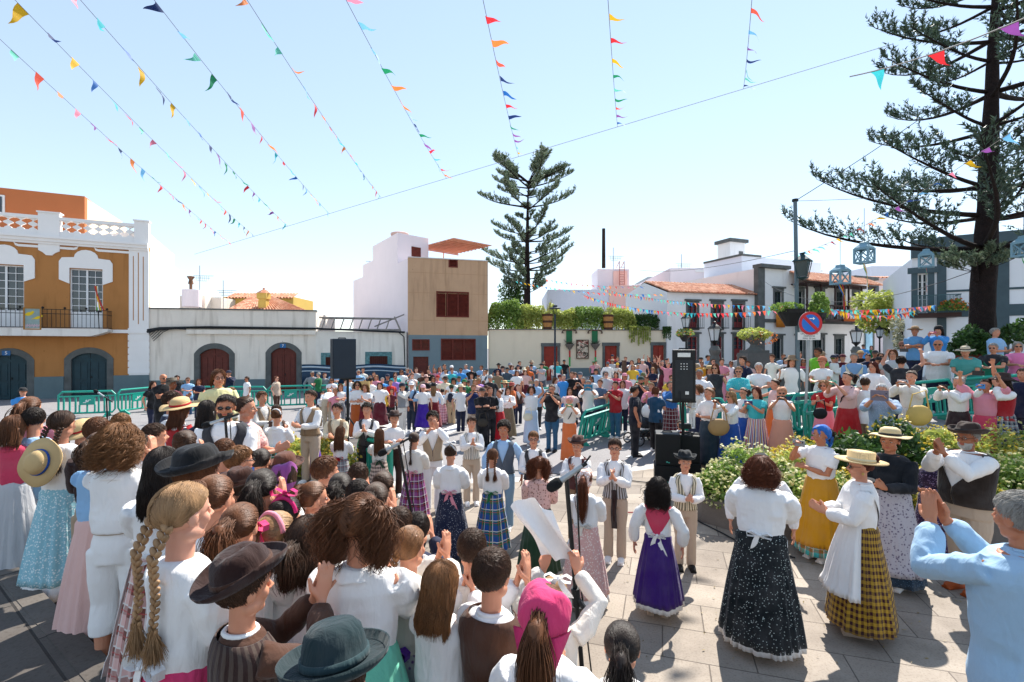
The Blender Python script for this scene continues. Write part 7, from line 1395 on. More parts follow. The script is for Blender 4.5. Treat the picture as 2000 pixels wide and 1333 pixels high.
D=10.5;p=px(673,740,D);speaker_box('loudspeaker',(p.x,p.y,p.z),.5,.4,.86,.6,mat('navy_black','1c2a38',.4,.1),MC['navy_black'],label='dark blue black loudspeaker on a stand before the blue tarpaulin')
zb_=terrain(p.x,p.y+.2);root=empty('speaker_stand',(p.x,p.y+.2,zb_),world=False,label='black stand of the left loudspeaker rising behind the flower bed',cat='stand');G().bar((0,0,.0),(0,0,p.z-zb_),.035,.03,10).build('pole',blk,root)
for a in(0,2.1,4.2):G().bar((.0,0,.7),(.5*math.cos(a),.5*math.sin(a),.02),.018).build('leg',blk,root)
G().box(-.12,.3,-.1,.1,p.z-zb_-.03,p.z-zb_-.001).build('top_plate',blk,root)
p=px(696,745,16);q=px(722,757,16);o=G().box(p.x,q.x,16.0,16.03,q.z-.1,p.z).build('yellow_board',mat('yellow_board','d8b878',.6,.1));tag(o,'small pale yellow board with fine lines right of the dark loudspeaker','board')
g=G()
for i in range(5):z=q.z+.0+i*.045;g.box(p.x+.04,q.x-.04,15.99,15.999,z,z+.012)
g.build('lines',mat('board_line','8a6a40',.7),o)
root=empty('board_post',(px(709,0,16).x,16.05,0),world=False,label='post holding up the small yellow board',cat='post');G().bar((0,0,0),(0,0,q.z-.08),.03).build('post',blk,root)
def mic_stand(mic,D,joint,foot,Df,label,boom=True,r=.011,tail=None):
 m_=px(*mic,D);j=px(*joint,D);f=px(*foot,Df);zb=terrain(f.x,f.y);f.z=zb
 root=empty('microphone_stand',f,world=False,label=label,cat='microphone stand');L=lambda v:Vector(v)-f
 top=L(j);up=Vector((0,0,zb*0));G().bar((0,0,.02),top,r*1.15,r,8).build('pole',blk,root)
 mid=top*.58;G().bar(mid-top.normalized()*.05,mid+top.normalized()*.05,r*2.0,m=8).bar(mid,mid+Vector((.05,-.03,-.06)),r*1.2,m=6).build('clutch',blk,root)
 for a in(.4,2.5,4.6):G().bar((0,0,.12),(.3*math.cos(a),.3*math.sin(a),.015),r).build('leg',blk,root)
 mm=L(m_);d_=(mm-top);dn=d_.normalized();e=mm-dn*.16
 G().bar(top-dn*.12,e,r*.9,m=6).build('boom',blk,root)
 mic_=empty('microphone',world=False);mic_.parent=root;tag(mic_);G().bar(e,mm-dn*.02,.011,.016,10).build('handle',m_steel,mic_);
 a=Vector(mm);g=G();V,Fs=tube([a-dn*.035,a-dn*.02,a+dn*.01,a+dn*.035,a+dn*.045],[.018,.027,.028,.022,.008],12);g.add(V,Fs);g.build('foam',mat('foam','121416',.95,.2,60,200,.6),mic_,smooth=True)
 G().tube([e,e+Vector((.04,0,.05)),top*.9+e*.1+Vector((.04,.0,.0)),top*.6+Vector((.03,0,0)),top*.3+Vector((.05,.02,0)),(.06,.0,.02)],.0045,5).build('cable',blk,root)
 return root
mic_stand((1084,947),2.35,(1106,932),(1148,1300),2.65,'near microphone stand with grey foam microphone in front of the bonnet girl')
mic_stand((748,884),4.0,(778,868),(842,1010),4.4,'second microphone stand left of the navy speckled skirt girl')
mic_stand((404,830),4.2,(440,818),(462,900),4.3,'microphone stand in front of the bearded man in sunglasses')
mic_stand((188,765),8.0,(208,778),(215,840),8.2,'far left microphone stand before the green barriers')
hp0,_=hand_pos(arm,-1);hp1,_=hand_pos(arm,1);lo=min(hp0.x,hp1.x);A_,B_=(hp0,hp1)if hp0.x<hp1.x else(hp1,hp0)
V=[];n,m=16,12
for i in range(n+1):
 for j in range(m+1):
  u,v=i/n,j/m;b=A_.lerp(B_,u);q=b+Vector((-.12*v+(u-.5)*.05,-.02*math.sin(u*7),.25*v*(1-.45*abs(u-.4))-.03*u*(1-v)))+Vector((.01*math.sin(9*u+4*v),.018*math.sin(6*v+8*u),.008*math.sin(13*u)));V.append(tuple(q))
Fs=[(i*(m+1)+j,(i+1)*(m+1)+j,(i+1)*(m+1)+j+1,i*(m+1)+j+1)for i in range(n)for j in range(m)]
V2=V+[(x,y+.002,z)for x,y,z in V];N0=len(V);tag(link('white_cloth',mesh(V2,Fs+[tuple(a+N0 for a in reversed(f))for f in Fs],True),cloth(),color=col4('white')),'crumpled white cloth held up in both hands by the blond child','cloth')
D=12.6;b=px(1560,800,D);zb=terrain(b.x,b.y);t=px(1553,391,D);root=empty('street_pole',(b.x,b.y,zb),world=False,label='tall thin grey blue steel pole behind the no parking sign',cat='pole');m_pole=mat('blue_grey_metal','5c6c74',.4,.1,metal=.3)
G().bar((0,0,0),(t.x-b.x,0,t.z-zb),.055,.045,12).build('shaft',m_pole,root);G().bar((t.x-b.x,0,t.z-zb-.04),(t.x-b.x,0,t.z-zb+.02),.075,m=12).build('cap',blk,root);G().bar((t.x-b.x+.02,0,(t.z-zb)*.62),(t.x-b.x+.02,0,(t.z-zb)*.62+.05),.062,m=12).build('collar',m_pole,root)
D=12.3;l0=px(1568,510,D);root=empty('wall_lantern',l0,world=False,label='dark green hanging lantern beside the tall pole',cat='lantern');lg=mat('lantern_green','1f3a3c',.4,.2)
g=G();g.lathe([(.001,.26),(.09,.25),(.05,.2),(.12,.14),(.3,.02),(.34,-.02),(.001,-.02)],(0,0,0),4);g.build('roof',lg,root);g=G()
for a in range(4):c_,s_=math.cos(math.pi/2*a),math.sin(math.pi/2*a);g.bar((.28*c_,.28*s_,-.02),(.17*c_,.17*s_,-.5),.014);
g.lathe([(.17,0),(.19,-.03),(.05,-.08),(.001,-.1)],(0,0,-.5),4);g.build('frame',lg,root);root.scale=(.82,.82,.82);G().lathe([(.24,-.02),(.15,-.48),(.001,-.48)],(0,0,0),4).build('glass',mat('lantern_glass','3c4c4e',.1,.1,bst=0,spec=.6),root)
def leaf_cloud(n,c,r,size,seed=0,shell=.55,flat=.5,up=.3):
 rng=np.random.RandomState(seed);d=unit(rng.normal(size=(n,3)));k=rng.uniform(shell,1,(n,1))**.5;P=np.array(c)+d*np.array(r)*k
 return leaves(P,size,rng,up)
def leaves(P,size,rng,up=.3,asp=.45):
 n=len(P);nrm=unit(rng.normal(size=(n,3))+np.array([0,0,up]));a=unit(np.cross(nrm,rng.normal(size=(n,3))));b=np.cross(nrm,a);s=size*rng.uniform(.6,1.4,(n,1))
 V=np.stack([P-a*s,P-b*s*asp,P+a*s,P+b*s*asp],1).reshape(-1,3);return V,np.arange(n*4).reshape(n,4)
def leaf_mat(name,a,b,tr=.25):
 if name in MC:return MC[name]
 m,t,bs=nodes(name);geo=t.nodes.new('ShaderNodeNewGeometry');n=tex(t,'Noise',1.4,Detail=3.0)
 col=mix(t,ramp(t,geo.outputs['Random Per Island'],[(0,hexc(a)),(1,hexc(b))]),(.55,.55,.5,1),ramp(t,n.outputs[0],[(.35,(.6,.6,.6,1)),(.6,(0,0,0,1))]),'MULTIPLY')
 t.links.new(col,bs.inputs['Base Color']);bs.inputs['Roughness'].default_value=.55;bs.inputs['Transmission Weight'].default_value=0
 tl=t.nodes.new('ShaderNodeBsdfTranslucent');t.links.new(col,tl.inputs[0]);mx=t.nodes.new('ShaderNodeMixShader');mx.inputs[0].default_value=tr;t.links.new(bs.outputs[0],mx.inputs[1]);t.links.new(tl.outputs[0],mx.inputs[2]);t.links.new(mx.outputs[0],t.nodes['Material Output'].inputs[0]);MC[name]=m;return m
green1=leaf_mat('leaf_green','5a7a30','a0bc5c',.4);green2=leaf_mat('leaf_yellowgreen','98a84a','d0d478',.45);green3=leaf_mat('leaf_dark','2a4a22','587a38',.3);yel_f=leaf_mat('petal_yellow','d8b828','ecd868',.3);wht_f=leaf_mat('petal_white','d0cc8c','ece8b8',.4);pnk_f=leaf_mat('petal_pink','c890a8','e8c4d0',.3);org_f=leaf_mat('petal_orange','c8642c','e89048',.3)
D=12.2;p=px(1545,605,D);root=empty('hanging_planter',p,world=False,label='dark planter of trailing leaves hung left of the tall pole',cat='planter');G().lathe([(.12,-.42),(.3,-.1),(.32,0),(.001,0)],(0,0,0),14).build('pot',blk,root);V,Fs=leaf_cloud(400,(-.1,0,.05),(.42,.28,.13),.05,3);link('leaves',mesh(V,Fs),green1,root)
p=px(1600,605,D);root=empty('hanging_planter',p,world=False,label='dark planter with tall green fern right of the tall pole',cat='planter');G().lathe([(.15,-.4),(.32,-.1),(.34,0),(.001,0)],(-.2,0,-.1),14).build('pot',blk,root);V,Fs=leaf_cloud(700,(.0,0,.05),(.22,.22,.4),.05,4);link('leaves',mesh(V,Fs),green1,root)
D=10.9;c=px(1581,632,D);b=px(1571,850,D);zb=terrain(b.x,D);root=empty('no_parking_sign',(b.x,D,zb),world=False,label='round blue and red no parking sign on a grey post with white plate',cat='traffic sign')
cx_,cz=c.x-b.x,c.z-zb;rot=(R(90),0,0);red_s=mat('sign_red','c02830',.4,.03,bst=0);blu_s=mat('sign_blue','2070c8',.4,.03,bst=0)
def disc(r,y0,y1,m,name,r0=0):
 n=48;A=[(cx_+r*math.cos(2*math.pi*i/n),cz+r*math.sin(2*math.pi*i/n))for i in range(n)]
 g=G()
 if r0:B=[(cx_+r0*math.cos(2*math.pi*i/n),cz+r0*math.sin(2*math.pi*i/n))for i in range(n)];g.strip(A+A[:1],B+B[:1],y0,y1)
 else:g.prism(A,y0,y1)
 return g.build(name,m,root)
disc(.26,-.035,-.02,mat('sign_grey','8a8e90',.5),'backing');disc(.205,-.040,-.0352,blu_s,'blue_disc');disc(.26,-.046,-.0354,red_s,'red_ring',.2)
a=.035;g=G();g.prism([(cx_-.15-a*.7,cz+.15-a*.7),(cx_-.15+a*.7,cz+.15+a*.7),(cx_+.15+a*.7,cz-.15+a*.7),(cx_+.15-a*.7,cz-.15-a*.7)],-.0455,-.0402);g.build('red_bar',red_s,root)
g=G();g.prism([(cx_-.03,cz+.115),(cx_+.05,cz+.115),(cx_+.05,cz+.14),(cx_+.095,cz+.105),(cx_+.05,cz+.07),(cx_+.05,cz+.095),(cx_-.03,cz+.095)],-.049,-.0462);g.build('arrow',white_p,root)
pc=px(1578.5,657,D);g=G();x0,z0=pc.x-b.x,pc.z-zb;g.box(x0-.25,x0+.25,-.04,-.022,z0-.085,z0+.085);pl=g.build('text_plate',white_pl,root)
dk=mat('dark_lettering','20242c',.6,.02,bst=0)
for i,s_ in enumerate(('USO EXCLUSIVO','FARMACIA','MAX. 20 min.')):text(s_,.052,(x0,-.0415,z0+.052-.052*i),rot,dk,pl,ext=.0008)
t2=Vector((cx_-.02,0,cz+.2));G().bar((0,0,0),(cx_-.0,.0,cz+.2),.03,.03,12).build('post',m_steel,root)
def lamp(x,ytop,D,label,basez=None,stone_=False,hgt=None,s=1.0):
 t=px(x,ytop,D);zb=terrain(t.x,t.y)if basez is None else basez;root=empty('street_lamp',(t.x,t.y,zb),world=False,label=label,cat='street lamp');h=t.z-zb
 g=G();g.lathe([(.001,0),(.06*s,-.02*s),(.04*s,-.08*s),(.2*s,-.2*s),(.3*s,-.3*s),(.001,-.3*s)],(0,0,h),6);g.build('lamp_cap',blk,root)
 G().lathe([(.24*s,-.3*s),(.15*s,-.75*s),(.001,-.75*s)],(0,0,h),6).build('lamp_glass',mat('frosted_glass','c4ccd0',.2,.05,bst=0),root);g=G()
 for a in range(6):c_,s_=math.cos(math.pi/3*a),math.sin(math.pi/3*a);g.bar((.25*s*c_,.25*s*s_,h-.3*s),(.16*s*c_,.16*s*s_,h-.75*s),.014*s,m=5)
 g.lathe([(.16*s,0),(.18*s,-.03),(.06*s,-.15*s),(.04*s,-.2*s),(.001,-.2*s)],(0,0,h-.75*s),8);g.build('lamp_frame',blk,root)
 if stone_:
  g=G();z1=h-.95*s;g.box(-.32,.32,-.32,.32,0,z1-.9);g.box(-.38,.38,-.38,.38,z1-.9,z1-.78);g.lathe([(.3,0),(.2,.15),(.16,.4),(.22,.6),(.12,.78),(.001,.78)],(0,0,z1-.78),14);g.build('stone_pillar',stone,root)
 else:G().lathe([(.12,0),(.1,.3),(.06,.5),(.045,1.2),(.04,h-.9*s),(.001,h-.9*s)],(0,0,0),12).build('post',blk,root)
 return root
lamp(1396,628,19,'street lantern on a carved stone pillar before the gabled white house',stone_=True);lamp(1672,636,22,'street lantern on a stone pillar before the town hall',stone_=True)
lamp(1340,612,26,'slim black lamp with flower basket near the gabled house corner');lamp(1718,636,30,'slim dark lamp in front of the leafy tree',s=.9)
t=px(1084,596,25.5);zb=terrain(t.x,t.y);root=empty('street_lamp',(t.x,t.y,zb),world=False,label='slim dark modern street lamp in front of the cream garden wall',cat='street lamp');h=t.z-zb;G().lathe([(.11,0),(.09,.8),(.055,1.0),(.045,h-.5),(.001,h-.5)],(0,0,0),12).build('post',mat('dark_blue_metal','1c2c3c',.4),root);g=G();g.lathe([(.001,0),(.12,-.02),(.13,-.12),(.3,-.17),(.3,-.2),(.001,-.2)],(0,0,h),14);g.build('lamp_head',MC['dark_blue_metal'],root);g=G()
for s_ in(-1,1):g.bar((s_*.1,0,h-.2),(s_*.05,0,h-.52),.012)
g.build('bracket',MC['dark_blue_metal'],root)
p=px(1473,660,17.5);zb=terrain(p.x,p.y);root=empty('flower_urn',(p.x,p.y,zb),world=False,label='stone urn of trailing flowers on a square stone pillar',cat='urn');h=p.z-zb
G().box(-.42,.42,-.42,.42,0,h-.55).box(-.36,.36,-.36,.36,h-.55,h-.45).build('pillar',stone,root);G().lathe([(.3,0),(.16,.1),(.12,.2),(.3,.4),(.34,.55),(.001,.55)],(0,0,h-.45),16).build('urn',stone,root)
V,Fs=leaf_cloud(700,(0,0,h+.12),(.6,.45,.24),.06,5);link('leaves',mesh(V,Fs),green2,root);V,Fs=leaf_cloud(120,(.2,-.1,h+.0),(.6,.4,.3),.05,6);link('flowers',mesh(V,Fs),org_f,root)
p=px(1337,655,25.8);root=empty('flower_basket',p,world=False,label='hanging basket of red flowers on the slim black lamp',cat='flower basket');G().lathe([(.1,-.35),(.3,-.05),(.32,0),(.001,0)],(0,0,0),12).build('pot',blk,root);V,Fs=leaf_cloud(300,(0,0,.1),(.5,.35,.25),.07,7);link('leaves',mesh(V,Fs),green1,root);V,Fs=leaf_cloud(80,(0,-.1,.12),(.5,.35,.25),.05,8);link('flowers',mesh(V,Fs),org_f,root)
a=px(1500,0,15.2);b=px(1770,0,14.4);g=G();d=Vector((b.x-a.x,b.y-a.y)).normalized();n_=Vector((-d.y,d.x));q=[(a.x,a.y),(b.x,b.y),(b.x+n_.x*.35,b.y+n_.y*.35),(a.x+n_.x*.35,a.y+n_.y*.35)]
g.add([(x,y,.3)for x,y in q]+[(x,y,1.95)for x,y in q],[(0,3,2,1),(4,5,6,7),(0,1,5,4),(1,2,6,5),(2,3,7,6),(3,0,4,7)]);tag(g.build('stone_wall',stone),'low grey stone wall behind the people at the right barriers','wall')
g=G().box(10.0,16,13.0,16.5,.9,1.45);tag(g.build('raised_terrace',step_mat),kind='structure')
p=px(1219,704,21);zb=terrain(p.x,p.y);tag(G().lathe([(.1,0),(.1,p.z-zb-.05),(.12,p.z-zb),(.001,p.z-zb)],(p.x,p.y,zb),10).build('wooden_post',MC['carved_wood']),'brown wooden post standing in the crowd below the middle red door','post')
def pushchair(x,yg,label):
 D=F*CAMZ/(yg-HZ);p=px(x,yg,D);root=empty('pushchair',(p.x,p.y,terrain(p.x,p.y)),R(20),world=False,label=label,cat='pushchair');al=m_steel
 g=G()
 for s_ in(-.24,.24):g.tube([(-.35,s_,.12),(.05,s_,.5),(.35,s_,1.0)],.013,6);g.tube([(.35,s_,.14),(.0,s_,.5),(-.2,s_,.62)],.013,6)
 g.bar((.35,-.24,1.0),(.35,.24,1.0),.016);g.build('frame',blk,root)
 g=G();g.add(*ell((-.02,0,.52),(.3,.22,.14),18,10));g.build('seat',mat('pushchair_cloth','2a2e34',.8),root,smooth=True);g=G();g.add(*ell((.12,0,.78),(.2,.24,.22),18,10));g.build('hood',white_pl,root,smooth=True);g=G();g.box(-.25,.2,-.2,.2,.2,.3);g.build('basket',blk,root)
 for xx in(-.36,.34):
  for s_ in(-.26,.26):
   n=18;r=.12;w=G();w.tube([(xx+r*math.cos(2*math.pi*i/n),s_,.13+r*math.sin(2*math.pi*i/n))for i in range(n+1)],.018,6);wo=w.build('wheel',blk,root);G().bar((xx,s_-.02,.13),(xx,s_+.02,.13),.03).build('hub',al,wo)
 return root
pushchair(1262,884,'black and white pushchair behind the uniformed man')
p=px(1262,895,10.3);
bb=person(1352,772,9.1,h=.62,yaw=-30,kind='kid',pose='hold',top=SH('white'),bot=('trousers','white','plain',''),hair=('short','brown'),label='baby in white carried in arms next to the loudspeaker',zb=px(1352,830,9.1).z,q=2)
bb.location.z=px(1352,772,9.1).z-.62
def bag(x,y,D,s,c,label,kind='handbag'):
 p=px(x,y,D);root=empty(kind,p,world=False,label=label,cat='bag');g=G();g.add(*ell((0,0,0),(s,s*.35,s*.8),16,10));
 g.build('body',mat('bag_'+c,c,.7,.15),root,smooth=True);G().tube([(-s*.8,0,s*.3),(-s*.5,0,s*1.6),(s*.5,0,s*1.9),(s*.8,0,s*.3)],.012,5).build('strap',MC['bag_'+c],root)
bag(1031,815,12.7,.13,'d8d0b8','cream handbag hanging before the pale blue dress');bag(1122,826,11.55,.09,'17171a','small black shoulder bag on the orange skirt person');bag(1404,835,8.85,.2,'a88458','round woven straw bag held before the blue skirt');bag(1602,808,8.7,.13,'1a1a1e','black camera bag hanging before the red skirt woman');bag(1795,812,8.1,.22,'c8a860','wide straw basket bag of the cream blouse woman');bag(943,826,12.7,.14,'3a342c','dark bag held by the woman in black')
# PLANTERS
stone2=mat('curb_stone','6c655f',.85,.25,3,40,.4,dist=.02)
def planter(cx,cy,rx,ry,h,z0,label,n=26,rot=0,tw=.16):
 root=empty('flower_planter',(cx,cy,z0),world=False,label=label,cat='planter')
 def P_(r1,r2):return[((rx+r1)*math.cos(2*math.pi*i/n)*math.cos(rot)-(ry+r2)*math.sin(2*math.pi*i/n)*math.sin(rot),(rx+r1)*math.cos(2*math.pi*i/n)*math.sin(rot)+(ry+r2)*math.sin(2*math.pi*i/n)*math.cos(rot))for i in range(n)]
 O,I=P_(0,0),P_(-tw,-tw);g=G()
 for i in range(n):
  j=(i+1)%n;e=.004;g.add([(*O[i],-.1),(*O[j],-.1),(*I[j],-.1),(*I[i],-.1),(*O[i],h),(*O[j],h),(*I[j],h),(*I[i],h)],[(0,1,5,4),(4,5,6,7),(2,3,7,6)])
 g.build('kerb',stone2,root);g=G();g.add([(x,y,h-.08)for x,y in I],[tuple(range(n))]);g.build('soil',mat('soil','3a2c22',.95,.3,8,30,.6),root)
def bush(x,y,z,r,h,leafm,flm,label,seed,nl=1500,nf=350,ls=.045,fs=.032,cat='flowers',name='flower_bush'):
 root=empty(name,(x,y,z),world=False,label=label,cat=cat);rng=np.random.RandomState(seed)
 d=unit(rng.normal(size=(nl,3)));d[:,2]=np.abs(d[:,2])*1.1-.1;lump=1+.22*vnoise(d*1.0,2.6,seed);k=rng.uniform(.35,1,(nl,1))**.35;P=d*np.array([r,r,h])*k*lump[:,None];P[:,2]=np.maximum(P[:,2],.0)
 V,Fs=leaves(P,ls,rng,.4);link('foliage',mesh(V,Fs),leafm,root)
 if flm and nf:
  d=unit(rng.normal(size=(nf,3))+np.array([0,-.3,.5]));d[:,2]=np.abs(d[:,2]);lump=1+.22*vnoise(d,2.6,seed);P=d*np.array([r,r,h])*lump[:,None]*rng.uniform(.98,1.08,(nf,1))
  c=np.repeat(P,3,0)+rng.normal(size=(nf*3,3))*fs*.35;V,Fs=leaves(c,fs,rng,1.4,.8);link('flowers',mesh(V,Fs),flm,root)
  n2=nf//3;P2=P[:n2];st=np.stack([P2*.9,P2],1)
 return root
planter(6.15,7.35,3.5,1.25,.42,0,'large oval stone planter full of daisies at right')
rb=random.Random(8);k=0
spots=[(3.2,7.35,.55,.50,'w'),(3.75,6.95,.55,.62,'w'),(3.7,7.65,.6,.72,'w'),(4.35,6.75,.5,.5,'w'),(4.4,7.45,.65,.85,'y'),(4.95,6.75,.55,.55,'y'),(5.1,7.5,.7,.95,'g'),(5.5,6.75,.55,.6,'y'),(5.9,7.6,.75,1.0,'g'),(6.15,6.75,.6,.6,'y'),(6.7,7.6,.75,.95,'g'),(6.8,6.75,.6,.75,'w'),(7.5,7.5,.7,.95,'y'),(7.45,6.8,.6,.7,'w'),(8.2,7.4,.7,.95,'w'),(8.15,6.85,.55,.7,'w'),(8.9,7.3,.6,.8,'y'),(4.0,7.15,.4,.6,'w'),(5.3,7.0,.45,.65,'g')]
pos_w=('at the left tip of the oval planter','low at the left front of the planter','behind the left tip of the planter','left of the speckled skirt woman','tall mid left in the planter','directly behind the speckled skirt woman','tall behind the blue headscarf phone','left of the mustard skirt','tall behind the blue headscarf','behind the mustard skirt','tall behind the boater hat','between boater hat and black blouse','tall left of the brown hat man','low behind the black blouse woman','tall right behind the brown hat man','low behind the bearded man','at the far right of the planter','small between the white daisies on the left','small leafy one mid planter')
for(x,y,r,h,c),pw in zip(spots,pos_w):
 k+=1;big=x<6.5
 bush(x,y,.34,r*.95,h,green2 if c=='y' else green1 if c=='w' else(green2 if x>6 else green3),{'w':wht_f,'y':yel_f,'g':None}[c]if not(c=='g' and x>5.5)else yel_f,{'w':'white daisy bush ','y':'yellow daisy bush ','g':'big leafy green bush '}[c]+pw,k,nl=2600 if c!='g' else 3200,nf={'w':330,'y':460,'g':330}[c],ls=.038 if c!='g' else .06,fs=.021)
planter(-4.7,8.6,2.1,1.1,.45,.4*0,'rounded stone planter with low flowers at left behind the dancers',rot=.1)
for i,(x,y,r,h,c,pw)in enumerate(((-6.1,8.4,.5,.35,'p','at the left end of the left planter'),(-5.4,8.2,.55,.35,'p','beside the sunglasses man'),(-4.6,8.3,.6,.45,'g','in the middle of the left planter'),(-3.9,8.4,.6,.5,'y','between the tan vest boys'),(-3.3,8.7,.5,.45,'y','at the right end of the left planter'),(-4.3,9.0,.6,.5,'y','behind the white headband girl'))):
 bush(x,y,.5,r,h,green2 if c!='g' else green1,{'p':pnk_f,'y':yel_f,'g':None}[c],{'p':'low pink flowers ','y':'yellow green low shrub ','g':'green leafy shrub '}[c]+pw,50+i,nl=1400,nf=260,ls=.045,fs=.024)
p=px(1897,668,13.8);bush(p.x,p.y,p.z-.35,.5,.75,green3,None,'dark glossy shrub in a terracotta pot left of the pine trunk',71,1500,0,.07,cat='plant',name='potted_shrub');tag(G().lathe([(.26,-.75),(.36,-.05),(.38,0),(.001,0)],(p.x,p.y,p.z-.35),16).build('terracotta_pot',mat('terracotta','7c3c2c',.8,.15)),'terracotta pot under the dark glossy shrub','pot')
p=px(1993,650,13.5);bush(p.x,p.y,p.z-.3,.55,.6,green3,None,'green shrub in a teal pot at the right edge',72,1300,0,.07,cat='plant',name='potted_shrub')
p=px(1838,600,24);bush(p.x,p.y-.6,p.z-.2,.55,.5,green1,org_f,'balcony plant with ribbons on the right white building',73,700,60,.08,.05,cat='plant',name='balcony_plant')
zt=fD.uz(1100,645)[1]
def hedge(u0,u1,h,label,m,seed,n,dep=1.2,off=-1.0):
 o=fD.xf((u0+u1)/2,off,zt);rng=np.random.RandomState(seed);root=empty('hedge',o,world=False,label=label,cat='hedge');L=u1-u0
 U=rng.uniform(-L/2,L/2,n);N_=rng.uniform(-dep/2,dep/2,n);top=h*(1+.22*vnoise(np.stack([U,N_*0,N_*0],1),1.0,seed))*np.sqrt(np.maximum(.05,1-(np.abs(N_)/(dep/2))**2*.5))*np.minimum(1,(L/2-np.abs(U))/.5+.45);Z=top*rng.uniform(0,1,n)**.55
 P=np.stack([fD.d.x*U+fD.n.x*N_,fD.d.y*U+fD.n.y*N_,Z],1);V,Fs=leaves(P,.085,rng,.4);link('foliage',mesh(V,Fs),m,root);g=G()
 for i in range(5):u=-L/2+L*(i+.5)/5;g.bar((fD.d.x*u,fD.d.y*u,-.6),(fD.d.x*u,fD.d.y*u,h*.7),.04,.01,5)
 g.build('stem',mat('bark_thin','4a3c2c',.9),root);return root
uu=lambda x:fD.uz(x,640)[0]
hedge(uu(955),uu(1025),1.9,'dark green hedge nearest the tan building above the garden wall',green1,1,5200);hedge(uu(1015),uu(1075),1.65,'bright green hedge left of the first barrel pot',green2,2,4200);hedge(uu(1072),uu(1135),1.7,'yellow green hedge between the barrel pots',green2,3,4600);hedge(uu(1125),uu(1192),1.55,'darker hedge left of the second barrel pot',green1,4,4600);hedge(uu(1188),uu(1250),1.5,'yellow green creeper hedge right of the second barrel pot',green2,5,4200);hedge(uu(1235),uu(1303),1.1,'dark creeper mass at the right end of the garden wall',green3,6,3200,dep=.8)
def creeper(x0,x1,y1,label,m,seed,n):
 rng=np.random.RandomState(seed);u0,u1=uu(x0),uu(x1);zb=fD.uz(x0,y1)[1];U=rng.uniform(0,1,n);st=np.round(U*9)/9;ln=(zt-zb)*(.35+.65*rng.uniform(0,1,10)[(st*9).astype(int)]);t=rng.uniform(0,1,n)**1.3;u=u0+(u1-u0)*(st*.85+.15*U);z=zt+.25-ln*t;nn=.1+.16*rng.uniform(0,1,n)*(1-t*.5)
 P=np.array([fD.xf(a,b,c)for a,b,c in zip(u,nn,z)]);V,Fs=leaves(P,.07,rng,.2);o=link('creeper',mesh(V,Fs),m);tag(o,label,'creeper')
creeper(1228,1268,686,'creeper trailing down the wall between second and third red doors',green2,9,1600);creeper(1293,1308,672,'dark creeper hanging at the right end of the garden wall',green3,10,600)
for x,lb in((1070,'left wooden barrel pot on the garden wall'),(1189,'right wooden barrel pot on the garden wall')):
 u=uu(x);o=fD.xf(u,-.1,zt+.05);root=empty('barrel_pot',o,world=False,label=lb,cat='pot');wd=mat('barrel_wood','b07c44',.6,.25,8);G().lathe([(.26,0),(.31,.4),(.35,.95),(.3,.95),(.001,.9)],(0,0,0),20).build('barrel',wd,root)
 for z,r in((.0,.285),(.42,.33),(.85,.36)):G().lathe([(r-.03,z),(r,z),(r+.01,z+.14),(r-.03,z+.14)],(0,0,0),20).build('hoop',mat('dark_hoop','4a2c20',.6),root)
 rng=np.random.RandomState(int(x));g=G()
 for i in range(26):a=rng.uniform(0,6.28);l=rng.uniform(.5,1.1);g.tube([(0.1*math.cos(a),.1*math.sin(a),.9),(.25*math.cos(a),.25*math.sin(a),.9+l*.6),(.4*math.cos(a),.4*math.sin(a),.9+l)],[.012,.008,.003],4)
 g.build('stalks',mat('dry_grass','a8a070',.9),root);V,Fs=leaf_cloud(160,(0,0,1.0),(.35,.35,.2),.07,int(x));link('leaves',mesh(V,Fs),green2,root)
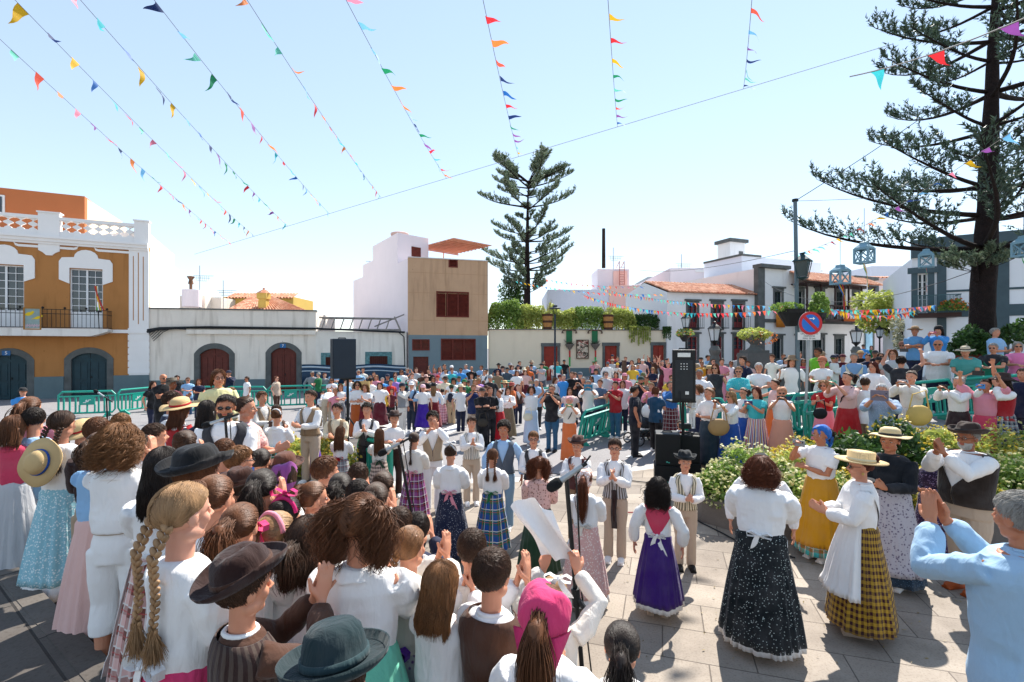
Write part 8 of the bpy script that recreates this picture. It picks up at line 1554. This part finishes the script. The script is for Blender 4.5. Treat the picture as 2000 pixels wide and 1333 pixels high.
# TREES
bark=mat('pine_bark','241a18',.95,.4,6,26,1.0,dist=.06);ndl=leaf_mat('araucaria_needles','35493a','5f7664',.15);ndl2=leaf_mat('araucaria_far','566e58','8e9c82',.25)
def araucaria(base,top,rb,label,whorls,seed,ndm,dens=1.0,needle=.13,group=None):
 """whorls: (fraction of height, length, n branches, droop, start angle)"""
 rng=np.random.RandomState(seed);base=np.array(base,float);top=np.array(top,float);Hh=top[2]-base[2]
 root=empty('norfolk_pine',base,world=False,label=label,cat='tree');g=G();K=26;rings=[]
 for i in range(K+1):
  t=i/K;c=(top-base)*t+np.array([.10*math.sin(t*5)*(1-t),0,0])*rb*3;r=rb*(1-t)**.8+.02;n=18
  rings.append([tuple(c+np.array([math.cos(2*math.pi*k/n),math.sin(2*math.pi*k/n),0])*r*(1+.10*rng.uniform(-1,1)))for k in range(n)])
 g.add(*rings_mesh(rings));NP=[];ND=[];NL=[]
 for(fr,L,nb,droop,a0)in whorls:
  for b in range(nb):
   a=a0+2*math.pi*b/nb+rng.uniform(-.18,.18);l=L*rng.uniform(.68,1.12);o=(top-base)*(fr+rng.uniform(-.008,.008));ns=9;pts=[]
   for i in range(ns+1):
    t=i/ns;z=l*(.10*math.sin(t*2.2)-droop*t+(.28+droop*.6)*t**3);aa=a+.08*math.sin(t*3+b);pts.append(o+np.array([math.cos(aa)*l*t,math.sin(aa)*l*t,z]))
   rr=[max(.006,.018*l*(1-i/ns)**.8*(rb/.4)**.5+.006)for i in range(ns+1)];g.add(*tube([tuple(p)for p in pts],rr,6))
   pts=np.array(pts);nsub=int(l*7.5*dens)
   for j in range(nsub):
    t=.34+.66*(j+rng.uniform(0,1))/nsub;f=t*ns;i0=min(ns-1,int(f));p=pts[i0]*(1-f+i0)+pts[i0+1]*(f-i0);d=pts[i0+1]-pts[i0];d/=np.linalg.norm(d);s=np.cross(d,[0,0,1]);s/=np.linalg.norm(s)+1e-6
    sd=1 if rng.rand()<.5 else-1;ln=(.18+.30*math.sin(min(1,t*1.05)*math.pi*.85))*min(1.3,.35+l*.22)*rng.uniform(.6,1.2)
    dd=d*rng.uniform(.3,.9)+s*sd*rng.uniform(.2,.9)+np.array([0,0,1])*rng.uniform(.3,1.2);dd/=np.linalg.norm(dd);e=p+dd*ln;g.add(*tube([tuple(p),tuple(e)],[.008,.004],3))
    for q in range(3 if ln>.2 else 2):
     tt=.3+.35*q;q0=p+dd*ln*tt;d2=dd+rng.normal(size=3)*.45+np.array([0,0,.55]);d2/=np.linalg.norm(d2);NP.append(q0);ND.append(d2);NL.append(ln*.6)
    NP.append(p);ND.append(dd);NL.append(ln*1.15)
 g.build('trunk',bark,root,smooth=True)
 NP,ND,NL=np.array(NP),np.array(ND),np.array(NL);M=max(6,int(13*dens));P=np.repeat(NP,M,0);Dv=np.repeat(ND,M,0);Ln=np.repeat(NL,M)[:,None];tt=rng.uniform(0,1,(len(P),1));Q=P+Dv*Ln*tt
 side=unit(np.cross(Dv,rng.normal(size=Dv.shape)));out=unit(side*.75+Dv*.8);w=needle*.16;tip=Q+out*needle*rng.uniform(.6,1.2,(len(P),1));sp=unit(np.cross(out,rng.normal(size=out.shape)))*w
 V=np.stack([Q-sp,Q+sp,tip],1).reshape(-1,3);link('crown',mesh(V,np.arange(len(V)).reshape(-1,3)),ndm,root);return root
b=px(1905,690,14.6);t=px(1945,0,14.9);tt=t+(t-b)*.22;ZT=terrain(b.x,b.y)
hh=lambda y:((px(1920,y+42,14.7).z-ZT)/(tt.z-ZT))
wh=[(hh(25),4.3,5,.20,0),(hh(70),2.6,4,.18,0),(hh(140),4.7,5,.14,0),(hh(205),3.3,5,.10,0),(hh(262),1.8,4,.10,0),(hh(325),4.9,6,.04,0),(hh(385),4.3,5,.10,0),(hh(445),5.0,7,.08,0),(hh(-35),3.6,5,.2,0),(hh(-90),2.8,5,.2,0)]
for i,w_ in enumerate(wh):
 wh[i]=(w_[0],w_[1],w_[2],w_[3],math.pi+(.12 if i%2 else-.14))
araucaria((b.x,b.y,ZT),(tt.x,tt.y,tt.z),.34,'huge dark araucaria pine rising out of frame at right',wh,3,ndl,.85,.14)
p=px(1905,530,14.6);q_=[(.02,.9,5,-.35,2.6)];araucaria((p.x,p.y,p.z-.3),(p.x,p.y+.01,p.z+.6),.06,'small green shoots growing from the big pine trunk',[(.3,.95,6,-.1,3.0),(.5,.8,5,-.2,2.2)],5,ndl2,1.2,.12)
D=46;b=px(1026,640,D);t=px(1032,352,D)
wh=[]
for i,(y,L,dr)in enumerate(((302,3.6,-.16),(308,4.0,-.14),(318,4.3,-.12),(332,4.2,-.08),(352,3.9,-.05),(378,4.6,.02),(402,1.6,0),(436,4.3,.05),(452,4.2,.14),(478,2.6,.1),(498,4.5,.06),(514,4.7,.16),(532,3.0,.1),(550,2.2,.05),(563,2.4,-.12))):wh.append((min(.985,max(.02,px(0,y+40-(y-300)*.12,D).z/t.z)),L,5,dr,i*1.3))
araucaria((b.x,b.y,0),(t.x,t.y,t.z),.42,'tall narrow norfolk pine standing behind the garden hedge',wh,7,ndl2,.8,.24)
def broadleaf(x,ytop,ybase,D,r,label,m,seed,n=5000,ls=.16,hb=None):
 t=px(x,ytop,D);b=px(x,ybase,D);zb=terrain(b.x,b.y);root=empty('leafy_tree',(b.x,b.y,zb),world=False,label=label,cat='tree');h=t.z-zb;rng=np.random.RandomState(seed);g=G();g.tube([(0,0,0),(.05,0,h*.3),(0,.05,h*.55)],[.16,.12,.09],8);cl=[]
 for i in range(16):a=rng.uniform(0,6.28);rr=r*rng.uniform(.2,.75);c=(rr*math.cos(a),rr*math.sin(a),h*rng.uniform(.42,.85));cl.append(c);g.tube([(0,.05,h*.4),tuple(np.array(c)*.6+np.array([0,0,h*.2])),c],[.07,.04,.015],5)
 g.build('trunk',bark,root);P=np.concatenate([np.array(c)+unit(rng.normal(size=(n//16,3)))*np.array([r*.42,r*.42,h*.14])*rng.uniform(.3,1,(n//16,1))**.5 for c in cl]);V,Fs=leaves(P,ls,rng,.3,.35);link('crown',mesh(V,Fs),m,root)
broadleaf(1742,556,690,31,2.3,'yellow green leafy tree between town hall and the right building',green2,21,7000,.15);broadleaf(1775,600,690,27,1.0,'small variegated tree below the right balcony',leaf_mat('variegated','6c7450','d0ccb0'),22,2500,.1)
broadleaf(1008,520,600,47,1.6,'dark ivy clump at the foot of the middle pine',green3,23,4000,.16)
# LANTERNS, WIRES AND BUNTING
lb=mat('pale_blue_paint','7ba0b0',.6,.12)
def lantern(x,y0,y1,D,label,ribbons,ry):
 t=px(x,y0,D);b=px(x,y1,D);h=t.z-b.z;w=h*.28;root=empty('wooden_lantern',b,ry,world=False,label=label,cat='lantern');g=G();e=.022;hb=h*.68
 for sx in(-1,1):
  for sy in(-1,1):g.box(sx*w-e,sx*w+e,sy*w-e,sy*w+e,0,hb)
 for z in(0,hb-2*e):
  for s_ in(-1,1):g.box(-w+e,w-e,s_*w-e*.9,s_*w+e*.9,z,z+2*e);g.box(s_*w-e*.9,s_*w+e*.9,-w+e,w-e,z,z+2*e)
 for s_ in(-1,1):
  for q in(-1,1):g.bar((-w,s_*w,hb*(.5-.45*q)),(w,s_*w,hb*(.5+.45*q)),e*.7,m=4);g.bar((s_*w,-w,hb*(.5-.45*q)),(s_*w,w,hb*(.5+.45*q)),e*.7,m=4)
 g.build('frame',lb,root);g=G();g.lathe([(w*1.45,0),(w*1.45,.02),(w*.7,h*.2),(w*.7,h*.27),(.001,h*.32)],(0,0,hb),4);V=[(x_*math.cos(.785)-y_*math.sin(.785),x_*math.sin(.785)+y_*math.cos(.785),z_)for x_,y_,z_ in g.V];G().add(V,g.Fs).build('roof',lb,root)
 G().bar((0,0,h*.98),(0,0,h+.9),.006).build('hanging_wire',blk,root)
 for i,c in enumerate(ribbons):
  g=G();L=h*(.8+.25*i);V=[]
  for k_ in range(9):s_=k_/8;x_=.04*i-.05+L*.5*s_*(.6+.4*math.sin(2*s_+i));V+=[(x_-.018,.01*math.sin(8*s_+i),-L*s_),(x_+.018,.01*math.sin(8*s_+i+1),-L*s_)]
  Fs=[(2*k_,2*k_+1,2*k_+3,2*k_+2)for k_ in range(8)];g.add(V,Fs);g.build('ribbon',mat('ribbon_'+c,c,.6,.1),root)
lantern(1688,472,515,13.2,'pale blue wooden lantern hanging highest under the pine bough',('2f9a4a','d8a020','e8e8e8'),.5);lantern(1641,516,556,14.2,'pale blue wooden lantern hanging lowest before the town hall',('2868b8','d8a020','282828','c03028'),.2);lantern(1809,486,523,14.0,'teal wooden lantern hanging before the right white building',('2f9a4a','2868b8','d87020'),.8);lantern(1999,460,502,12.5,'pale blue lantern cut by the right frame edge',('2f9a4a',),.3)
cord=mat('thin_cord','8a8a88',.8,.1,bst=0)
PC=[('yellow','e0b020'),('blue','2060a8'),('orange','e08040'),('teal','3cb8c0'),('red','d83038'),('pink','e88098'),('navy','1c3468'),('purple','8c4a98'),('green','1c8c5c'),('mint','68c8b0'),('sky','70b4e0'),('coral','e85840')]
def flagmat(c):
 k='pennant_'+c[0]
 if k in MC:return MC[k]
 m,t,bs=nodes(k);bs.inputs['Base Color'].default_value=hexc(c[1]);bs.inputs['Roughness'].default_value=.6;tl=t.nodes.new('ShaderNodeBsdfTranslucent');tl.inputs[0].default_value=hexc(c[1]);mx=t.nodes.new('ShaderNodeMixShader');mx.inputs[0].default_value=.5;t.links.new(bs.outputs[0],mx.inputs[1]);t.links.new(tl.outputs[0],mx.inputs[2]);t.links.new(mx.outputs[0],t.nodes['Material Output'].inputs[0]);MC[k]=m;return m
def bunting(A,B,n,label,seed,size=.3,sag=.4,wind=(.8,.1,-.35),start=.02,end=.99,r=.006,cols=None,jit=.35,group='pennant strings over the plaza'):
 A,B=Vector(A),Vector(B);rng=random.Random(seed);N=24;pt=lambda t:A.lerp(B,t)-Vector((0,0,sag*4*t*(1-t)))
 V,Fs=tube([pt(i/N)for i in range(N+1)],[r]*(N+1),4);o=link('bunting_string',mesh(V,Fs),cord);tag(o,label,'bunting',group)
 dirv=(B-A).normalized();w=Vector(wind).normalized()
 for i in range(n):
  t=start+(end-start)*(i+.5)/n;p=pt(t);s=size*rng.uniform(.88,1.1);c=(cols or PC)[rng.randrange(len(cols or PC))];u=dirv;d=(w+Vector((rng.uniform(-1,1),rng.uniform(-1,1),rng.uniform(-1,.6)))*jit).normalized();cr=u.cross(d).normalized();bend_=rng.uniform(-.35,.35);tw=rng.uniform(-.5,.5)
  V=[];K=6
  for k in range(K+1):
   q=k/K;c_=p+u*s*.0+d*s*1.25*q+cr*s*bend_*q*q*1.2+cr*s*.08*math.sin(q*6+i);hw=s*.46*(1-q);uu_=(u*math.cos(tw*q)+cr*math.sin(tw*q))
   V+=[c_-uu_*hw,c_+uu_*hw+Vector((0,0,0))]
  Fs=[(2*k,2*k+1,2*k+3,2*k+2)for k in range(K)];link('pennant',mesh(V,Fs,True),flagmat(c),o)
 return o
WA=px(380,497,27.0);WB=px(1745,86,14.8)
def wire_at(x):
 lo,hi=0.,1.
 for _ in range(40):
  m=(lo+hi)/2;q=WA.lerp(WB,m);xx=CX+F*q.x/q.y
  if xx<x:lo=m
  else:hi=m
 return WA.lerp(WB,lo)
V,Fs=tube([WA.lerp(WB,i/20)for i in range(21)],[.009]*21,4);tag(link('cross_wire',mesh(V,Fs),cord),'long thin wire stretched across the sky carrying the pennant strings','wire')
for i,(xw,xe,ye,De,n,nm_)in enumerate(((450,-60,0,8.5,23,'first'),(497,40,-10,8.5,22,'second'),(562,165,-12,8.5,20,'third'),(643,308,-12,8.6,19,'fourth'),(745,488,-12,8.8,17,'fifth'),(872,680,-12,9,14,'sixth'),(1013,945,-12,9.2,12,'seventh'),(1206,1188,-12,9.4,9,'eighth'),(1452,1468,-12,9.6,7,'ninth'))):
 A=wire_at(xw);B=px(xe,ye,De);B2=A+(B-A)*1.35;bunting(A,B2,int(n*1.4),nm_+' pennant string from the left, slanting up from the cross wire',30+i,.30,.25,wind=(.75,-.1,-.3)if xw>800 else(.35,-.3,-.75),jit=.55,start=.01,end=.98)
CP=[PC[i]for i in(0,1,2,3,4,5,9,10,11)]
bunting(px(1135,575,29),px(1545,603,17),62,'lower dense pennant string from the garden to the tall pole',51,.17,.55,wind=(.1,-.1,-1),jit=.3,cols=CP,r=.005,group='low pennant strings over the street');bunting(px(1165,562,30),px(1550,598,16.5),55,'upper dense pennant string from the garden to the tall pole',52,.16,.3,wind=(.1,-.1,-1),jit=.3,cols=CP,r=.005,group='low pennant strings over the street')
bunting(px(1600,604,17),px(1830,596,19),46,'dense pennant string from the tall pole to the right building',53,.18,.1,wind=(.1,-.1,-1),jit=.35,cols=CP,r=.005,group='low pennant strings over the street');bunting(px(1612,600,16),px(1790,606,18),34,'second tangled pennant string right of the tall pole',54,.18,.25,wind=(.2,-.1,-1),jit=.4,cols=CP,r=.005,group='low pennant strings over the street')
bunting(px(1000,548,33),px(1300,575,26),30,'faint pennant string across the foot of the middle pine',55,.17,.3,wind=(.6,-.1,-.7),jit=.4,cols=CP,r=.004,group='low pennant strings over the street');bunting(px(1060,545,36),px(1260,560,30),18,'shorter faint pennant string above the garden hedge',56,.17,.2,wind=(.6,-.1,-.7),jit=.4,cols=CP,r=.004,group='low pennant strings over the street')
bunting(px(1545,500,20),px(2050,205,7.5),24,'pennant string rising in front of the big pine to the right edge',57,.22,.35,wind=(.8,0,-.2),jit=.5);bunting(px(1660,150,9.5),px(2060,10,6.5),3,'white cord with few pennants crossing the top of the big pine',58,.28,.1,wind=(.5,0,-.6),jit=.4,r=.012)
def wire(A,B,label,sag=.3,r=.009):A,B=Vector(A),Vector(B);V,Fs=tube([A.lerp(B,i/16)-Vector((0,0,sag*4*i/16*(1-i/16)))for i in range(17)],[r]*17,4);tag(link('wire',mesh(V,Fs),mat('dark_wire','3a3c3e',.7,bst=0)),label,'wire')
wire(px(1553,393,12.6),px(1850,195,13.5),'dark wire from the top of the tall pole up into the pine',.05);wire(px(1553,393,12.6),px(1900,372,14),'thin wire from the tall pole sideways to the pine',.05,.006);wire(px(1553,490,12.6),px(1250,528,30),'thin wire from the tall pole over the pale houses',.25,.008);wire(px(1490,548,34),px(1900,530,14.6),'sagging dark cable from the town hall to the pine',1.2,.012)
u,z=fA.uz(205,600);g=G(fA.xf);root=empty('ribbon_bunch',fA.xf(u,.95,z),label='bunch of red green and white ribbons tied to the ochre house balcony',cat='ribbon');fA.g().bar((u,.9,3.6),(u-.1,.95,z+1.0),.02).build('stick',blk,root)
for i,c in enumerate(('c03028','2f9a4a','e8e8e8','d8a020','b02a25')):
 V=[]
 for k_ in range(9):s_=k_/8;uu_=u-.1+.07*i*s_+.05*math.sin(3*s_+i);V+=[(uu_-.035,.97+.01*i,z+1.0-1.25*s_),(uu_+.035,.99+.01*i,z+1.0-1.25*s_)]
 fA.g().add(V,[(2*k_,2*k_+1,2*k_+3,2*k_+2)for k_ in range(8)]).build('ribbon',mat('ribbon_'+c,c,.6,.1),root)
r=fA.rect(63,616,97,652);m_,t_,b_=nodes('painted_birds');o=fA.g().box(r[0],r[1],.9,.94,3.5,4.6).build('bird_picture',mat('picture_green','8a9c98',.6,.2,3));tag(o,'framed picture of yellow birds hung on the ochre balcony railing','picture')
bpy.data.materials.remove(m_)
c=(r[0]+r[1])/2;fA.g().strip([(r[0],3.5),(r[0],4.6),(r[1],4.6),(r[1],3.5),(r[0],3.5)],[(r[0]+.06,3.56),(r[0]+.06,4.54),(r[1]-.06,4.54),(r[1]-.06,3.56),(r[0]+.06,3.56)],.88,.96).build('frame',mat('ochre_wood','9a6a2c',.6),o)
yb=mat('bird_yellow','d8b820',.6);
for(du,dz,s_)in((-.12,.28,1.0),(.2,.1,.8)):
 g=fA.g();n=14;g.prism([(c+du+.15*s_*math.cos(2*math.pi*i/n),4.0+dz+.09*s_*math.sin(2*math.pi*i/n)+.04*math.cos(2*math.pi*i/n))for i in range(n)],.941,.95);g.prism([(c+du+.13+.055*math.cos(2*math.pi*i/n),4.09+dz+.055*math.sin(2*math.pi*i/n))for i in range(n)],.941,.951);g.prism([(c+du-.12,4.0+dz),(c+du-.26,3.9+dz),(c+du-.1,3.95+dz)],.941,.949);g.build('bird',yb,o)
g=fA.g()
for i in range(12):uu_=c-.25+.045*i;g.box(uu_,uu_+.03,.941,.948,3.62+.03*(i%3),3.74+.04*(i%2))
g.build('blossom',mat('blossom_pink','c8a8b4',.6),o)
wire(px(1040,925,7.2)+Vector((0,0,-.0)),px(1042,925,7.2),'x',0)if False else None
V,Fs=tube([(1.0+.5*i,7.6-.08*i+.05*math.sin(i),terrain(1.0+.5*i,7.6-.08*i)+.012)for i in range(6)],[.008]*6,4);tag(link('plastic_tape',mesh(V,Fs),mat('tape_red','d86060',.5)),'thin red and white tape lying on the paving before the speakers','tape')
rng=np.random.RandomState(5);n=260;X=rng.uniform(1.0,5.5,n);Y=rng.uniform(4.0,6.2,n);P_=np.stack([X,Y,np.full(n,.012)],1);nn=unit(rng.normal(size=(n,3))*.25+np.array([0,0,1]));a=unit(np.cross(nn,rng.normal(size=(n,3))));bq=np.cross(nn,a);sz=rng.uniform(.008,.022,(n,1));V=np.stack([P_-a*sz,P_-bq*sz*.4,P_+a*sz,P_+bq*sz*.4],1).reshape(-1,3);tag(link('leaf_litter',mesh(V,np.arange(n*4).reshape(n,4)),leaf_mat('dry_leaf','6c5a34','a8945c')),'tiny dry leaves scattered on the sunny paving','leaves',kind='stuff')
for i,pts in enumerate((((2.6,8.4,0),(2.2,7.9,0),(2.7,7.2,0),(3.0,6.3,0),(3.6,5.9,0)),((2.9,8.5,0),(2.4,8.9,0),(1.6,9.4,0),(.4,10.2,0),(-1.5,10.8,0)))):
 q=[Vector((x,y,terrain(x,y)+.014))for x,y,z in pts];fine=[]
 for j in range(len(q)-1):
  for k in range(5):fine.append(q[j].lerp(q[j+1],k/5)+Vector((.04*math.sin(j*5+k),.04*math.cos(j*5+k*1.3),0)))
 V,Fs=tube(fine,[.01]*len(fine),5);tag(link('power_cable',mesh(V,Fs),mat('black_cable','202224')),('black cable running from the speakers along the planter','black cable running from the speakers toward the street')[i],'cable')
